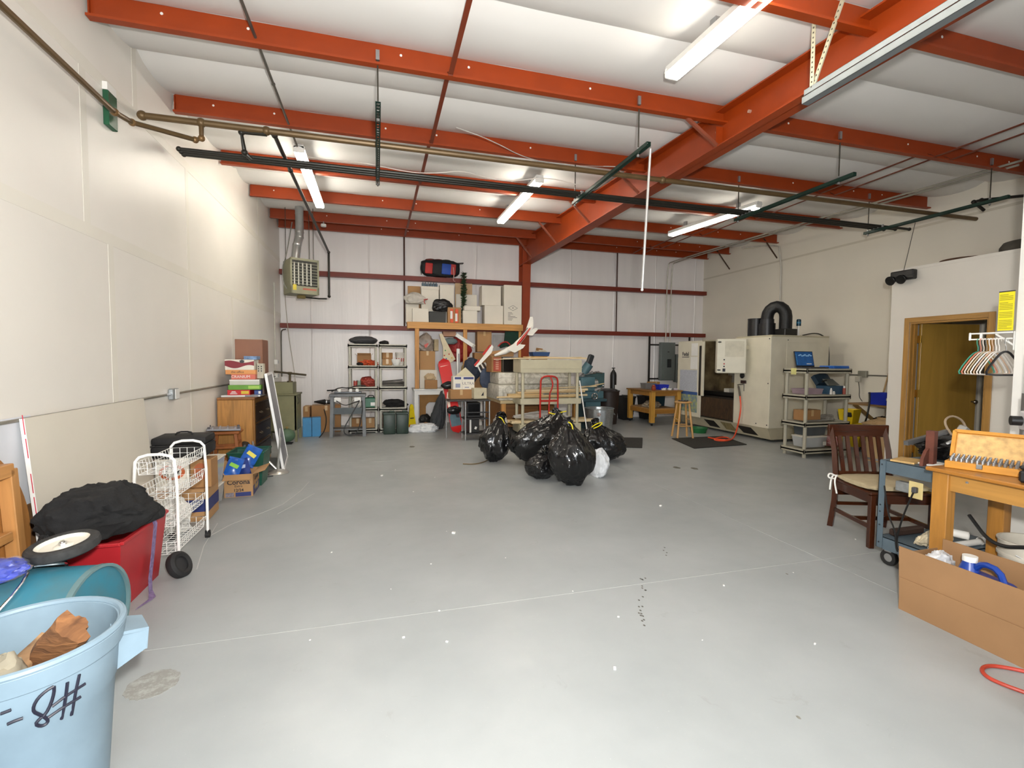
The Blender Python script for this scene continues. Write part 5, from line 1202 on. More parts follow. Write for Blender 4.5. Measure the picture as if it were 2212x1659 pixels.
# carton with ULTRA paper print
l, s = fb(978, 810, 1025, 840, 9.75, 0.28); 
ZS = 0.74   # top of the black metal stand
sx0 = at(966, 865, Y=8.72).x
t5, l5, sz5 = fbx('long brown carton on the black metal stand', 973, 842, 1020, 865, 8.95, 0.3, CARD2, z0=ZS+0.012)
l, s = fb(979, 813, 1025, 841, 9.0, 0.26, ZS+0.012+sz5[2]+0.002)
t = carton('paper_carton', 'white paper carton printed ULTRA in blue on the long brown carton', l, s, 0.0, WHITEBOX, tape=False)
w, d, h = s
t.p('blue_band', MB().box((-w*0.28, -d/2-0.001, h*0.86), (w*0.3, 0.002, h*0.16)).box((w*0.22, -d/2-0.001, h*0.86), (w*0.48, 0.002, h*0.16)), INKBLUE)
text('lettering', 'ULTRA', 0.075, faceY(w*0.2, -d/2-0.002, h*0.45), mat('#7a7a80', 0.6), t.o)
t.p('small_print', MB().box((w*0.14, -d/2-0.001, h*0.16), (w*0.2, 0.002, h*0.07)).box((-w*0.28, -d/2-0.001, h*0.3), (w*0.22, 0.002, h*0.3)), mat('#8f94ac', 0.6))['kind'] = 'stuff'
t.p('seam', MB().box((-w*0.08, -d/2-0.001, h*0.5), (0.004, 0.002, h)), mat('#b7b2a6', 0.6))
t.p('flap', MB().prism([(-w*0.42, -d/2, h+0.003), (w*0.5, -d/2+0.02, h+0.003), (w*0.12, -d/2+0.12, h+0.17)], (0, 0.006, 0)), mat('#c8c0a4', 0.8))
c = at(1030, 852, Y=8.85)
t = T('green_label_box', 'cream box with green printed side on the black metal stand', 'box', (c.x+0.05, 8.9, ZS+0.012))
t.p('body', MB().box((0, 0, 0.11), (0.25, 0.2, 0.2), (0, 0, 0.1), bev=0.006), mat('#d0c6a8', 0.7)); t.p('green_stripe', MB().box((-0.085, -0.108, 0.12), (0.03, 0.002, 0.13), (0, 0, 0.1)), mat('#4d8a48', 0.5)); t.p('black_triangle', MB().prism([(0.02, -0.105, 0.07), (0.07, -0.1, 0.07), (0.07, -0.1, 0.14)], (0, -0.004, 0)), INK)
# black metal stand
x0 = at(966, 950, Y=8.95).x; x1 = at(1050, 950, Y=8.95).x
t = T('metal_stand', 'black and chrome metal printer stand with open shelves', 'stand', ((x0+x1)/2, 8.86, 0))
w = x1-x0; d = 0.42
t.p('top', MB().box((0, 0, ZS), (w+0.04, d+0.02, 0.022), bev=0.004), mat('#2a2a2d', 0.5))
TUBEM = mat('#c9cacc', 0.25, 0.8, var=0.03)
for (x, y) in ((-w/2, 0.19), (-w/2+0.29, 0.12), (-w/2+0.3, -0.19), (w/2, -0.19), (w/2, 0.19), (w/2-0.06, -0.05)): t.p('post', MB().cyl((x, y, 0), (x, y, ZS-0.011), 0.013, n=10), TUBEM)
for z in (0.12, 0.40): t.p('shelf', MB().box((0.13, 0, z), (w-0.28, d*0.9, 0.018), bev=0.003), mat('#2a2a2d', 0.5))
t.p('rail', MB().cyl((-w/2+0.3, -0.19, 0.52), (w/2, -0.19, 0.52), 0.012, n=8), mat('#3a3a3d', 0.4))
t = T('computer_tower', 'black computer tower with white front stripe on the metal stand', 'computer', ((x0+x1)/2+0.1, 8.9, 0.131))
t.p('case', MB().box((0, 0, 0.125), (0.2, 0.3, 0.25), bev=0.008), BLACK); t.p('front_strip', MB().box((-0.07, -0.152, 0.125), (0.03, 0.004, 0.24)), WHITE); t.p('sticker', MB().box((0.03, -0.152, 0.09), (0.04, 0.003, 0.05), (0, 0.4, 0)), WHITE)
t = T('black_monitor', 'black flat equipment case on the middle shelf of the metal stand', 'equipment', ((x0+x1)/2+0.1, 8.93, 0.411))
t.p('case', MB().box((0, 0, 0.14), (0.26, 0.28, 0.28), bev=0.01), BLACK); t.p('bezel', MB().box((0, -0.142, 0.15), (0.22, 0.004, 0.22)), mat('#0d0d0f', 0.2))
# snowboard
p0 = at(986, 938, Z=0); 
A = V((p0.x+0.06, 9.62, 0.0)); Bp = at(957, 775, Y=9.95)
t = T('snowboard', 'red snowboard with black bindings leaning against the rack', 'snowboard', A)
ax = (Bp-A); Ls = ax.length; axn = ax.normalized(); side = V((1, 0, 0)); side = (side-axn*side.dot(axn)).normalized(); nor = side.cross(axn)
m4 = Matrix((side, nor, axn)).transposed().to_4x4()
if nor.y > 0: pass
k = MB(); g = []
N_ = 30
for i in range(N_+1):
    f = i/N_
    hw = 0.135-0.02*math.sin(f*PI)
    e = min(f, 1-f)*Ls
    if e < 0.14: hw *= math.sqrt(max(0.0, 1-((0.14-e)/0.14)**2))*0.98+0.02
    kick = 0.05*max(0, (0.16-e)/0.16)**2
    yv = kick
    g.append([V((hw*u, -yv if nor.y > 0 else yv, f*Ls)) for u in (-1, -0.5, 0, 0.5, 1)])
k.sheet(g, 0.012); k.xform(m4); bd = t.p('deck', k, mat('#c4201f', 0.3, var=0.04))
sg = -1 if nor.y > 0 else 1
def onb(x, f, off): return m4 @ V((x, sg*off, f*Ls))
def bpanel(name, pts, m):
    k = MB().prism([tuple(onb(x, f, 0.009)) for x, f in pts], tuple((m4.to_3x3() @ V((0, sg*0.004, 0))))); t.p(name, k, m, sub=bd)
bpanel('teal_graphic', [(-0.11, 0.06), (0.1, 0.06), (0.1, 0.3), (0.02, 0.26), (-0.05, 0.3), (-0.11, 0.22)], mat('#4a6c78', 0.4))
bpanel('white_graphic', [(-0.1, 0.3), (-0.05, 0.36), (-0.03, 0.46), (0.03, 0.56), (-0.06, 0.55), (-0.1, 0.46)], mat('#f0d8c8', 0.4))
bpanel('red_streak', [(0.03, 0.2), (0.09, 0.2), (0.07, 0.32), (0.0, 0.33)], mat('#8a3a46', 0.4))
bpanel('top_line', [(-0.09, 0.895), (0.09, 0.905), (0.09, 0.912), (-0.09, 0.902)], mat('#f0d8c8', 0.4))
for f in (0.30, 0.63):
    c = onb(0, f, 0.05)
    k = MB().blob(tuple(c), (0.15, 0.07, 0.085), 0.2, 2.5, 3, int(f*100), flat=False); b = t.p('binding', k, mat('#141415', 0.3), 50)
    t.p('binding_strap', MB().tube([onb(-0.14, f+0.02, 0.03), onb(-0.05, f+0.03, 0.13), onb(0.08, f+0.02, 0.12), onb(0.16, f+0.01, 0.03)], 0.014, n=6, smooth=2), mat('#2a2a2c', 0.3), sub=b)
    t.p('buckle', MB().box(tuple(onb(0.05, f+0.02, 0.12)), (0.03, 0.015, 0.02), bev=0.003), mat('#c9cacc', 0.3, 0.7), sub=b)
# things under the white bench
t = T('brown_board_panel', 'brown hardboard with a rounded cut-out under the white bench', 'board', (at(930, 880, Y=10.95).x, 11.0, 0))
t.p('board', MB().b2((-0.24, 0, 0), (-0.1, 0.02, 0.7)).b2((-0.1, 0, 0.52), (0.22, 0.02, 0.7)), mat('#a9793f', 0.7)); t.p('corner_fillet', MB().prism([(-0.1, 0, 0.52), (-0.02, 0, 0.52), (-0.07, 0, 0.48), (-0.1, 0, 0.42)], (0, 0.02, 0)), mat('#a9793f', 0.7))
heap('dark_backpack', 'dark backpack slumped under the white bench', 'bag', (at(920, 905, Y=10.6).x, 10.66, 0.13), (0.13, 0.13, 0.15), 81, BLACK, amp=0.15, flat=0.0)
heap('grey_snow_pants', 'dark grey snow trousers slumped under the white bench by the snowboard', 'clothing', (at(948, 900, Y=10.3).x, 10.35, 0.3), (0.17, 0.13, 0.42), 82, mat('#3a3d40', 0.8, bump=0.2), amp=0.2, flat=0.0, shape=lambda p: V((p.x*(0.75-0.35*p.z)+0.35*p.z, p.y*(0.8-0.3*p.z), p.z)))
heap('grey_teal_bag', 'grey-green soft bag under the white bench between the backpack and trousers', 'bag', (at(933, 900, Y=10.5).x+0.15, 10.86, 0.17), (0.12, 0.12, 0.2), 83, mat('#6a7672', 0.8, bump=0.2), amp=0.12, flat=0.0)

# ---- timber workbench with marbled slabs
BX0 = at(1083, 862, Y=9.15).x; BZ = at(1083, 866, Y=9.15).z
bx1_, by0, by1 = BX0+1.65, 9.15, 10.62
t = T('workbench', 'brown timber workbench under the grey marbled slabs', 'bench', ((BX0+bx1_)/2, (by0+by1)/2, 0))
w, d = bx1_-BX0, by1-by0
BW = wood('#94622c', 0.55, 'x')
t.p('top', MB().box((0, 0, BZ-0.03), (w+0.04, d, 0.06), bev=0.004), wood('#c9b58c', 0.6, 'x'))
t.p('side_panel', MB().box((-w/2+0.03, 0, BZ/2), (0.03, d-0.1, BZ-0.07)), BW); t.p('back_panel', MB().box((0, d/2-0.1, BZ/2), (w-0.1, 0.03, BZ-0.07)), BW)
t.p('front_panel', MB().box((-0.1, -d/2+0.45, BZ/2+0.03), (w-0.6, 0.03, BZ-0.14)), BW)
for sx in (-1, 1):
    for sy in (-1, 1): t.p('leg', MB().box((sx*(w/2-0.05), sy*(d/2-0.05), (BZ-0.06)/2), (0.09, 0.09, BZ-0.06)), wood('#c28b46', 0.55, 'z'))
MARB = mat('#cfcbbf', 0.6, var=0.15, scale=5, kind='marble', hex2='#aba698')
H1 = at(1083, 832, Y=by0+0.02).z-BZ
t = T('marbled_slab', 'long grey marbled slab lying lowest on the workbench', 'slab', ((BX0+bx1_)/2-0.05, (by0+by1)/2, BZ+0.001))
t.p('slab', MB().box((0, 0, H1/2), (w, d-0.06, H1), bev=0.03, seg=2), MARB); t.p('seam', MB().box((0, -(d-0.06)/2-0.001, H1*0.5), (w*0.97, 0.004, 0.006)), mat('#a49f92', 0.6))
z3 = BZ+H1+0.003; H2 = at(1120, 805, Y=by0+0.25).z-z3
t = T('marbled_slab', 'grey marbled slab stacked on the lower slab under the microwave', 'slab', ((BX0+bx1_)/2-0.05, (by0+by1)/2+0.1, z3))
t.p('slab', MB().box((0, 0, H2/2), (w*0.94, d-0.3, H2), bev=0.03, seg=2), MARB); t.p('seam', MB().box((0, -(d-0.3)/2-0.001, H2*0.55), (w*0.9, 0.004, 0.006)), mat('#a49f92', 0.6))
z4 = z3+H2+0.003
# microwave
l, s = fb(1083, 770, 1118, 805, 9.6, 0.42, z4)
wm = at(1110, 790, Y=9.55)
t = T('microwave', 'dark microwave oven on the marbled slabs beside a red box', 'microwave', (at(1110, 790, Y=9.55).x+0.02, 9.78, z4), rz=0.0)
hm = at(1100, 772, Y=9.55).z-z4
t.p('case', MB().box((0, 0, hm/2), (0.5, 0.42, hm), bev=0.01), mat('#6d675c', 0.5, 0.2)); t.p('door', MB().box((-0.08, -0.215, hm/2), (0.32, 0.02, hm*0.92), bev=0.004), mat('#141414', 0.15)); t.p('control_panel', MB().box((0.17, -0.215, hm/2), (0.15, 0.02, hm*0.92), bev=0.004), mat('#a9a288', 0.5)); t.p('top_trim', MB().box((-0.02, -0.216, hm*0.95), (0.46, 0.022, 0.012)), WHITE)
l, s = fb(1060, 770, 1082, 806, 9.6, 0.35, z4)
t = carton('red_panel_box', 'brown box with a red lettered front beside the microwave', l, s, 0.1, CARD2, tape=False)
t.p('red_panel', MB().box((0.01, -s[1]/2-0.002, s[2]/2), (s[0]*0.75, 0.003, s[2]*0.85)), mat('#b4503c', 0.6))
k = MB()
for i in range(5): k.box((0.01, -s[1]/2-0.004, s[2]*(0.22+0.13*i)), (s[0]*0.3, 0.002, s[2]*0.07))
t.p('print', k, mat('#d8a890', 0.6))['kind'] = 'stuff'
zm = z4+max(hm, s[2])+0.003
# open carton under the plane, and blue tray
cp = at(1068, 752, Y=10.0)
t = T('plane_carton', 'open brown carton lying on the microwave below the model airplane', 'box', (at(1082, 757, Y=9.85).x, 9.85, zm), rot=(0, 0, 0.0))
t.p('body', MB().prism([(-0.26, -0.15, 0), (0.24, -0.15, 0), (0.24, -0.15, 0.16), (-0.26, -0.15, 0.1)], (0, 0.3, 0)), CARD); t.p('flap', MB().prism([(-0.26, -0.152, 0.1), (-0.44, -0.152, 0.04), (-0.44, -0.152, 0.02), (-0.24, -0.152, 0.02)], (0, 0.006, 0)), CARD); t.p('flap', MB().prism([(-0.26, -0.155, 0.09), (0.24, -0.155, 0.15), (0.24, -0.19, 0.1), (-0.26, -0.19, 0.04)], (0, 0.004, 0)), CARD2)
l, s = fb(1148, 761, 1185, 769, 9.9, 0.25)
t = T('blue_tray', 'blue plastic tray of papers on top of the clutter beside the airplane', 'tray', (l.x, 9.95, z4)); 
hb = at(1165, 769, Y=9.9).z-z4
t.p('support_carton', MB().box((0, 0, hb/2), (0.3, 0.22, hb-0.002)), CARD2); t.p('tray', MB().xform(Matrix.Identity(4)) and frust(MB(), 0.18, 0.12, 0.2, 0.14, hb, hb+0.085, 0.006), mat('#3a5a8c', 0.5))
t.p('papers', MB().blob((0.04, 0, hb+0.09), (0.13, 0.09, 0.05), 0.3, 3, 3, 91, flat=False), mat('#e3dac6', 0.7)); t.p('brown_scrap', MB().box((0.0, 0.0, hb+0.14), (0.14, 0.06, 0.06), (0.2, 0.1, 0.3)), CARD2)
# model airplane
pl_ = [at(x, y, Y=9.62) for x, y in ((1040, 780), (1160, 690))]
n0 = at(1085, 765, Y=9.6); n1 = at(1152, 700, Y=9.6)
t = T('model_airplane', 'white and red model airplane tilted nose down on the clutter', 'model airplane', n0)
f0 = at(1110, 752, Y=9.62); f1 = at(1143, 712, Y=9.62); ft = at(1150, 708, Y=9.62); nose = at(1030, 792, Y=9.62)
PW = mat('#eeebe2', 0.35, var=0.02)
ts = 9.5
bod = t.w('fuselage', MB().tube([at(1068, 768, Y=ts), at(1090, 760, Y=ts), at(1112, 748, Y=ts), at(1130, 728, Y=ts), at(1147, 705, Y=ts)], [0.02, 0.055, 0.06, 0.045, 0.02], n=12), PW)
t.w('red_stripe', MB().tube([at(1116, 746, Y=ts-0.045), at(1130, 729, Y=ts-0.05), at(1145, 709, Y=ts-0.03)], [0.03, 0.03, 0.012], n=8), mat('#c2291f', 0.35), sub=bod)
t.w('black_line', MB().tube([at(1124, 728, Y=ts-0.05), at(1140, 708, Y=ts-0.04)], 0.007, n=6), INK, sub=bod)
fin = t.w('tail_fin', MB().prism([tuple(at(x, y, Y=ts)) for x, y in ((1133, 722), (1145, 685), (1151, 684), (1153, 705), (1147, 716))], (0, 0.012, 0)), PW)
t.w('tailplane', MB().prism([tuple(at(x, y, Y=ts-0.02)) for x, y in ((1139, 716), (1160, 708), (1162, 712), (1150, 725), (1140, 724))], (0, 0.015, 0)), PW)
wg = t.w('wing', MB().prism([tuple(at(x, y, Y=ts-0.06)) for x, y in ((1026, 792), (1048, 765), (1062, 745), (1066, 748), (1062, 762), (1040, 785), (1030, 793))], (0, 0.02, 0)), PW)
t.w('wing_tip', MB().prism([tuple(at(x, y, Y=ts-0.063)) for x, y in ((1044, 768), (1062, 745), (1058, 745), (1042, 764))], (0, 0.022, 0)), mat('#c2291f', 0.35), sub=wg)
t.w('wing_tip', MB().prism([tuple(at(x, y, Y=ts-0.063)) for x, y in ((1026, 792), (1036, 780), (1034, 776), (1024, 788))], (0, 0.022, 0)), mat('#c2291f', 0.35), sub=wg)
t.w('wing', MB().prism([tuple(at(x, y, Y=ts-0.07)) for x, y in ((1095, 755), (1112, 742), (1135, 745), (1130, 752), (1112, 762))], (0, 0.02, 0)), PW)

# ---- beige plastic utility cart
CY0 = 8.55; CD = 0.5
xa = at(1131, 860, Y=CY0).x; xb = at(1249, 860, Y=CY0).x
zt_ = at(1180, 777, Y=CY0).z; zm1 = at(1180, 861, Y=CY0).z; zl_ = at(1180, 915, Y=CY0).z
t = T('utility_cart', 'beige plastic utility cart loaded with timber offcuts behind the bags', 'cart', ((xa+xb)/2, CY0+CD/2, 0))
w = xb-xa; BG = mat('#c6bfa4', 0.5, var=0.05)
def tray(k, z, hh):
    return k.box((0, 0, z), (w+0.1, CD, 0.02)).box((0, -CD/2, z+hh/2), (w+0.12, 0.025, hh)).box((0, CD/2, z+hh/2), (w+0.12, 0.025, hh)).box((-w/2-0.05, 0, z+hh/2), (0.025, CD, hh)).box((w/2+0.05, 0, z+hh/2), (0.025, CD, hh))
t.p('top_tray', tray(MB(), zt_-0.24, 0.24), BG); t.p('tray_lip', MB().box((0, -CD/2-0.014, zt_-0.16), (w+0.13, 0.012, 0.012)), BG)
t.p('middle_tray', tray(MB(), zm1-0.1, 0.1), BG); t.p('lower_tray', tray(MB(), max(zl_-0.18, 0.12), 0.16), BG)
for sx in (-1, 1):
    for sy in (-1, 1):
        t.p('post', MB().cyl((sx*w/2, sy*(CD/2-0.05), 0.1), (sx*w/2, sy*(CD/2-0.05), zt_-0.23), 0.03, n=12), BG)
        c = t.p('caster', MB().cyl((sx*w/2-0.015, sy*(CD/2-0.05), 0.05), (sx*w/2+0.015, sy*(CD/2-0.05), 0.05), 0.05, n=14), RUBBER)
OFF = [wood('#dcbf8e', 0.6, 'x'), wood('#e4cfa6', 0.6, 'x'), wood('#cfae78', 0.6, 'x')]
def offcut(lab, p, q, a, b, i, grp='timber offcuts on the beige cart'):
    return one('timber_offcut', lab, 'timber', MB().bar(p, q, a, b, bev=0.002), OFF[i % 3], loc=p, group=grp)
yc = CY0+CD/2; zz = zm1+0.002
offcut('long pale batten poking out left across the middle of the beige cart', V((xa-0.5, yc-0.16, zz+0.03)), V((xb+0.1, yc-0.12, zz+0.05)), 0.03, 0.025, 0)
offcut('broad pale board on the middle tray of the beige cart', V((xa-0.2, yc, zz+0.015)), V((xb+0.05, yc, zz+0.015)), 0.16, 0.025, 2)
offcut('short honey coloured block on the middle tray of the beige cart', V((xa-0.25, yc-0.02, zz+0.055)), V((xa+0.45, yc-0.02, zz+0.055)), 0.1, 0.05, 2)
offcut('thick pale plank stacked at the back of the middle tray', V((xa-0.1, yc+0.12, zz+0.02)), V((xb+0.35, yc+0.12, zz+0.03)), 0.07, 0.04, 1)
offcut('pale board end poking out right above the middle tray', V((xa+0.4, yc+0.05, zz+0.18)), V((xb+0.5, yc+0.03, zz+0.21)), 0.1, 0.02, 1)
offcut('slender stick leaning out right of the middle tray', V((xb-0.3, yc-0.12, zz+0.12)), V((xb+0.62, yc-0.1, zz+0.27)), 0.018, 0.018, 0)
offcut('pale board stacked on the honey block of the middle tray', V((xa-0.05, yc+0.03, zz+0.10)), V((xb+0.25, yc+0.04, zz+0.11)), 0.12, 0.035, 0)
offcut('square pale batten lying highest on the middle tray', V((xa+0.1, yc-0.04, zz+0.14)), V((xb+0.3, yc-0.02, zz+0.15)), 0.05, 0.04, 1)
offcut('wide pale board across the top tray of the beige cart', V((xa-0.15, yc, zt_+0.02)), V((xb+0.25, yc+0.03, zt_+0.03)), 0.22, 0.025, 1)
offcut('thin strip lying across the top tray of the beige cart', V((xa-0.55, yc-0.12, zt_-0.0)), V((xb+0.1, yc-0.15, zt_+0.055)), 0.03, 0.015, 1)
offcut('dark edged strip on the top tray of the beige cart', V((xa+0.1, yc+0.13, zt_+0.05)), V((xb+0.3, yc+0.1, zt_+0.04)), 0.04, 0.02, 2)
zl2 = max(zl_-0.18, 0.12)+0.165
offcut('thick pale plank on the lower tray of the beige cart', V((xa-0.2, yc-0.09, zl2+0.03)), V((xb+0.4, yc-0.09, zl2+0.03)), 0.14, 0.05, 1)
offcut('second pale plank behind the thick one on the lower tray', V((xa-0.3, yc+0.085, zl2+0.03)), V((xb+0.3, yc+0.085, zl2+0.04)), 0.14, 0.05, 0)
heap('plastic_sheeting', 'clear grey plastic sheeting draped over planks on the lower tray', 'sheeting', ((xa+xb)/2-0.1, yc, zl2+0.12), (0.42, 0.12, 0.09), 92, mat('#c9c5bf', 0.3, var=0.08, bump=0.3, scale=8), amp=0.25, flat=zl2+0.062)
heap('white_bundle', 'white plastic bundle hanging at the left end of the beige cart', 'bag', (xa-0.42, yc-0.1, 0.2), (0.13, 0.15, 0.26), 93, mat('#d7d2c8', 0.4, bump=0.3, scale=8), amp=0.15, flat=0.0)
a = at(1252, 822, Y=8.4); b = at(1268, 935, Y=8.3); b = V((b.x+0.02, 8.28, 0.0))
one('white_pole', 'thin white pole leaning at the right end of the beige cart', 'pole', MB().cyl(a, b, 0.012, n=8), WHITE, loc=b)
# ---- red hand truck
HY0 = 8.28
xa_, xb_ = at(1167, 870, Y=HY0).x, at(1205, 870, Y=HY0).x
ztop = at(1186, 812, Y=HY0).z
t = T('hand_truck', 'red tubular hand truck standing in front of the beige cart', 'hand truck', ((xa_+xb_)/2, HY0, 0), rot=(0, 0, 0.0))
w = (xb_-xa_)/2; RT = mat('#b5281e', 0.35, var=0.05)
t.p('side_frame', MB().tube([V((-w, 0, 0.08)), V((-w, 0, ztop-0.12)), V((-w+0.03, 0, ztop-0.02)), V((0, 0, ztop)), V((w-0.03, 0, ztop-0.02)), V((w, 0, ztop-0.12)), V((w, 0, 0.08))], 0.017, n=10, smooth=1), RT)
t.p('centre_tube', MB().tube([V((0.02, 0, ztop-0.01)), V((0.06, -0.02, ztop-0.12)), V((0.06, -0.02, ztop-0.2)), V((0.0, 0, ztop-0.35)), V((0, 0, 0.08))], 0.015, n=10, smooth=1), RT)
for f in (0.28, 0.62): t.p('cross_bar', MB().bar((-w, 0, ztop*f), (w, 0, ztop*f), 0.012, 0.035), RT)
t.p('toe_plate', MB().box((0, -0.1, 0.04), (2*w+0.05, 0.2, 0.008)), RT)
for s in (-1, 1):
    wh = t.p('wheel', MB().lathe([(0.05, -0.02), (0.08, -0.025), (0.1, -0.01), (0.1, 0.01), (0.08, 0.025), (0.05, 0.02), (0.05, -0.02)], (s*(w+0.03), 0.06, 0.1), 24, (0, PI/2, 0)), RUBBER); t.p('hub', MB().cyl((s*(w+0.02), 0.06, 0.1), (s*(w+0.05), 0.06, 0.1), 0.05, n=16), RT, sub=wh)
# ---- garbage bags
BAGM = mat('#141415', 0.2, var=0.1, scale=5, bump=1.0, bscale=11, coat=0.2, stretch=(1.3, 1.3, 0.5))
def gbag(lab, foot, w, d, h, seed, lean=(0, 0), knot=True, tie=None, rz=0.0):
    t = T('garbage_bag', lab, 'garbage bag', (foot[0], foot[1], 0), rz, group='black garbage bags in the middle of the floor')
    def shp(p):
        z = (p.z+1)/2
        q = max(0.0, min(1.0, z))
        taper = 1.0 if q < 0.5 else 1.0-0.62*((q-0.5)/0.5)**1.6
        low = 0.85+0.15*min(1, q/0.25)
        ang = math.atan2(p.y, p.x)
        fold = 1+0.05*math.sin(ang*9+seed)*q+0.035*math.sin(ang*17+seed*2)*q
        return V((p.x*taper*low*fold+lean[0]*q*q*2, p.y*taper*low*fold+lean[1]*q*q*2, p.z))
    t.p('sack', MB().blob((0, 0, h/2), (w/2, d/2, h/2), 0.13, 1.7, 5, seed, ridge=True, flat=0.0, shape=shp), BAGM, 80)
    top = V((lean[0]*w, lean[1]*d, h*0.97))
    t.p('knot', MB().blob(tuple(top+V((0, 0, 0.0))), (0.06, 0.05, 0.07), 0.4, 3, 3, seed+5, ridge=True, flat=False), BAGM, 80)
    if tie:
        t.p('tie', MB().tube([top+V(q) for q in tie], 0.008, n=6, smooth=2), mat('#e6d21c', 0.4, var=0.03))
    return t
def ft(px, py): p = at(px, py, Z=0); return (p.x, p.y)
p = ft(1085, 1003); gbag('black garbage bag with long yellow tie leaning at the left of the heap', (p[0]-0.06, p[1]+0.24), 0.44, 0.44, 0.66, 3, lean=(0.25, 0.1), tie=[(-0.06, -0.06, 0.02), (0.0, -0.09, 0.0), (0.02, -0.1, -0.1), (0.03, -0.12, -0.2), (0.06, -0.12, -0.16), (0.01, -0.1, -0.04)])
p = ft(1165, 1012); gbag('large black garbage bag in the middle of the heap', (p[0]+0.15, p[1]+0.28), 0.92, 0.58, 0.74, 7, lean=(0.22, 0.0), tie=[(-0.13, -0.03, 0.03), (-0.05, -0.06, 0.0), (0.05, -0.05, 0.03), (0.14, -0.03, 0.04)])
p = ft(1180, 1040); gbag('small shiny black garbage bag low at the front of the heap', (p[0]+0.0, p[1]+0.16), 0.40, 0.34, 0.34, 11, lean=(0.1, 0.05))
p = ft(1255, 1056); gbag('tall grey-black garbage bag standing foremost in the heap', (p[0]-0.02, p[1]+0.2), 0.52, 0.44, 0.74, 15, lean=(-0.1, 0.15), tie=[(-0.02, -0.03, 0.05), (0.03, -0.07, 0.02), (0.04, -0.08, -0.06)])
p = ft(1330, 1000); gbag('black garbage bag slumping to the right end of the heap', (p[0]-0.05, p[1]+0.2), 0.66, 0.42, 0.56, 19, lean=(-0.28, 0.05), tie=[(-0.1, -0.1, -0.02), (-0.04, -0.13, 0.03), (0.08, -0.1, 0.05), (0.04, -0.1, 0.0), (-0.08, -0.12, -0.04)])
p = ft(1312, 1036); heap('white_bag_scrap', 'white plastic sack trailing from under the foremost garbage bag', 'bag', (p[0], p[1]+0.25, 0.14), (0.12, 0.16, 0.2), 95, mat('#dcdfe2', 0.4, bump=0.3, scale=9), amp=0.15, flat=0.0)
p = ft(1290, 985); t = carton('white_food_carton', 'small white carton between the garbage bags', (p[0], p[1]+0.42, 0.0), (0.14, 0.12, 0.28), 0.3, WHITEBOX, tape=False)
wire('brown cord on the floor left of the garbage bags', [at(1000, 1002, Z=0.008), at(1025, 1003, Z=0.008), at(1050, 997, Z=0.008), at(1065, 985, Z=0.008)], 0.008, mat('#6b5a3c', 0.6), 'floor_cord', cat='cord')
wire('black hose looped on the floor behind the garbage bags', [at(1062, 965, Z=0.012), at(1042, 965, Z=0.012), at(1036, 957, Z=0.012), at(1045, 951, Z=0.012), at(1062, 950, Z=0.012)], 0.012, BLACK, 'floor_hose', cat='hose')
# ---- galvanised can
p = at(1305, 937, Z=0)
t = T('galvanized_can', 'ribbed galvanized steel trash can behind the right garbage bag', 'trash can', (p.x, p.y+0.25, 0))
Hc = 0.5; N_ = 60
t.p('body', MB().lathe([(0, 0.02), (0.26, 0.02), (0.265, 0.0), (0.27, 0.03), (0.3, Hc-0.06), (0.3, Hc), (0.29, Hc), (0.288, Hc-0.06), (0.255, 0.04), (0, 0.04)], n=N_, wob=lambda a, z: (0.018*math.sin(a*15) if 0.02 < z < Hc-0.05 else 0)), GALV, 30)
t.p('rim', MB().tube([(0.303*math.cos(a*2*PI/40), 0.303*math.sin(a*2*PI/40), Hc) for a in range(40)], 0.012, n=8, closed=True), GALV)
t.p('handle', MB().tube([V((0.305, -0.07, Hc-0.1)), V((0.34, -0.06, Hc-0.14)), V((0.34, 0.06, Hc-0.14)), V((0.305, 0.07, Hc-0.1))], 0.008, n=6), GALV); t.p('sticker', MB().cyl((-0.14, -0.285, Hc-0.1), (-0.138, -0.28, Hc-0.1), 0.04, n=14), mat('#c2a9a0', 0.5, var=0.4, scale=40))
# ---- blue-green lathe behind
LM = mat('#4d6f78', 0.45, var=0.1, scale=6)
lx = at(1275, 850, Y=9.6).x
t = T('metal_lathe', 'blue-green metal lathe behind the galvanized can', 'lathe', (lx+0.05, 9.75, 0))
t.p('pedestal', MB().box((0.0, 0, 0.3), (0.36, 0.42, 0.6), bev=0.01), LM); t.p('chip_pan', MB().box((0, 0, 0.63), (0.62, 0.5, 0.06), bev=0.01), mat('#37525a', 0.5)); t.p('bed', MB().box((0.0, 0, 0.74), (0.6, 0.2, 0.16), bev=0.01), LM)
t.p('headstock', MB().box((-0.1, 0, 0.98), (0.34, 0.3, 0.32), bev=0.03, seg=2), LM); t.p('chuck', MB().cyl((0.08, 0, 0.98), (0.17, 0, 0.98), 0.1, n=20), STEEL)
t.p('motor', MB().cyl((-0.18, -0.05, 1.22), (-0.06, -0.1, 1.42), 0.1, n=18), LM); t.p('belt_cover', MB().box((-0.05, -0.1, 1.5), (0.12, 0.1, 0.26), (0, 0.35, 0), bev=0.02), mat('#2b2f33', 0.4)); t.p('splash_guard', MB().box((0.22, 0.22, 1.05), (0.5, 0.02, 0.34), bev=0.006), mat('#3d5a5c', 0.5))
t.p('lever', MB().cyl((0.1, -0.22, 0.8), (0.2, -0.26, 0.95), 0.012, n=8).sph((0.2, -0.26, 0.95), 0.025, 10, 8), CHROME); t.p('handwheel', MB().lathe([(0.06, -0.01), (0.075, 0), (0.06, 0.01), (0.05, 0), (0.06, -0.01)], (0.0, -0.27, 0.72), 24, (PI/2, 0, 0)).cyl((0, -0.28, 0.72), (0, -0.22, 0.72), 0.02, n=10), CHROME)
for i in range(6): t.p('chip_rod', MB().cyl((-0.3+0.07*i, -0.15-0.02*(i % 3), 1.15+0.02*i), (-0.12+0.08*i, -0.05, 1.25-0.03*(i % 2)), 0.016, n=8), STEEL)
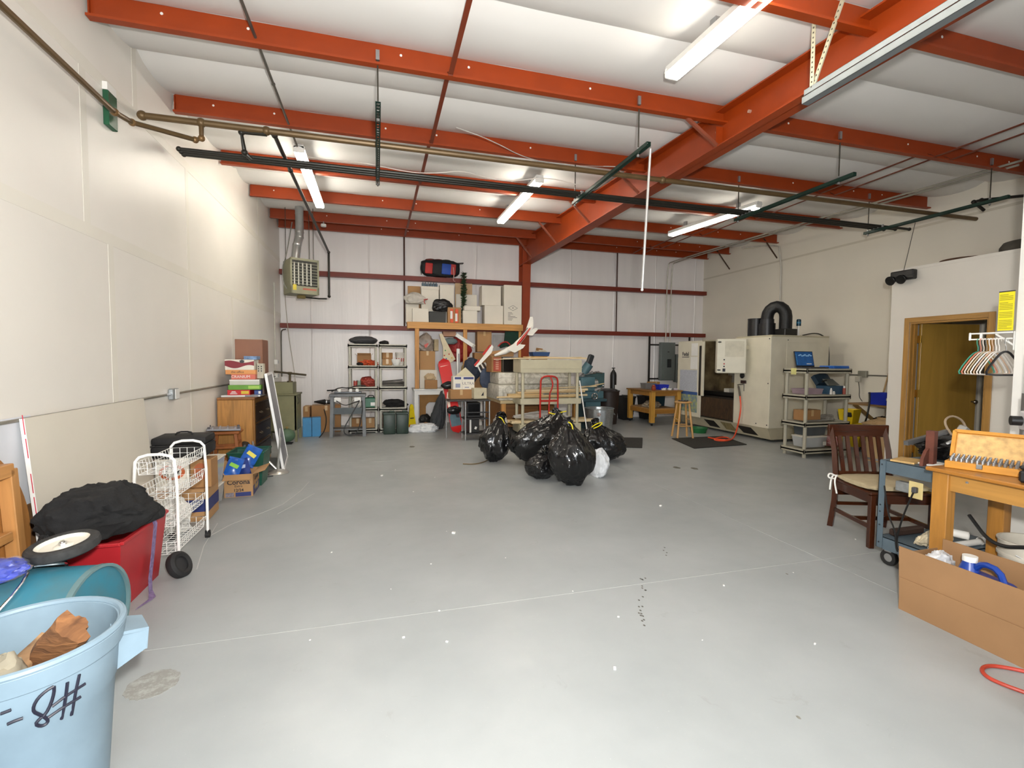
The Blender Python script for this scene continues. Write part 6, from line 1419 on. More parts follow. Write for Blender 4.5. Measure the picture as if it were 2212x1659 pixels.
# ---- bins, gas cylinder behind
t = T('brown_bin', 'dark brown round plastic bin behind the lathe', 'bin', (at(1318, 870, Y=10.2).x, 10.3, 0))
DBn = mat('#2f2420', 0.5, var=0.08)
t.p('body', MB().lathe([(0, 0), (0.2, 0), (0.26, 0.78), (0.25, 0.78), (0.19, 0.02), (0, 0.02)], n=28), DBn); t.p('rim', MB().tube([(0.262*math.cos(a*2*PI/30), 0.262*math.sin(a*2*PI/30), 0.78) for a in range(30)], 0.014, n=8, closed=True), DBn); t.p('liner', MB().blob((0, 0, 0.78), (0.25, 0.25, 0.06), 0.2, 2, 3, 96, flat=False), mat('#1c1716', 0.4, bump=0.3))
for px, lab, sc in ((1364, 'black square waste bin beside the wooden table leg', 0.0), (1408, 'black waste bin behind the wooden table near the breaker panel', 0.35)):
    t = T('waste_bin', lab, 'bin', (at(px, 880, Y=10.75).x-0.05+sc*0.1, 10.96, 0), group='black waste bins')
    t.p('body', frust(MB(), 0.13, 0.14, 0.18, 0.19, 0, 0.58, 0.008), BLACK); t.p('rim', MB().box((0, -0.19, 0.58), (0.38, 0.02, 0.03)).box((0, 0.19, 0.58), (0.38, 0.02, 0.03)).box((-0.18, 0, 0.58), (0.02, 0.36, 0.03)).box((0.18, 0, 0.58), (0.02, 0.36, 0.03)), BLACK); t.p('liner', MB().blob((0, 0, 0.58), (0.19, 0.19, 0.04), 0.3, 3, 3, 97, ridge=True, flat=False), BLACK)
gx = at(1333, 830, Y=10.7).x
t = T('gas_cylinder', 'tall black gas cylinder standing near the back wall', 'gas cylinder', (gx, 10.9, 0))
hz = at(1333, 795, Y=10.9).z
t.p('cylinder', MB().lathe([(0, 0), (0.075, 0), (0.08, 0.02), (0.08, hz-0.18), (0.07, hz-0.12), (0.035, hz-0.07), (0.03, hz-0.05), (0, hz-0.05)], n=20), mat('#161616', 0.4)); t.p('valve', MB().cyl((0, 0, hz-0.05), (0, 0, hz), 0.018, n=10).box((0, 0, hz), (0.09, 0.02, 0.02)), mat('#3a3730', 0.4, 0.5)); t.p('label', MB().box((0.03, -0.08, hz-0.55), (0.05, 0.006, 0.25)), WHITE)

# ================================================================= right side
# ---- office box with door
OX, OYF, OZ = 7.0, 5.1, 2.76
DY0_, DY1_ = 3.96, 4.84          # door opening
DZ = 2.045
k = MB().b2((OX, DY1_, 0), (OX+0.12, OYF, OZ)).b2((OX, FRONT_Y+0.02, 0), (OX+0.12, DY0_, OZ)).b2((OX, DY0_, DZ), (OX+0.12, DY1_, OZ))
struct('wall_office', k, OFFW, 0)
struct('wall_office_end', MB().b2((OX+0.12, OYF-0.12, 0), (XR, OYF, OZ)), OFFW, 0)
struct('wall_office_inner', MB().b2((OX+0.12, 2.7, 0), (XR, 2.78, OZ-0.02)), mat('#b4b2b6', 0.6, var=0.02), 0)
struct('ceiling_office', MB().b2((OX, FRONT_Y+0.02, OZ+0.001), (XR, OYF, OZ+0.04)), OFFW, 0)
OAKT = wood('#b98a45', 0.4, 'z'); OAKTY = wood('#b98a45', 0.4, 'y')
t = MB().b2((OX-0.018, DY1_, 0), (OX+0.0, DY1_+0.065, DZ+0.065), bev=0.005)
tr1 = struct('trim_1', t, OAKT); MB().b2((OX-0.018, DY0_-0.065, 0), (OX, DY0_, DZ+0.065), bev=0.005).build('casing', OAKT, tr1)
MB().b2((OX-0.018, DY0_, DZ), (OX, DY1_, DZ+0.065), bev=0.005).build('head_casing', OAKTY, tr1)
MB().b2((OX, DY1_-0.02, 0), (OX+0.12, DY1_-0.001, DZ-0.001)).b2((OX+0.05, DY1_-0.032, 0), (OX+0.07, DY1_-0.02, DZ-0.02)).build('jamb', OAKT, tr1)
MB().b2((OX, DY0_+0.001, 0), (OX+0.12, DY0_+0.02, DZ-0.001)).build('jamb', OAKT, tr1)
MB().b2((OX, DY0_+0.02, DZ-0.021), (OX+0.12, DY1_-0.02, DZ-0.001)).build('head_jamb', OAKTY, tr1)
# open door leaf
hx_, hy_ = OX+0.13, DY1_-0.03
dl = bpy.data.objects.new('door_1', None); COL.objects.link(dl); dl.location = (hx_, hy_, 0.01); dl.rotation_euler = (0, 0, math.radians(-12)); dl['kind'] = 'structure'
MB().b2((0.0, -0.04, 0.0), (0.84, 0.0, 2.02), bev=0.003).build('door_leaf', wood('#b08a3e', 0.35, 'z', var=0.08, scale=3), dl)
kn = MB().lathe([(0, 0), (0.012, 0), (0.014, 0.03), (0.028, 0.045), (0.03, 0.06), (0.02, 0.07), (0, 0.072)], (0.78, -0.04, 0.96), 20, (PI/2, 0, 0)).build('door_knob', mat('#8a8378', 0.25, 0.9), dl)
for z in (0.25, 1.02, 1.76):
    MB().b2((-0.012, -0.045, z), (0.0, 0.004, z+0.1)).build('hinge_leaf', mat('#c9a24a', 0.3, 0.9), dl); MB().cyl((-0.014, -0.046, z), (-0.014, -0.046, z+0.1), 0.007, n=8).build('hinge_pin', mat('#c9a24a', 0.3, 0.9), dl)
t = T('wall_vent', 'dark grey vent plate on the wall inside the office doorway', 'vent', (XR-0.02, 4.3, 0.78)); t.p('plate', MB().b2((0.0, -0.16, 0), (0.018, 0.16, 0.16)), mat('#3f4446', 0.5)); t.p('slat', MB().b2((-0.004, -0.15, 0.05), (0.0, 0.15, 0.06)), mat('#2c3032', 0.5))
# near white partition at the right edge
struct('wall_partition', MB().b2((4.53, 1.2, 0), (4.65, 2.4, 3.1)), mat('#e6e4de', 0.5, var=0.02), 0)

# emergency lamp
p = at(1955, 597, X=OX-0.02)
t = T('emergency_light', 'black twin-head emergency light high on the office wall corner', 'lamp', (OX, p.y, p.z))
t.p('housing', MB().box((-0.05, 0.0, 0.01), (0.09, 0.3, 0.13), bev=0.012), mat('#131313', 0.4))
for s in (-1, 1): h = t.p('lamp_head', MB().lathe([(0, 0.0), (0.05, 0.0), (0.065, 0.05), (0.06, 0.055), (0, 0.045)], (-0.07, s*0.07+0.06, -0.03), 20, (0, -PI/2-0.4, 0)), mat('#131313', 0.4))
t.p('bracket', MB().box((-0.07, -0.1, -0.02), (0.06, 0.12, 0.04), bev=0.005), mat('#131313', 0.4))
wire('thin cord rising from the emergency light to the ceiling pipe', [(OX-0.05, p.y, p.z+0.07), (7.2, p.y+0.1, 3.2), (7.38, 5.1, SZ-0.03)], 0.004, mat('#4a463f', 0.6))
# yellow notice
t = T('yellow_notice', 'tall yellow printed notice above the clothes rail at the right edge', 'sign', (4.50, 2.402, 1.745))
t.p('sheet', MB().b2((0, 0, 0), (0.005, 0.092, 0.285)), mat('#e8da1c', 0.5, var=0.03)); k = MB()
for i in range(22):
    zz = 0.262-i*0.0118
    if i in (4, 10, 15): continue
    L_ = 0.078 if i % 5 else 0.05
    k.b2((-0.0015, 0.086-L_, zz), (0.0, 0.086, zz+0.004))
t.p('text_lines', k, mat('#8f8628', 0.6))['kind'] = 'stuff'
t.p('top_bar', MB().b2((-0.003, 0, 0.285), (0.008, 0.092, 0.292)), INK)
# ---- hanging rail with hangers
RXh, RZh = 4.50, 1.73
t = T('hanger_rail', 'white wire clothes rail fixed to the end of the partition at the right edge', 'rail', (RXh, 2.402, RZh))
t.p('upper_wire', MB().tube([V((0, 0.26, 0)), V((0, 0, 0))], 0.006, n=8), WIREWHITE); t.p('lower_wire', MB().tube([V((0, 0.26, -0.045)), V((0, 0, -0.045))], 0.006, n=8), WIREWHITE); t.p('end_cap', MB().box((0, 0.262, -0.022), (0.016, 0.014, 0.062), bev=0.005), WHITE)
t.p('rear_wire', MB().tube([V((0.09, 0.26, 0)), V((0.09, 0, 0))], 0.005, n=8), WIREWHITE)
for y in (0.25, 0.13, 0.02): t.p('cross_wire', MB().tube([V((0, y, 0.0)), V((0.09, y, 0.0))], 0.004, n=6), WIREWHITE)
t.p('brace', MB().bar((0.04, 0.12, -0.006), (0.04, 0.002, -0.1), 0.008, 0.012), WIREWHITE); t.p('wall_plate', MB().box((0.04, 0.004, -0.06), (0.03, 0.006, 0.14)), WHITE)
t.p('tab', MB().box((0, 0.19, -0.022), (0.008, 0.014, 0.045)), WHITE)
HC = [('#3f9c84', 'teal hanger, first on the rail'), ('#d98a72', 'coral hanger next to the teal one'), ('#e6ddd0', 'cream hanger behind the coral one'), ('#c9b89a', 'tan hanger in the middle of the rail'), ('#f2f0ec', 'white hanger in the middle of the rail'), ('#d9b9a0', 'pale orange hanger beside the white ones'), ('#efe9e2', 'off-white hanger near the black hanger'), ('#e8e2da', 'ivory hanger hanging just before the black one'), ('#16161a', 'black hanger at the right end of the rail')]
for i, (c, lab) in enumerate(HC):
    y = 2.402+0.205-i*0.019 - (0.02 if i > 7 else 0)
    t = T('clothes_hanger', lab, 'hanger', (RXh, y, RZh-0.045-0.007), rz=0.0, group='hangers on the rail')
    m = mat(c, 0.4, var=0.02); r = 0.0045 if i < 8 else 0.008
    t.p('hook', MB().tube([V((0.018, 0, -0.012)), V((0.014, 0, 0.008)), V((0, 0, 0.014)), V((-0.016, 0, 0.004)), V((-0.014, 0, -0.03)), V((0, 0, -0.05)), V((0, 0, -0.085))], 0.003 if i < 8 else 0.004, n=6, smooth=1), CHROME if i in (3, 8) else m)
    t.p('frame', MB().tube([V((0, 0, -0.085)), V((0.07, 0, -0.11)), V((0.2, 0, -0.235)), V((0.19, 0, -0.265)), V((-0.19, 0, -0.265)), V((-0.2, 0, -0.235)), V((-0.07, 0, -0.11))], r, n=6, closed=True, smooth=1), m)
# office roof items
t = T('roof_tire', 'old tire lying on the office roof at the right edge', 'tire', (7.6, 3.9, OZ+0.042)); t.p('tire', MB().lathe([(0.17, 0), (0.27, 0), (0.3, 0.05), (0.3, 0.12), (0.27, 0.17), (0.17, 0.17), (0.19, 0.08), (0.17, 0)], n=36), mat('#5a564e', 0.8, var=0.15)); t.p('hub', MB().lathe([(0, 0.06), (0.18, 0.05), (0.18, 0.11), (0, 0.1)], n=24), mat('#7a766e', 0.6))
t = T('roof_basin', 'shallow brown basin lying on the office roof beside the tire', 'basin', (7.5, 4.55, OZ+0.042)); t.p('basin', MB().lathe([(0, 0), (0.18, 0), (0.25, 0.06), (0.24, 0.065), (0.17, 0.01), (0, 0.012)], n=28), mat('#6a4c38', 0.6)); t.p('rim', MB().tube([(0.245*math.cos(a*2*PI/28), 0.245*math.sin(a*2*PI/28), 0.063) for a in range(28)], 0.008, n=6, closed=True), mat('#6a4c38', 0.6))

# ---- breaker panels on the back wall
l, s = fb(1423, 740, 1453, 821, YB-0.2, 0.12)
EG = mat('#6c7472', 0.5, 0.2, var=0.04)
t = T('breaker_panel', 'tall grey breaker panel on the back wall', 'electrical panel', (l.x, YB-0.25, l.z))
t.p('cabinet', MB().box((0, 0, s[2]/2), (s[0], 0.12, s[2]), bev=0.006), EG); t.p('cover', MB().box((0, -0.062, s[2]/2), (s[0]*0.94, 0.006, s[2]*0.96), bev=0.002), EG); t.p('breaker_window', MB().box((0.03, -0.067, s[2]*0.45), (0.12, 0.006, 0.22)), mat('#23282a', 0.4)); t.p('latch', MB().box((0.0, -0.068, s[2]*0.75), (0.05, 0.008, 0.02)), BLACK)
l, s2_ = fb(1447, 765, 1462, 826, YB-0.42, 0.12)
t = T('disconnect_switch', 'smaller grey switch box with labels right of the breaker panel', 'electrical panel', (l.x+0.27, YB-0.25, l.z)); t.p('cabinet', MB().box((0, 0, s2_[2]/2), (0.22, 0.14, s2_[2]), bev=0.006), EG); t.p('window', MB().box((-0.02, -0.072, s2_[2]*0.78), (0.1, 0.004, 0.16)), mat('#b9bdb2', 0.3)); t.p('label_block', MB().box((-0.01, -0.072, s2_[2]*0.3), (0.14, 0.004, 0.2)), mat('#8f948c', 0.6))
for i in range(4): t.p('label_line', MB().box((-0.01, -0.0745, s2_[2]*0.2+i*0.05), (0.12, 0.002, 0.012)), WHITE)
t = T('panel_rack', 'black slotted steel frame carrying the breaker panel', 'frame', (7.4, YB-0.17, 0))
for px_ in (1402, 1488):
    X = at(px_, 780, Y=YB-0.17).x; t.w('upright', MB().b2((X-0.025, YB-0.185, 0 if px_ < 1450 else 1.6), (X+0.025, YB-0.165, GZ[0]-0.06)), mat('#1f1b1a', 0.5))
xq = (at(1402, 745, Y=YB-0.17).x, at(1488, 745, Y=YB-0.17).x)
for z in (at(1430, 745, Y=YB-0.17).z, at(1430, 818, Y=YB-0.17).z): t.w('cross_rail', MB().b2((xq[0], YB-0.164, z-0.02), (xq[1], YB-0.145, z+0.02)), mat('#1f1b1a', 0.5))
# ---- wooden table on casters
WX0, WX1, WY0, WY1 = 6.03, 6.80, 9.62, 10.7
zt2 = 0.82
t = T('rolling_table', 'oak coloured rolling work table with a lower shelf and casters', 'table', ((WX0+WX1)/2, (WY0+WY1)/2, 0))
w, d = WX1-WX0, WY1-WY0; WT = wood('#a8742e', 0.5, 'x')
t.p('top', MB().box((0, 0, zt2-0.015), (w+0.06, d+0.06, 0.03), bev=0.004), wood('#9a6a2c', 0.5, 'x')); 
for sy in (-1, 1): t.p('apron', MB().box((0, sy*(d/2-0.03), zt2-0.08), (w, 0.03, 0.1)), WT); t.p('shelf_rail', MB().box((0, sy*(d/2-0.03), 0.33), (w-0.14, 0.03, 0.1)), WT)
for sx in (-1, 1): t.p('apron', MB().box((sx*(w/2-0.03), 0, zt2-0.08), (0.03, d-0.1, 0.1)), WT); t.p('shelf_rail', MB().box((sx*(w/2-0.03), 0, 0.33), (0.03, d-0.14, 0.1)), WT)
t.p('shelf', MB().box((0, 0, 0.39), (w-0.08, d-0.08, 0.02)), wood('#b08a58', 0.6, 'x'))
for sx in (-1, 1):
    for sy in (-1, 1):
        t.p('leg', MB().box((sx*(w/2-0.045), sy*(d/2-0.045), (zt2+0.06)/2), (0.1, 0.1, zt2-0.09), bev=0.004), wood('#c9963f', 0.5, 'z'))
        c = t.p('caster', MB().cyl((sx*(w/2-0.045)-0.012, sy*(d/2-0.045), 0.035), (sx*(w/2-0.045)+0.012, sy*(d/2-0.045), 0.035), 0.035, n=14), RUBBER); t.p('caster_plate', MB().box((sx*(w/2-0.045), sy*(d/2-0.045), 0.068), (0.07, 0.07, 0.012)), CHROME, sub=c)
zq = zt2+0.001
def binbox(name, lab, loc, w, d, h, m, rz=0, cat='bin'):
    t = T(name, lab, cat, loc, rz); t.p('tub', frust(MB(), w*0.46, d*0.46, w*0.5, d*0.5, 0, h, 0.005), m); k = MB()
    for (p, q) in (((-1, -1), (1, -1)), ((1, -1), (1, 1)), ((1, 1), (-1, 1)), ((-1, 1), (-1, -1))): k.bar((p[0]*w/2, p[1]*d/2, h), (q[0]*w/2, q[1]*d/2, h), 0.014, 0.014)
    t.p('rim', k, m); return t
binbox('parts_bin', 'bright blue parts bin on the rolling work table', (6.52, 9.98, zq), 0.26, 0.2, 0.11, mat('#1c2fc0', 0.4))
binbox('parts_bin', 'grey parts bin behind the blue one on the rolling work table', (6.36, 10.3, zq), 0.3, 0.24, 0.13, mat('#7c7a78', 0.5))
t = T('orange_jar', 'orange-red jar at the table corner above the nearest leg', 'jar', (6.14, 9.72, zq)); t.p('jar', MB().lathe([(0, 0), (0.04, 0), (0.05, 0.02), (0.05, 0.08), (0.03, 0.1), (0, 0.1)], n=18), mat('#a04020', 0.4)); t.p('lid', MB().cyl((0, 0, 0.1), (0, 0, 0.12), 0.034, n=16), mat('#c05028', 0.4))
carton('small_carton', 'tan carton among parts at the back of the rolling table', (6.62, 10.5, zq), (0.25, 0.2, 0.16), 0.2, mat('#b98a4c', 0.8))
for i in range(5):
    X = 6.40+i*0.08; t = T('machined_part', ['white machined block beside the blue bin', 'steel plate lying near the white block', 'white fitting on the rolling table front edge', 'grey steel bracket on the rolling table', 'pale plastic part at the right of the rolling table'][i], 'part', (X, 9.72+0.04*(i % 2), zq), rz=i*0.7, group='parts on the rolling table')
    t.p('base', MB().box((0, 0, 0.02), (0.09, 0.06, 0.04), bev=0.006), [WHITE, STEEL, WHITE, GALV, mat('#cdbfc8', 0.5)][i]); t.p('boss', MB().cyl((0.01, 0, 0.04), (0.01, 0, 0.055), 0.02, n=12), STEEL)
heap('wood_shavings', 'heap of wood shavings on the lower shelf of the rolling table', 'shavings', (6.32, 10.1, 0.45), (0.16, 0.22, 0.09), 98, mat('#a89880', 0.9, var=0.3, scale=30, bump=0.5), flat=0.402)
binbox('storage_bin', 'dark teal bin on the lower shelf of the rolling table', (6.62, 10.3, 0.402), 0.26, 0.25, 0.24, mat('#12303a', 0.5))
# ---- round wooden stool
p = at(1480, 947, Z=0); SCX, SCY = p.x+0.02, p.y+0.12
t = T('bar_stool', 'round natural wood stool in front of the milling machine', 'stool', (SCX, SCY, 0))
SW = wood('#c99a5e', 0.4, 'z', var=0.08)
t.p('seat', MB().lathe([(0, 0.68), (0.15, 0.68), (0.165, 0.69), (0.165, 0.705), (0.15, 0.715), (0, 0.712)], n=32), SW)
lg = []
for i in range(4):
    a = PI/4+i*PI/2-0.25; b_ = V((0.215*math.cos(a), 0.215*math.sin(a), 0)); tp = V((0.12*math.cos(a), 0.12*math.sin(a), 0.68)); lg.append((b_, tp)); t.p('leg', MB().cyl(b_, tp, 0.02, 0.018, n=12), SW)
for i in range(4):
    for z in ((0.24, 0.36)[i % 2],):
        f = z/0.68; p_ = lg[i][0].lerp(lg[i][1], f); q_ = lg[(i+1) % 4][0].lerp(lg[(i+1) % 4][1], f); t.p('rung', MB().cyl(p_, q_, 0.011, n=8), SW)
t = T('bolt_tray', 'shallow tray of bright bolts on the round wooden stool', 'tray', (SCX, SCY, 0.716)); t.p('tray', MB().lathe([(0, 0), (0.09, 0), (0.1, 0.014), (0.096, 0.014), (0.086, 0.003), (0, 0.003)], n=20), mat('#4a4a4c', 0.5)); k = MB()
for i in range(8): t.p('bolt', MB().cyl((0.06*math.cos(i), 0.06*math.sin(i), 0.004), (0.06*math.cos(i)+0.02, 0.06*math.sin(i), 0.02), 0.008, n=6), CHROME)
# ---- mats
for lab, pts in (('black rubber floor mat under the front of the milling machine', [(1452, 948), (1500, 969), (1612, 961), (1560, 943)]), ('small dark floor mat right of the garbage bags', [(1338, 946), (1387, 947), (1386, 968), (1350, 967)])):
    q = [at(x, y, Z=0) for x, y in pts]; c = sum(q, V())/4
    t = T('floor_mat', lab, 'mat', (c.x, c.y, 0)); t.w('mat', MB().prism([tuple(p) for p in q], (0, 0, 0.01)), mat('#2b2a26', 0.85, var=0.15, scale=40, bump=0.3)); k = MB()
    for a, b in zip(q, q[1:]+q[:1]): k.bar(a+V((0, 0, 0.006)), b+V((0, 0, 0.006)), 0.02, 0.012)
    t.w('edge', k, mat('#22211e', 0.8))

# ---- milling machine
MX, MY0, MY1, MXB, MZ0, MZ1 = 6.9, 7.12, 9.85, 8.25, 0.27, 1.96
CREAM = mat('#dcd6c2', 0.5, var=0.05, scale=3)
CREAM2 = mat('#c2baa0', 0.55, var=0.08, scale=3)
BRN = mat('#4a3520', 0.6, var=0.3, scale=6, kind='wood', stretch=(2, 6, 0.8), hex2='#241a10')
t = T('milling_machine', 'large cream milling machine enclosure with open door and black fume hose', 'machine', ((MX+MXB)/2, (MY0+MY1)/2, 0))
WO0, WO1 = 8.03, 8.95     # work opening along Y
t.w('side_panel', MB().b2((MX+0.02, MY0, MZ0), (MXB, MY0+0.03, MZ1), bev=0.006), CREAM)
t.w('side_hatch', MB().b2((MX+0.35, MY0-0.008, 1.35), (MXB-0.12, MY0, MZ1-0.1), bev=0.003), CREAM)
t.w('front_panel', MB().b2((MX, MY0, MZ0), (MX+0.03, WO0, MZ1), bev=0.006), CREAM)
t.w('far_front_panel', MB().b2((MX, WO1+0.5, MZ0), (MX+0.03, MY1, MZ1), bev=0.006), CREAM)
t.w('far_side', MB().b2((MX+0.03, MY1-0.03, MZ0), (MXB, MY1, MZ1)), CREAM); t.w('rear_panel', MB().b2((MXB-0.03, MY0+0.03, MZ0), (MXB, MY1-0.03, MZ1)), CREAM)
t.w('roof', MB().b2((MX+0.02, MY0, MZ1), (MXB, WO0, MZ1+0.03), bev=0.005).b2((MX+0.5, WO0, MZ1), (MXB, MY1, MZ1+0.03)), CREAM2)
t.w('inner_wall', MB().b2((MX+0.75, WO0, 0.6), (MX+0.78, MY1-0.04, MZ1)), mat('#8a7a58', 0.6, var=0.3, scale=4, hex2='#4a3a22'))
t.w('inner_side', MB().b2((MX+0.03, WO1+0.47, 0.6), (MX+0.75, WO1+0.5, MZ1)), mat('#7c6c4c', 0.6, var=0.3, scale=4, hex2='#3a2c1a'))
t.w('inner_near_side', MB().b2((MX+0.03, WO0-0.03, 0.6), (MX+0.75, WO0, MZ1)), CREAM2)
t.w('splash_pan', MB().b2((MX-0.01, WO0-0.0, 0.30), (MX+0.02, WO1+0.48, 0.72), bev=0.005), BRN); t.w('table_bed', MB().b2((MX+0.05, WO0+0.02, 0.68), (MX+0.74, WO1+0.46, 0.74)), mat('#26221c', 0.5))
t.w('work_table', MB().b2((MX+0.25, WO0+0.05, 0.76), (MX+0.6, WO1+0.4, 0.84), bev=0.006), mat('#2b2a28', 0.4, 0.5)); t.w('vise', MB().b2((MX+0.3, WO0+0.5, 0.84), (MX+0.5, WO0+0.65, 0.92), bev=0.006), mat('#d9d4c8', 0.4))
t.w('spindle', MB().cyl((MX+0.42, WO0+0.5, 1.2), (MX+0.42, WO0+0.5, 1.9), 0.11, n=20).cyl((MX+0.42, WO0+0.5, 1.05), (MX+0.42, WO0+0.5, 1.2), 0.05, n=16), mat('#5a5348', 0.5))
# sliding door parked at the far end, with papers
dx = MX-0.05
dr = t.w('sliding_door', MB().b2((dx, 9.0, 0.25), (dx+0.03, 9.84, 1.95), bev=0.006), CREAM)
t.w('door_gasket', MB().b2((dx-0.004, 8.98, 0.74), (dx+0.03, 9.06, 1.84)), mat('#1d1812', 0.5), sub=dr); t.w('door_edge', MB().b2((dx-0.01, 8.90, 0.74), (dx+0.02, 8.98, 1.93), bev=0.004), CREAM, sub=dr)
t.w('chart_sheet', MB().b2((dx-0.005, 9.12, 0.82), (dx, 9.74, 1.30)), mat('#c9ced8', 0.6, var=0.15, scale=60), sub=dr); t.w('paper_sheet', MB().b2((dx-0.005, 9.12, 1.32), (dx, 9.36, 1.6)), WHITE, sub=dr); t.w('paper_sheet', MB().b2((dx-0.005, 9.12, 1.62), (dx, 9.34, 1.9)), WHITE, sub=dr)
t.w('lower_chart', MB().b2((dx-0.005, 9.1, 0.35), (dx, 9.7, 0.74)), mat('#b5b868', 0.6, var=0.35, scale=14, hex2='#5a7ca0'), sub=dr); t.w('blue_strip', MB().b2((dx-0.006, 9.1, 0.74), (dx, 9.74, 0.81)), mat('#3d5f9c', 0.6), sub=dr)
lt = text('logo_lettering', 'Fadal', 0.12, faceX(dx-0.004, 9.55, 1.66, -1), INK, dr, bold=0.002)
lt.matrix_parent_inverse = Matrix.Translation(-t.loc)
t.w('logo_underline', MB().b2((dx-0.003, 9.42, 1.585), (dx-0.001, 9.68, 1.6)), INK, sub=dr)
# base skirt
k = MB().prism([(MX+0.12, MY0+0.05, 0.05), (MX+0.0, MY0+0.02, MZ0), (MX+0.0, MY1, MZ0), (MX+0.12, MY1, 0.05)], (0.5, 0, 0)); t.w('skirt', k, CREAM2)
t.w('side_skirt', MB().b2((MX+0.14, MY0+0.06, 0.05), (MXB-0.05, MY0+0.1, MZ0)), CREAM2)
def sk(y, z): return (MX+0.12-(z-0.05)/(MZ0-0.05)*0.12-0.004, y, z)
for (y0, y1) in ((7.45, 7.95), (8.5, 8.95)):
    t.w('skirt_vent', MB().prism([sk(y0, 0.09), sk(y1-0.12, 0.09), sk(y1, 0.23), sk(y0+0.12, 0.23)], (0.003, 0, 0)), mat('#1e1a14', 0.6))
t.w('skirt_stain', MB().prism([sk(8.0, 0.09), sk(8.32, 0.09), sk(8.42, 0.24), sk(8.1, 0.24)], (0.003, 0, 0)), mat('#9a8a60', 0.6, var=0.25, scale=8, stretch=(1, 6, 0.5)))
for y in (MY0+0.3, 8.6, MY1-0.2): t.w('levelling_foot', MB().cyl((MX+0.35, y, 0), (MX+0.35, y, 0.06), 0.05, n=14), BLACK)
for (y, z) in ((MY0+0.04, 1.92), (MY0+0.04, 1.1), (MY0+0.04, 0.33), (MY0+0.3, 0.33)): t.w('panel_bolt', MB().cyl((MX-0.004, y, z), (MX+0.001, y, z), 0.012, n=8), INK)
for z in (1.9, 1.7, 1.5, 1.1, 0.8, 0.5, 0.45, 0.4): t.w('panel_bolt', MB().cyl((MX+0.38, MY0-0.004, z), (MX+0.38, MY0+0.001, z), 0.01, n=8), INK)
# control pendant
pc = at(1577, 806, X=6.62)
pm = Matrix.Translation((6.62, pc.y, pc.z)) @ Matrix.Rotation(-0.55, 4, 'Z')
def pw(k): return k.xform(pm)
cb = t.w('control_pendant', pw(MB().box((0, 0, 0.33), (0.52, 0.24, 0.66), bev=0.012)), mat('#d9d4c2', 0.45, var=0.03))
t.w('pendant_panel', pw(MB().box((0.05, -0.122, 0.47), (0.34, 0.004, 0.3)).box((0.05, -0.124, 0.32), (0.28, 0.004, 0.012))), mat('#cfc9b4', 0.45), sub=cb)
for (x, z) in ((-0.22, 0.6), (-0.22, 0.06)): t.w('pendant_latch', pw(MB().sph((x, -0.125, z), (0.035, 0.008, 0.014), 12, 8)), mat('#2b2720', 0.4), sub=cb)
for i, z in enumerate((0.26, 0.18, 0.13)): t.w('button', pw(MB().cyl((-0.13, -0.128, z), (-0.13, -0.12, z), 0.014, n=12)), [INK, INKRED, INK][i], sub=cb)
t.w('pendant_display', pw(MB().box((-0.13, -0.122, 0.06), (0.05, 0.004, 0.06))), INK, sub=cb); t.w('pendant_arm', MB().bar((6.72, pc.y-0.05, pc.z+0.5), (MX+0.02, pc.y-0.12, pc.z+0.5), 0.1, 0.08), CREAM2)
# knob, coolant gun, orange hose
pk = at(1603, 811, X=MX-0.02); t.w('black_knob', MB().lathe([(0, 0), (0.05, 0), (0.06, 0.02), (0.03, 0.045), (0, 0.05)], (MX-0.002, pk.y, pk.z), 18, (0, -PI/2, 0)), BLACK); pk2 = at(1605, 825, X=MX-0.02); t.w('latch_block', MB().b2((MX-0.02, pk2.y-0.07, pk2.z-0.03), (MX, pk2.y+0.07, pk2.z+0.03), bev=0.004), mat('#3a2420', 0.5))
t.w('small_rod', MB().cyl((MX-0.012, pk2.y-0.02, pk2.z-0.18), (MX-0.012, pk2.y-0.02, pk2.z-0.03), 0.006, n=6), mat('#6a6a68', 0.4, 0.6))
# fume extractor on the roof
ez = MZ1+0.031
fx0 = V((at(1633, 700, Y=8.05).x, 8.05, 0)); h0_ = V((at(1657, 700, Y=7.75).x, 7.75, 0))
fe = t.w('fume_extractor', MB().cyl(fx0+V((0, 0, ez)), fx0+V((0, 0, ez+0.36)), 0.15, n=28), mat('#17171a', 0.4)); t.w('extractor_cap', MB().cyl(fx0+V((0, 0, ez+0.36)), fx0+V((0, 0, ez+0.375)), 0.155, n=28), BLACK, sub=fe)
t.w('motor_drum', MB().cyl(h0_+V((0, 0, ez)), h0_+V((0, 0, ez+0.26)), 0.15, n=24), mat('#17171a', 0.4)); t.w('duct_clamp', MB().cyl(h0_+V((0, 0, ez+0.26)), h0_+V((0, 0, ez+0.34)), 0.125, n=24), mat('#3b3b3e', 0.4, 0.5))
h0, h1 = V((at(1657, 700, Y=7.75).x, 7.75, 0)), V((at(1697, 700, Y=7.5).x, 7.5, 0))
hp = [h0+V((0, 0, ez+0.3))]+[(h0+h1)/2-(h1-h0)/2*math.cos(a*PI/8)+V((0, 0, ez+0.38+0.20*math.sin(a*PI/8))) for a in range(9)]+[h1+V((0, 0, ez+0.14))]
t.w('fume_hose', MB().tube(hp, 0.112, n=20), mat('#141416', 0.5, bump=0.4, scale=20)); t.w('hose_collar', MB().b2((h1.x-0.15, h1.y-0.14, ez), (h1.x+0.15, h1.y+0.14, ez+0.14), bev=0.01), BLACK)
bcn = at(1725, 728, Z=ez); bz_ = ez; bx_, by_ = at(1725, 710, Y=7.4).x, 7.4
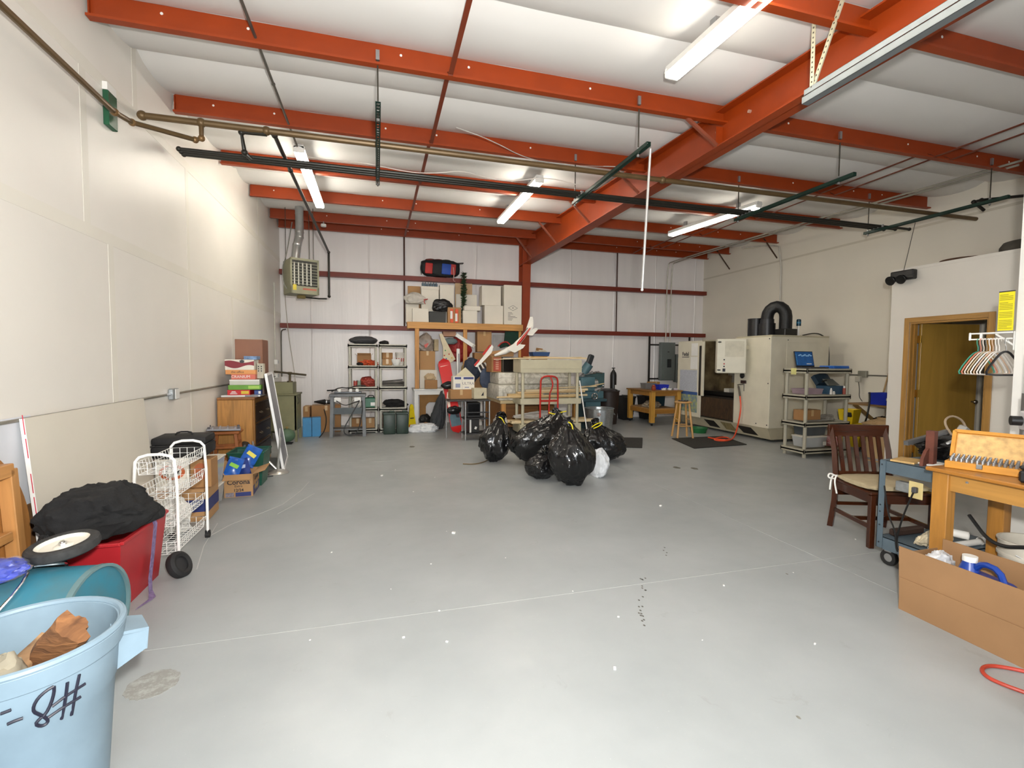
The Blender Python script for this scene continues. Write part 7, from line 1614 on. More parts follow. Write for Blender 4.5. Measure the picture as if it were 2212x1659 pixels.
t.w('beacon_pole', MB().cyl((bx_, by_, ez), (bx_, by_, ez+0.2), 0.018, n=10), WHITE); bl = t.w('beacon_lens', MB().cyl((bx_, by_, ez+0.2), (bx_, by_, ez+0.31), 0.04, n=18), mat('#123c50', 0.25)); t.w('beacon_band', MB().cyl((bx_, by_, ez+0.245), (bx_, by_, ez+0.275), 0.0405, n=18), mat('#2a7090', 0.25), sub=bl); t.w('beacon_top', MB().lathe([(0, ez+0.33), (0.03, ez+0.327), (0.04, ez+0.31), (0, ez+0.31)], (bx_, by_, 0), 18), mat('#123c50', 0.25), sub=bl)
t.w('roof_cable', MB().tube([V((7.8, 7.3, ez+0.015)), V((8.0, 7.25, ez+0.06)), V((8.2, 7.25, ez+0.04)), V((8.27, 7.15, ez-0.1)), V((8.27, 7.12, 1.3))], 0.012, n=6, smooth=2), mat('#3a3832', 0.5))
g0 = at(1594, 840, X=MX-0.05); g1 = at(1598, 856, X=MX-0.05)
t2 = T('air_gun', 'grey air blow gun hooked on the milling machine front', 'air gun', (MX-0.04, g0.y, g0.z)); t2.p('grip', MB().cyl((0, 0, 0.05), (0, -0.05, -0.14), 0.018, n=10), mat('#6a6258', 0.4, 0.4)); t2.p('nozzle', MB().tube([V((0, 0, 0.05)), V((0, 0.02, 0.08)), V((0.02, -0.1, 0.1))], 0.01, n=8), mat('#6a6258', 0.4, 0.4))
hs = [V((MX-0.04, g0.y-0.05, g0.z-0.14)), at(1601, 880, X=MX-0.06), at(1596, 910, X=MX-0.06), at(1590, 935, X=MX-0.06), (at(1582, 950, Z=0.03)), at(1560, 953, Z=0.02), at(1540, 950, Z=0.02), at(1550, 945, Z=0.02), at(1572, 944, Z=0.02), at(1578, 951, Z=0.035), at(1555, 950, Z=0.035), at(1530, 945, Z=0.02)]
one('orange_air_hose', 'bright orange air hose hanging from the machine and coiled on the mat', 'hose', MB().tube(hs, 0.014, n=8, smooth=3), mat('#e8502a', 0.4, var=0.03), loc=hs[5])
t = T('green_drip_tray', 'green plastic basin under the machine by the stool', 'basin', (at(1513, 930, Z=0.05).x, at(1513, 934, Z=0).y, 0)); t.p('basin', MB().lathe([(0, 0), (0.15, 0), (0.18, 0.1), (0.17, 0.1), (0.14, 0.01), (0, 0.01)], n=26), mat('#1f6b38', 0.4)); t.p('rim', MB().tube([(0.178*math.cos(a*2*PI/26), 0.178*math.sin(a*2*PI/26), 0.1) for a in range(26)], 0.007, n=6, closed=True), mat('#1f6b38', 0.4))

# ---- grey plastic shelf with laptop
QX0, QX1, QY0, QY1 = 6.38, 7.28, 5.86, 6.32
QZ = [0.10, 0.52, 0.95, 1.36]
t = T('plastic_shelf', 'grey plastic four-shelf unit with a laptop on top beside the machine', 'shelf', ((QX0+QX1)/2, (QY0+QY1)/2, 0))
w, d = QX1-QX0, QY1-QY0; GPL = mat('#aaa594', 0.5, var=0.05)
for z in QZ: t.p('shelf', MB().box((0, 0, z), (w, d, 0.03), bev=0.004).box((0, -d/2+0.012, z+0.0), (w, 0.024, 0.075), bev=0.004).box((0, d/2-0.012, z+0.0), (w, 0.024, 0.075), bev=0.004).box((-w/2+0.012, 0, z+0.0), (0.024, d, 0.075), bev=0.004).box((w/2-0.012, 0, z+0.0), (0.024, d, 0.075), bev=0.004), GPL)
for sx in (-1, 1):
    for sy in (-1, 1): t.p('post', MB().cyl((sx*(w/2-0.045), sy*(d/2-0.045), 0), (sx*(w/2-0.045), sy*(d/2-0.045), QZ[3]), 0.027, n=14), GPL)
t.p('sticky_note', MB().b2((-w/2-0.002, -d/2+0.2, QZ[3]-0.06), (-w/2, -d/2+0.3, QZ[3]+0.04)), mat('#d9d48a', 0.7))
def qz(i): return QZ[i]+0.04
t = T('laptop', 'open laptop with a blue desktop on the grey plastic shelf', 'laptop', (6.72, 6.08, qz(3)), rz=0.0)
t.p('base', MB().box((0, 0, 0.01), (0.38, 0.26, 0.02), bev=0.004), mat('#3b3c40', 0.4)); t.p('keyboard', MB().box((0, -0.02, 0.0205), (0.33, 0.12, 0.003)), mat('#1b1c1f', 0.5))
ms = Matrix.Translation((0, 0.13, 0.02)) @ Matrix.Rotation(-0.22, 4, 'X')
ld = t.p('screen_lid', MB().box((0, 0.006, 0.13), (0.38, 0.014, 0.26), bev=0.004).xform(ms), mat('#1a1b1e', 0.4))
SCR = mat('#14487c', 0.3, var=0.0, scale=9, emit=0.35, hex2='#0a2038')
t.p('display', MB().box((0, -0.002, 0.135), (0.35, 0.003, 0.225)).xform(ms), SCR, sub=ld)
k = MB()
for i in range(9): k.sph((-0.1+0.03*i, -0.0045, 0.19+0.012*math.sin(i*2)), (0.024, 0.0012, 0.01), 8, 6)
t.p('desktop_clouds', k.xform(ms), mat('#7fa8c8', 0.4, emit=0.2), sub=ld)['kind'] = 'stuff'
k = MB()
for i in range(7): k.box((-0.16, -0.004, 0.05+0.026*i), (0.012, 0.002, 0.012))
t.p('desktop_icons', k.xform(ms), mat('#4fa0c8', 0.4, emit=0.2), sub=ld)['kind'] = 'stuff'
t.p('taskbar', MB().box((0.08, -0.004, 0.05), (0.1, 0.002, 0.015)).xform(ms), WHITE, sub=ld)
t = T('blue_folder', 'flat bright blue folder lying beside the laptop', 'folder', (7.09, 6.02, qz(3)), rz=0.04); t.p('lower_cover', MB().box((0, 0, 0.012), (0.34, 0.26, 0.024), bev=0.004), mat('#1e62c0', 0.4)); t.p('upper_cover', MB().box((0.005, 0, 0.034), (0.33, 0.25, 0.016), bev=0.004), mat('#2a74d0', 0.4))
binbox('pink_tray', 'shallow pinkish plastic tray on the second shelf of the grey unit', (6.63, 6.08, qz(2)), 0.36, 0.26, 0.08, mat('#a8929a', 0.4, alpha=0.9), cat='tray')
t = T('blue_toolbox', 'open blue toolbox with raised lid on the second shelf of the grey unit', 'toolbox', (7.02, 6.02, qz(2)), rz=0.15); t.p('tub', frust(MB(), 0.16, 0.1, 0.18, 0.11, 0, 0.13, 0.006), mat('#3a5a72', 0.5)); t.p('lid', MB().prism([(-0.18, 0.11, 0.13), (0.18, 0.11, 0.13), (0.18, 0.2, 0.26), (0.1, 0.22, 0.3), (-0.18, 0.2, 0.26)], (0, -0.05, 0.04)), mat('#2c4456', 0.5)); t.p('tray', MB().prism([(-0.17, -0.1, 0.14), (0.1, -0.1, 0.14), (0.06, 0.0, 0.24), (-0.15, 0.0, 0.24)], (0, 0.03, 0)), mat('#6d706a', 0.5)); t.p('handle', MB().cyl((-0.22, -0.02, 0.2), (-0.12, -0.02, 0.22), 0.012, n=8), BLACK)
for (x, m, h, lab) in ((6.9, '#e8e4dc', 0.1, 'white bottle standing in front of the blue toolbox'), (6.96, '#d8d4cc', 0.05, 'small white jar in front of the blue toolbox'), (7.17, '#a84a38', 0.13, 'red capped bottle at the right of the second shelf')):
    t = T('small_bottle', lab, 'bottle', (x, 5.895, qz(2))); t.p('body', MB().cyl((0, 0, 0), (0, 0, h*0.75), 0.022, n=14), mat(m, 0.4)); t.p('cap', MB().cyl((0, 0, h*0.75), (0, 0, h), 0.014, n=12), WHITE)
carton('brown_parts_carton', 'brown carton on the third shelf of the grey unit', (6.72, 6.15, qz(1)), (0.36, 0.2, 0.17), 0.05, CARD2)
for i in range(4): one('steel_rod', 'loose steel rod lying on the third shelf of the grey unit', 'rod', MB().cyl((6.48+0.02*i, 5.91+0.026*i, qz(1)+0.012), (6.85+0.05*i, 5.91+0.026*i, qz(1)+0.012), 0.01, n=8), STEEL, loc=(6.44, 5.91+0.026*i, qz(1)), group='steel rods on the third shelf')
heap('grey_rag', 'grey rag heaped on the third shelf of the grey unit', 'rag', (7.1, 6.12, qz(1)+0.03), (0.1, 0.1, 0.05), 101, mat('#8f8a80', 0.9, bump=0.3), flat=qz(1))
clr = clear_tote('clear plastic bin with papers on the bottom shelf of the grey unit', (6.72, 6.09, qz(0)), 0.42, 0.27, 0.16, content=mat('#7c8086', 0.6, var=0.3, scale=12))
clr.p('paper_label', MB().box((0.16, -0.14, 0.06), (0.07, 0.002, 0.06)), WHITE)
binbox('grey_tote_bin', 'dark grey clear bin stacked on the clear bin under the third shelf', (6.72, 6.09, qz(0)+0.195), 0.38, 0.26, 0.12, mat('#4e5458', 0.35))
heap('striped_bag', 'red and white striped bag on the bottom shelf of the grey unit', 'bag', (7.1, 6.04, qz(0)+0.07), (0.12, 0.14, 0.1), 102, mat('#d8b8b4', 0.6, var=0.3, scale=12, kind='wood', stretch=(6, 1, 1), hex2='#b83a3c'), amp=0.12, flat=qz(0))
# ---- right wall outlet, conduit, bench
zc = at(1862, 808, X=XR-0.02).z; yo = at(1865, 808, X=XR-0.02).y
t = T('right_wall_conduit', 'thin grey conduit with a socket box on the right wall', 'conduit', (XR-0.02, yo, zc))
t.w('tube', MB().tube([(XR-0.014, OYF+0.02, zc-0.02), (XR-0.014, 7.0, zc-0.02)], 0.012, n=8), mat('#76736a', 0.4, 0.5)); b = t.w('socket_box', MB().b2((XR-0.06, yo-0.08, zc-0.06), (XR-0.001, yo+0.08, zc+0.06), bev=0.006), mat('#9a988c', 0.4, 0.4)); t.w('adapter', MB().b2((XR-0.13, yo-0.02, zc-0.15), (XR-0.062, yo+0.07, zc-0.04), bev=0.01), mat('#b7b3a6', 0.5), sub=b); t.w('cord', MB().tube([V((XR-0.09, yo+0.03, zc-0.15)), V((XR-0.07, yo+0.02, zc-0.3)), V((XR-0.1, yo+0.0, zc-0.42)), V((XR-0.08, yo-0.05, zc-0.5))], 0.007, n=6, smooth=2), mat('#5a564c', 0.5), sub=b)
zbn = at(1900, 873, X=8.25).z
t = T('wall_bench', 'rough timber shelf bracketed to the right wall', 'shelf', (8.3, 5.75, zbn)); t.p('board', MB().b2((-0.3, -0.6, -0.03), (XR-8.3-0.001, 0.75, 0.0), bev=0.003), wood('#8a6a40', 0.7, 'y'));
for y in (-0.35, 0.66): t.p('brace', MB().bar((-0.25, y, -0.03), (XR-8.3-0.02, y, -0.4), 0.04, 0.06, up=(0, 1, 0)), wood('#b08a50', 0.6, 'x'))
bb = binbox('blue_parts_bin', 'deep blue plastic bin on the timber wall shelf', (8.22, 5.98, zbn+0.001), 0.32, 0.4, 0.19, mat('#1a34b8', 0.4)); bb.p('label', MB().b2((-0.165, -0.17, 0.08), (-0.158, -0.1, 0.12)), WHITE)
p = at(1903, 845, X=8.42); q = at(1911, 778, X=8.58)
one('broom_handle', 'plain wooden broom handle leaning on the right wall behind the blue bin', 'handle', MB().cyl((p.x, p.y, zbn+0.002), (XR-0.02, q.y-0.1, q.z), 0.014, n=10), wood('#b59668', 0.6, 'z'), loc=(p.x, p.y, zbn))
# mop bucket
t = T('mop_bucket', 'yellow wheeled mop bucket with black wringer under the wall shelf', 'bucket', (7.78, 6.28, 0), rz=0.3)
YEL = mat('#dcbc12', 0.4, var=0.06)
t.p('tub', frust(MB(), 0.14, 0.2, 0.18, 0.25, 0.08, 0.46, 0.008), YEL); t.p('wringer', frust(MB(), 0.12, 0.09, 0.15, 0.12, 0.46, 0.7, 0.006), YEL); t.p('wringer_frame', MB().box((0, -0.05, 0.62), (0.3, 0.1, 0.1), bev=0.02), BLACK)
t.p('handle', MB().tube([V((0.1, -0.2, 0.5)), V((0.0, -0.26, 0.6)), V((0.05, -0.27, 0.85)), V((0.08, -0.25, 1.0))], 0.014, n=8, smooth=1), BLACK)
for (x, y) in ((-0.12, -0.18), (0.12, -0.18), (-0.12, 0.18), (0.12, 0.18)): t.p('caster', MB().cyl((x-0.015, y, 0.04), (x+0.015, y, 0.04), 0.04, n=14), RUBBER)
t.p('emblem', MB().cyl((0.0, -0.236, 0.3), (0.0, -0.225, 0.3), 0.05, n=16), mat('#4a4010', 0.5))
t = T('white_pail', 'white plastic pail with a scuffed lid standing by the office corner', 'bucket', (7.95, 5.62, 0)); t.p('body', MB().lathe([(0, 0), (0.135, 0), (0.155, 0.36), (0, 0.36)], n=28), mat('#d4d0c6', 0.5, var=0.08)); t.p('lid', MB().lathe([(0, 0.372), (0.16, 0.372), (0.165, 0.36), (0.165, 0.34), (0.156, 0.34), (0, 0.34)], n=28), mat('#cdc8bc', 0.5)); t.p('bail', MB().tube([V((-0.158, 0, 0.3)), V((-0.1, -0.14, 0.22)), V((0.1, -0.14, 0.22)), V((0.158, 0, 0.3))], 0.004, n=6, smooth=1), STEEL)
t.o.location.z = 0.001
t = T('fiber_drum', 'tan cardboard drum with torn paper top behind the wooden chair', 'drum', (7.42, 5.45, 0)); t.p('drum', MB().lathe([(0, 0), (0.2, 0), (0.2, 0.56), (0.193, 0.56), (0.193, 0.01), (0, 0.01)], n=32), mat('#c3a578', 0.75, var=0.05)); t.p('torn_top', MB().blob((0, 0, 0.56), (0.19, 0.19, 0.08), 0.2, 2, 4, 104, ridge=True, flat=0.48), mat('#b09268', 0.8)); t.p('hoop', MB().lathe([(0.2, 0.02), (0.204, 0.02), (0.204, 0.05), (0.2, 0.05)], n=32), STEEL)
heap('black_garbage_heap', 'black plastic sacks piled under the timber wall shelf', 'bag', (8.33, 6.12, 0.42), (0.2, 0.16, 0.14), 105, BAGM, flat=0.3, amp=0.18)
t = T('step_crate', 'grey crate carrying the black sacks under the wall shelf', 'crate', (8.34, 6.12, 0)); t.p('crate', MB().box((0, 0, 0.15), (0.5, 0.42, 0.298), bev=0.01), mat('#4c4a46', 0.6)); t.p('slot', MB().box((0, -0.212, 0.18), (0.3, 0.004, 0.05)), BLACK)
t = T('green_bottle', 'green tall bottle beside the blue bin at the office corner', 'bottle', (8.3, 5.55, zbn+0.001)); t.p('body', MB().lathe([(0, 0), (0.05, 0), (0.05, 0.22), (0.02, 0.28), (0, 0.28)], n=18), mat('#6f7c2c', 0.4)); t.p('cap', MB().cyl((0, 0, 0.28), (0, 0, 0.31), 0.022, n=12), WHITE)

# ---- wooden chair
CH = T('dining_chair', 'dark red-brown slat back wooden chair with a beige tied seat cushion', 'chair', (4.13, 3.02, 0), rz=-0.33)
DW = wood('#45200d', 0.22, 'z', var=0.22); DWX = wood('#45200d', 0.22, 'x', var=0.22)
hw = 0.235; hd = 0.24
for sx in (-1, 1):
    CH.p('leg', MB().tube([V((sx*hw, hd+0.05, 0)), V((sx*hw, hd, 0.25)), V((sx*hw, hd-0.01, 0.46)), V((sx*hw, hd+0.03, 0.7)), V((sx*hw, hd+0.1, 0.92))], [0.03, 0.029, 0.029, 0.027, 0.024], n=4), DW, 20)
    CH.p('leg', MB().bar((sx*hw, -hd, 0), (sx*hw, -hd, 0.43), 0.042, 0.042, up=(0, 1, 0), bev=0.004), DW)
    CH.p('side_stretcher', MB().bar((sx*hw, -hd, 0.17), (sx*hw, hd, 0.17), 0.018, 0.032), DW)
    CH.p('side_rail', MB().bar((sx*hw, -hd, 0.40), (sx*hw, hd, 0.40), 0.024, 0.07), DW)
CH.p('stretcher', MB().bar((-hw, 0.0, 0.17), (hw, 0.0, 0.17), 0.018, 0.032), DWX); CH.p('front_rail', MB().bar((-hw, -hd, 0.40), (hw, -hd, 0.40), 0.024, 0.07), DWX); CH.p('rear_rail', MB().bar((-hw, hd, 0.33), (hw, hd, 0.33), 0.022, 0.05), DWX); CH.p('rear_stretcher', MB().bar((-hw, hd+0.02, 0.22), (hw, hd+0.02, 0.22), 0.018, 0.03), DWX)
CH.p('seat', MB().box((0, 0, 0.445), (0.52, 0.52, 0.025), bev=0.008), DWX)
CH.p('top_rail', MB().bar((-hw-0.03, hd+0.088, 0.875), (hw+0.03, hd+0.088, 0.875), 0.03, 0.11, bev=0.006), DWX); CH.p('lower_back_rail', MB().bar((-hw, hd+0.0, 0.50), (hw, hd+0.0, 0.50), 0.022, 0.04), DWX)
for i in range(6):
    x = -hw+0.066+i*(2*hw-0.132)/5
    CH.p('back_slat', MB().bar((x, hd+0.0, 0.51), (x, hd+0.08, 0.83), 0.034, 0.014, up=(0, 1, 0)), DW)
CU = T('seat_cushion', 'beige seat cushion with white ties on the wooden chair', 'cushion', (4.13, 3.02, 0.459), rz=-0.33)
CU.p('pad', MB().blob((0, 0, 0.022), (0.27, 0.25, 0.028), 0.06, 3, 4, 110, flat=0.0, shape=lambda p: V((max(-0.92, min(0.92, p.x*1.25)), max(-0.92, min(0.92, p.y*1.25)), p.z))), mat('#b7a888', 0.9, var=0.06, scale=20, bump=0.15), 60)
for q in ([(-0.24, 0.2, 0.02), (-0.27, 0.22, 0.03), (-0.3, 0.2, -0.02), (-0.31, 0.19, -0.1)], [(-0.24, 0.2, 0.02), (-0.27, 0.17, 0.04), (-0.3, 0.15, -0.01), (-0.28, 0.14, -0.12)], [(-0.25, 0.2, 0.02), (-0.31, 0.21, 0.05), (-0.34, 0.18, 0.01), (-0.27, 0.19, 0.0)]):
    CU.p('tie', MB().tube([V(p) for p in q], 0.007, n=6, smooth=2), WHITE)

# ---- blue-grey steel cart
KX0, KX1, KY0, KY1 = 3.58, 4.28, 2.24, 2.64
BGS = mat('#5d6d78', 0.5, 0.2, var=0.08)
t = T('steel_cart', 'blue-grey steel utility cart on casters behind the oak work table', 'cart', ((KX0+KX1)/2, (KY0+KY1)/2, 0))
w, d = KX1-KX0, KY1-KY0; ZT = 0.785
for sx in (-1, 1):
    for sy in (-1, 1):
        t.p('post', MB().b2((sx*w/2, sy*d/2, 0.13), (sx*(w/2-0.045), sy*(d/2-0.004), ZT-0.005)).b2((sx*w/2, sy*d/2, 0.13), (sx*(w/2-0.004), sy*(d/2-0.045), ZT-0.005)), BGS)
        c = t.p('caster', MB().lathe([(0.03, -0.018), (0.055, -0.018), (0.06, 0), (0.055, 0.018), (0.03, 0.018), (0.03, -0.018)], (sx*(w/2-0.06), sy*(d/2-0.06), 0.06), 22, (0, PI/2, 0)), RUBBER); t.p('caster_hub', MB().cyl((sx*(w/2-0.06)-0.015, sy*(d/2-0.06), 0.06), (sx*(w/2-0.06)+0.015, sy*(d/2-0.06), 0.06), 0.03, n=14), STEEL, sub=c); t.p('caster_fork', MB().box((sx*(w/2-0.06), sy*(d/2-0.06), 0.115), (0.05, 0.05, 0.025), bev=0.004), STEEL, sub=c)
def ctray(z): return MB().box((0, 0, z-0.002), (w-0.01, d-0.01, 0.004)).box((-w/2+0.008, 0, z-0.045), (0.006, d-0.09, 0.09)).box((w/2-0.008, 0, z-0.045), (0.006, d-0.09, 0.09)).box((0, -d/2+0.008, z-0.045), (w-0.09, 0.006, 0.09)).box((0, d/2-0.008, z-0.045), (w-0.09, 0.006, 0.09))
t.p('top_tray', ctray(ZT), BGS); t.p('lower_tray', ctray(0.215), BGS)
for z in (0.75, 0.45, 0.4, 0.3, 0.17): t.p('rivet', MB().cyl((-w/2-0.003, d/2-0.02, z), (-w/2, d/2-0.02, z), 0.006, n=8), mat('#2a3238', 0.5))
ob = t.p('outlet_box', MB().box((-w/2+0.02, 0.02, 0.62), (0.05, 0.12, 0.07), bev=0.005), GALV); t.p('outlet_plate', MB().box((-w/2-0.008, -0.06, 0.62), (0.008, 0.09, 0.115), bev=0.003), mat('#d6c48a', 0.5), sub=ob); t.p('plug', MB().box((-w/2-0.025, -0.065, 0.625), (0.03, 0.03, 0.04), bev=0.005), mat('#4a4a4c', 0.5), sub=ob)
for i, q in enumerate(([(-w/2-0.03, -0.065, 0.62), (-w/2-0.05, -0.02, 0.45), (-w/2-0.03, 0.03, 0.28), (-w/2-0.03, 0.03, 0.2), (-w/2-0.03, 0.0, 0.16)], [(-w/2-0.01, 0.15, 0.6), (-w/2-0.03, 0.1, 0.4), (-w/2-0.035, 0.04, 0.3), (-w/2-0.04, 0.03, 0.2), (-w/2-0.035, 0.02, 0.16)])): t.p('cord', MB().tube([V(p) for p in q], 0.006, n=6, smooth=2), BLACK)
# things on the cart
ZC = ZT+0.001
t = T('wood_scraps', 'thin wooden scraps and plates on the top of the steel cart', 'scraps', (3.7, 2.5, ZC)); t.p('plate', MB().box((0, 0.03, 0.006), (0.2, 0.14, 0.012), (0, 0, 0.3)), wood('#c9a468', 0.6, 'x')); t.p('white_plate', MB().box((0.06, -0.1, 0.005), (0.16, 0.08, 0.01), (0, 0, -0.2)), WHITE)
t = T('rusty_angle', 'rust brown steel angle standing on the steel cart', 'steel angle', (3.73, 2.40, ZC), rz=0.2); RUST = mat('#6d3a2a', 0.7, var=0.15, scale=12); t.p('upright', MB().box((0, 0, 0.12), (0.055, 0.05, 0.24), bev=0.003), RUST); t.p('gusset', MB().prism([(-0.027, 0, 0.0), (-0.11, 0, 0.0), (-0.1, 0, 0.05), (-0.06, 0, 0.1), (-0.027, 0, 0.12)], (0, 0.02, 0)), RUST)
t = T('angle_cutter', 'grey round-bodied cutter lying on the steel cart beside the rusty angle', 'tool', (3.87, 2.32, ZC)); t.p('body', MB().lathe([(0, -0.03), (0.06, -0.028), (0.07, 0.0), (0.06, 0.028), (0, 0.03)], (0.02, 0, 0.072), 24, (PI/2, 0, 0.3)), mat('#77757a', 0.4, 0.4)); t.p('arbor', MB().cyl((-0.03, -0.03, 0.06), (-0.03, -0.045, 0.06), 0.014, n=10), CHROME); t.p('foot', MB().box((0.03, 0, 0.006), (0.16, 0.08, 0.012)), STEEL)
t = T('black_machine_head', 'black greasy machine assembly with steel bar lying on the steel cart', 'machine part', (4.05, 2.52, ZC)); t.p('body', MB().blob((0, 0, 0.085), (0.18, 0.1, 0.08), 0.25, 2.5, 4, 112, ridge=True, flat=0.0), mat('#1c1a1a', 0.35, 0.3, var=0.2)); t.p('bar', MB().bar((-0.36, 0.02, 0.13), (0.1, 0.04, 0.2), 0.03, 0.03), mat('#8a8a8c', 0.3, 0.8))
for i in range(5): t.p('fitting', MB().cyl((-0.1+0.06*i, -0.06, 0.12+0.015*(i % 2)), (-0.08+0.06*i, -0.1, 0.15), 0.015, n=10), STEEL)
t.p('clamp', MB().box((0.16, -0.02, 0.21), (0.1, 0.05, 0.06), (0.3, 0.4, 0.2), bev=0.008), mat('#b0aea8', 0.35, 0.5)); t.p('cable', MB().tube([V((0.1, 0, 0.15)), V((0.05, 0.05, 0.27)), V((0.15, 0.06, 0.32)), V((0.26, 0.05, 0.28)), V((0.28, 0.03, 0.2))], 0.008, n=6, smooth=2), mat('#a08c74', 0.6))
for i, (y, lab) in enumerate(((2.30, 'white plastic pipe lying at the front of the lower cart tray'), (2.56, 'short white plastic pipe end at the back of the lower cart tray'))):
    t = T('pvc_pipe', lab, 'pipe', (3.6, y, 0.216)); k = MB()
    if i == 0: k.lathe([(0.016, 0), (0.021, 0), (0.021, 0.55), (0.016, 0.55), (0.016, 0)], (0.02, 0, 0.022), 18, (0, PI/2, 0))
    else: k.lathe([(0.022, 0), (0.028, 0), (0.028, 0.2), (0.022, 0.2), (0.022, 0)], (0.3, -0.08, 0.075), 18, (PI/2, 0, 0.4)); 
    t.p('pipe', k, WHITE); t.p('coupling', MB().lathe([(0.022, 0), (0.026, 0), (0.026, 0.04), (0.022, 0.04), (0.022, 0)], (0.5, 0, 0.026), 18, (0, PI/2, 0)) if i == 0 else MB().box((0.2, 0.02, 0.03), (0.3, 0.05, 0.05), bev=0.01), WHITE if i == 0 else mat('#3c2a22', 0.6))
heap('cream_foam_scraps', 'cream foam scraps heaped on the lower tray of the steel cart', 'foam', (3.80, 2.40, 0.25), (0.15, 0.045, 0.055), 113, mat('#d8ccb0', 0.8, var=0.15, scale=18, bump=0.3), flat=0.217)
# ---- oak work table
TX0, TX1, TY0, TY1, TZ = 3.37, 4.05, 1.05, 2.2, 0.84
t = T('oak_work_table', 'honey oak work table at the right with a toolbox and die set on it', 'table', ((TX0+TX1)/2, (TY0+TY1)/2, 0)); w, d = TX1-TX0, TY1-TY0
HO = wood('#b07a34', 0.35, 'z', var=0.14); HOY = wood('#a86f2c', 0.3, 'y', var=0.14)
t.p('top', MB().box((0, 0, TZ-0.0125), (w, d, 0.025), bev=0.006), HOY)
t.p('side_apron', MB().box((-w/2+0.07, 0, TZ-0.08), (0.025, d-0.14, 0.11)), wood('#bd8a44', 0.4, 'y')); t.p('side_apron', MB().box((w/2-0.07, 0, TZ-0.08), (0.025, d-0.14, 0.11)), wood('#bd8a44', 0.4, 'y'))
for sy in (-1, 1): t.p('end_apron', MB().box((0, sy*(d/2-0.06), TZ-0.08), (w-0.12, 0.025, 0.11)), wood('#bd8a44', 0.4, 'x'))
for sx in (-1, 1):
    for sy in (-1, 1): t.p('leg', MB().box((sx*(w/2-0.075), sy*(d/2-0.065), (TZ-0.025)/2), (0.075, 0.09, TZ-0.026), bev=0.004), HO)
t.p('screw', MB().cyl((-w/2+0.05, d/2-0.2, TZ-0.06), (-w/2+0.058, d/2-0.2, TZ-0.06), 0.007, n=10), STEEL)
ZTT = TZ+0.001
# die set in a wooden box
t = T('punch_set', 'open orange wooden case of steel pin gauges on the oak table', 'tool case', (3.58, 2.0, ZTT), rz=-1.20)
OW = wood('#c98a2c', 0.4, 'x', var=0.1)
t.p('case_base', MB().box((0, 0, 0.022), (0.36, 0.13, 0.044), bev=0.003), OW)
for i in range(14):
    for j in range(4): t.p('pin', MB().cyl((-0.155+i*0.024, -0.04+j*0.026, 0.044), (-0.155+i*0.024, -0.04+j*0.026, 0.064+0.006*j), 0.0065, n=8), STEEL)
ml = Matrix.Translation((0, 0.068, 0.046)) @ Matrix.Rotation(-0.35, 4, 'X')
ld = t.p('case_lid', MB().box((0, 0.012, 0.095), (0.36, 0.02, 0.19), bev=0.003).xform(ml), OW)
t.p('lid_lining', MB().box((0, 0.001, 0.095), (0.31, 0.003, 0.14)).xform(ml), mat('#d9b070', 0.6, var=0.15, scale=30), sub=ld)
for (a, b) in (((-0.17, 0.01), (0.17, 0.01)), ((-0.17, 0.18), (0.17, 0.18)), ((-0.17, 0.01), (-0.17, 0.18)), ((0.17, 0.01), (0.17, 0.18))): t.p('lid_frame', MB().bar((a[0], -0.006, a[1]), (b[0], -0.006, b[1]), 0.02, 0.02).xform(ml), OW, sub=ld)
t.p('latch', MB().box((-0.02, -0.068, 0.03), (0.03, 0.006, 0.03), bev=0.002), CHROME)
# black toolbox
t = T('black_toolbox', 'black plastic toolbox at the right edge of the oak table', 'toolbox', (3.56, 1.58, ZTT), rz=-1.35)
BT = mat('#1d1e20', 0.4, var=0.06)
t.p('base', MB().box((0, 0, 0.035), (0.42, 0.2, 0.07), bev=0.012), BT); t.p('lid', MB().box((0, 0, 0.085), (0.42, 0.2, 0.025), bev=0.01), BT); t.p('upright_lid', MB().box((0.02, 0.09, 0.17), (0.36, 0.02, 0.16), bev=0.006), BT); t.p('latch', MB().box((-0.1, -0.103, 0.06), (0.04, 0.01, 0.03), bev=0.003), BLACK); t.p('latch', MB().box((0.1, -0.103, 0.06), (0.04, 0.01, 0.03), bev=0.003), BLACK)
# small white bench mill
cm = at(2206, 950, Y=2.05)
t = T('bench_mill', 'small white bench mill with black knobs at the right edge of the view', 'machine', (3.93, 1.98, ZTT), rz=-0.8); WM = mat('#e4e4e6', 0.4, var=0.02)
t.p('base', MB().box((0, 0, 0.03), (0.2, 0.2, 0.06), bev=0.006), WM); t.p('column', MB().box((0.0, 0.06, 0.26), (0.05, 0.05, 0.42)), STEEL); t.p('head', MB().box((0, -0.01, 0.3), (0.09, 0.1, 0.12), bev=0.008), WM); t.p('spindle', MB().cyl((0, -0.02, 0.17), (0, -0.02, 0.25), 0.02, n=12), STEEL); t.p('knob', MB().cyl((-0.05, -0.02, 0.3), (-0.1, -0.02, 0.3), 0.03, n=14), BLACK); t.p('motor_cover', MB().cyl((0.0, 0.06, 0.47), (0.0, 0.06, 0.75), 0.02, n=12), mat('#2a2230', 0.4))
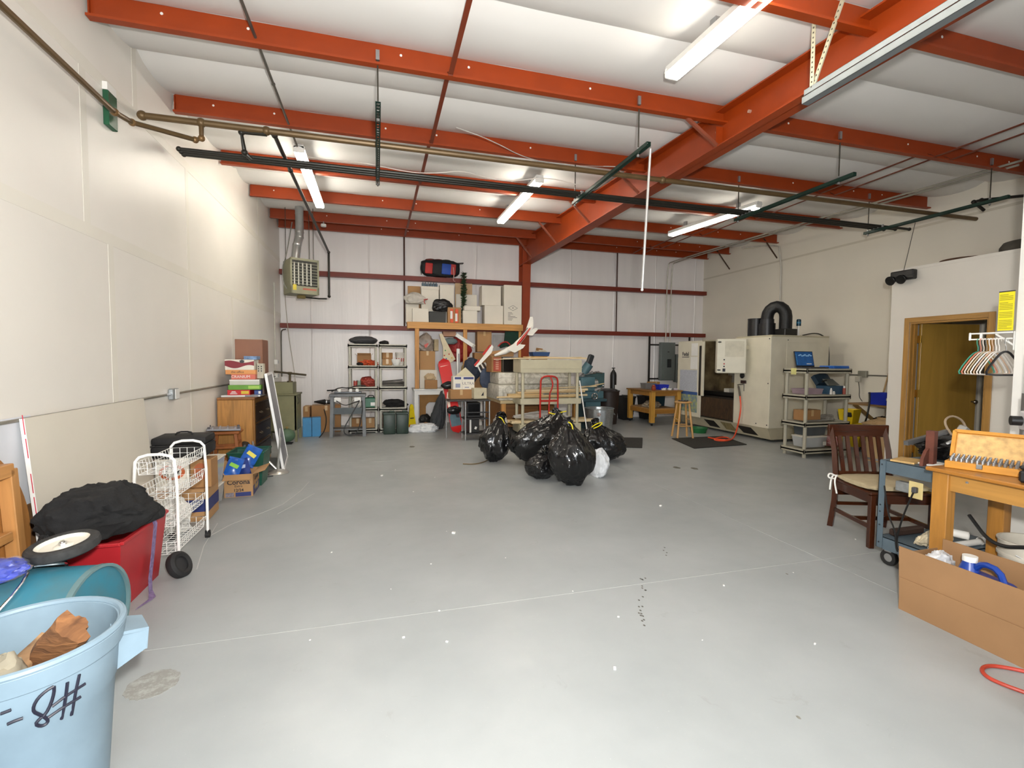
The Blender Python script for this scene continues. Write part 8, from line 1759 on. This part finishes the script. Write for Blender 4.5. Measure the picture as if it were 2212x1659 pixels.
# pail under the table
t = T('scuffed_pail', 'white scuffed plastic pail under the oak table', 'bucket', (3.90, 1.92, 0)); t.p('body', MB().lathe([(0, 0), (0.135, 0), (0.152, 0.3), (0.16, 0.3), (0.16, 0.315), (0.154, 0.32), (0.156, 0.39), (0.163, 0.392), (0.163, 0.4), (0.15, 0.4), (0.13, 0.01), (0, 0.01)], n=36), mat('#dcd6c8', 0.5, var=0.1, scale=5)); t.p('bail', MB().tube([V((-0.158, 0, 0.33)), V((-0.12, -0.12, 0.28)), V((0.12, -0.12, 0.28)), V((0.158, 0, 0.33))], 0.004, n=6, smooth=1), STEEL); t.p('bail_grip', MB().cyl((-0.05, -0.125, 0.275), (0.05, -0.125, 0.275), 0.009, n=10), WHITE)
t.p('label', MB().prism([(-0.02, -0.149, 0.1), (0.04, -0.145, 0.1), (0.04, -0.15, 0.16), (-0.02, -0.154, 0.16)], (0, -0.003, 0)), mat('#7c7870', 0.6))
wire('black hose curving in front of the white pail under the oak table', [(3.75, 2.17, 0.5), (3.68, 2.0, 0.36), (3.72, 1.82, 0.42), (3.66, 1.62, 0.5), (3.6, 1.4, 0.56)], 0.011, BLACK, 'hose', cat='hose')
carton('upright_carton', 'tall brown carton standing under the right side of the oak table', (3.82, 1.36, 0), (0.3, 0.34, 0.6), 0.0, CARD2)
# ---- long open carton with blue jugs
LX0, LX1, LY0, LY1, LH = 3.06, 3.36, 0.75, 2.1, 0.385
t = T('long_carton', 'long open cardboard carton of blue jugs on the floor at the lower right', 'box', ((LX0+LX1)/2, (LY0+LY1)/2, 0)); w, d = LX1-LX0, LY1-LY0
LC = mat('#94704c', 0.85, var=0.05, scale=4)
t.p('front_wall', MB().prism([(-w/2, -d/2, 0), (-w/2, d/2, 0), (-w/2-0.01, d/2+0.01, LH), (-w/2-0.01, -d/2, LH)], (0.006, 0, 0)), LC); t.p('back_wall', MB().box((w/2, -0.02, LH/2+0.015), (0.006, d-0.02, LH+0.03)), LC); t.p('end_wall', MB().box((0, d/2, LH*0.45), (w, 0.006, LH*0.9)), LC); t.p('end_wall', MB().box((0, -d/2, LH/2), (w, 0.006, LH)), LC); t.p('bottom', MB().box((0, 0, 0.004), (w, d, 0.008)), LC)
t.p('outer_flap', MB().prism([(-w/2-0.012, -d/2, 0.0), (-w/2-0.004, d/2-0.002, 0.0), (-w/2-0.012, d/2-0.002, 0.2), (-w/2-0.018, -d/2, 0.2)], (0.004, 0, 0)), LC)
for i, (y, rz) in enumerate(((1.78, 1.4), (1.42, 1.7), (1.1, 1.5))):
    t = T('blue_jug', ['blue plastic jug with white cap at the far end of the long carton', 'blue plastic jug with a wide white cap in the middle of the long carton', 'blue plastic jug at the near end of the long carton'][i], 'jug', (3.21, y, 0.012), rz=rz, group='blue jugs in the long carton')
    JB = mat('#1b3f96', 0.35, var=0.06)
    t.p('body', MB().box((0, 0, 0.16), (0.26, 0.16, 0.32), bev=0.035, seg=2), JB); t.p('shoulder', MB().cyl((0.07, 0, 0.31), (0.07, 0, 0.37), 0.05, 0.03, n=18), JB); t.p('cap', MB().cyl((0.07, 0, 0.37), (0.07, 0, 0.4), 0.034, n=18), WHITE); t.p('handle', MB().tube([V((0.04, 0, 0.34)), V((0.0, 0, 0.385)), V((-0.08, 0, 0.38)), V((-0.11, 0, 0.31))], 0.016, n=8, smooth=1), JB)
heap('white_plastic_wrap', 'crumpled white plastic wrap in the far end of the long carton', 'wrap', (3.25, 2.02, 0.27), (0.08, 0.06, 0.09), 120, mat('#cfd0d2', 0.4, bump=0.3, scale=12), flat=0.2)
one('black_coil_cable', 'black cable coil resting on the jugs in the long carton', 'cable', MB().tube([V((3.14+0.07*math.cos(a*2*PI/20), 1.3+0.12*math.sin(a*2*PI/20), 0.425)) for a in range(20)], 0.012, n=8, closed=True), BLACK, loc=(3.14, 1.3, 0.35))
# floor cable and black wheel at the lower right
rc = [at(x, y, Z=0.01) for x, y in ((2212, 1495), (2170, 1480), (2130, 1462), (2118, 1445), (2135, 1437), (2175, 1442), (2212, 1450))]
one('red_air_hose', 'red rubber hose loop on the floor at the lower right corner', 'hose', MB().tube(rc, 0.009, n=8, smooth=3), mat('#b8402e', 0.45), loc=rc[3])
p = at(2215, 1560, Z=0)
t = T('black_caster_wheel', 'black rubber wheel cut off by the lower right edge of the view', 'wheel', (p.x+0.1, p.y-0.02, 0.12), rot=(PI/2-0.1, 0, 0.5)); t.p('tire', MB().lathe([(0.05, -0.035), (0.09, -0.04), (0.115, -0.02), (0.12, 0), (0.115, 0.02), (0.09, 0.04), (0.05, 0.035), (0.05, -0.035)], n=32), RUBBER); t.p('hub', MB().lathe([(0, -0.02), (0.052, -0.02), (0.052, 0.02), (0, 0.02)], n=20), mat('#3a3a3c', 0.5))

# ---- overhead door track at the upper right
GALV2 = mat('#80878b', 0.5, 0.5, var=0.08)
def trk(z): return [at(1728, 225, Z=z), at(1960, 92, Z=z)]
z0 = 3.38; a, b = trk(z0)
t = T('door_track', 'galvanized overhead door track with perforated hangers below the roof beam', 'track', (a.x, a.y, z0))
X = 3.03; y1 = a.y
t.w('rail', MB().b2((X-0.03, -3.0, z0), (X-0.027, y1, z0+0.05)).b2((X-0.03, -3.0, z0), (X+0.03, y1, z0+0.003)).b2((X+0.027, -3.0, z0), (X+0.03, y1, z0+0.018)).b2((X-0.03, -3.0, z0+0.047), (X+0.01, y1, z0+0.05)), GALV2)
t.w('angle_iron', MB().b2((X-0.034, -3.0, z0+0.052), (X-0.031, y1-0.02, z0+0.09)).b2((X-0.034, -3.0, z0+0.088), (X+0.0, y1-0.02, z0+0.09)), GALV2)
PA = mat('#b4af98', 0.5, 0.2, var=0.05)
GALV2 = mat('#80878b', 0.5, 0.5, var=0.08)
for (dx, dyy) in ((0.0, 0.0), (0.07, 0.16)):
    p = V((X-0.03, y1-0.08, z0+0.06)); q = V((X-0.03+dx, y1-0.08-dyy, roof(y1)-0.08))
    h = t.w('perforated_hanger', MB().bar(p, q, 0.032, 0.004, up=(1, 0, 0)).bar(p+V((0.016, 0.014, 0)), q+V((0.016, 0.014, 0)), 0.004, 0.032, up=(1, 0, 0)), PA)
    k = MB(); n = 16
    for i in range(n):
        c = p.lerp(q, (i+0.5)/n); e = p.lerp(q, (i+0.8)/n); k.bar(c+V((-0.003, 0, 0)), e+V((-0.003, 0, 0)), 0.008, 0.003, up=(1, 0, 0))
    t.w('slots', k, mat('#4a453c', 0.6), sub=h)['kind'] = 'stuff'
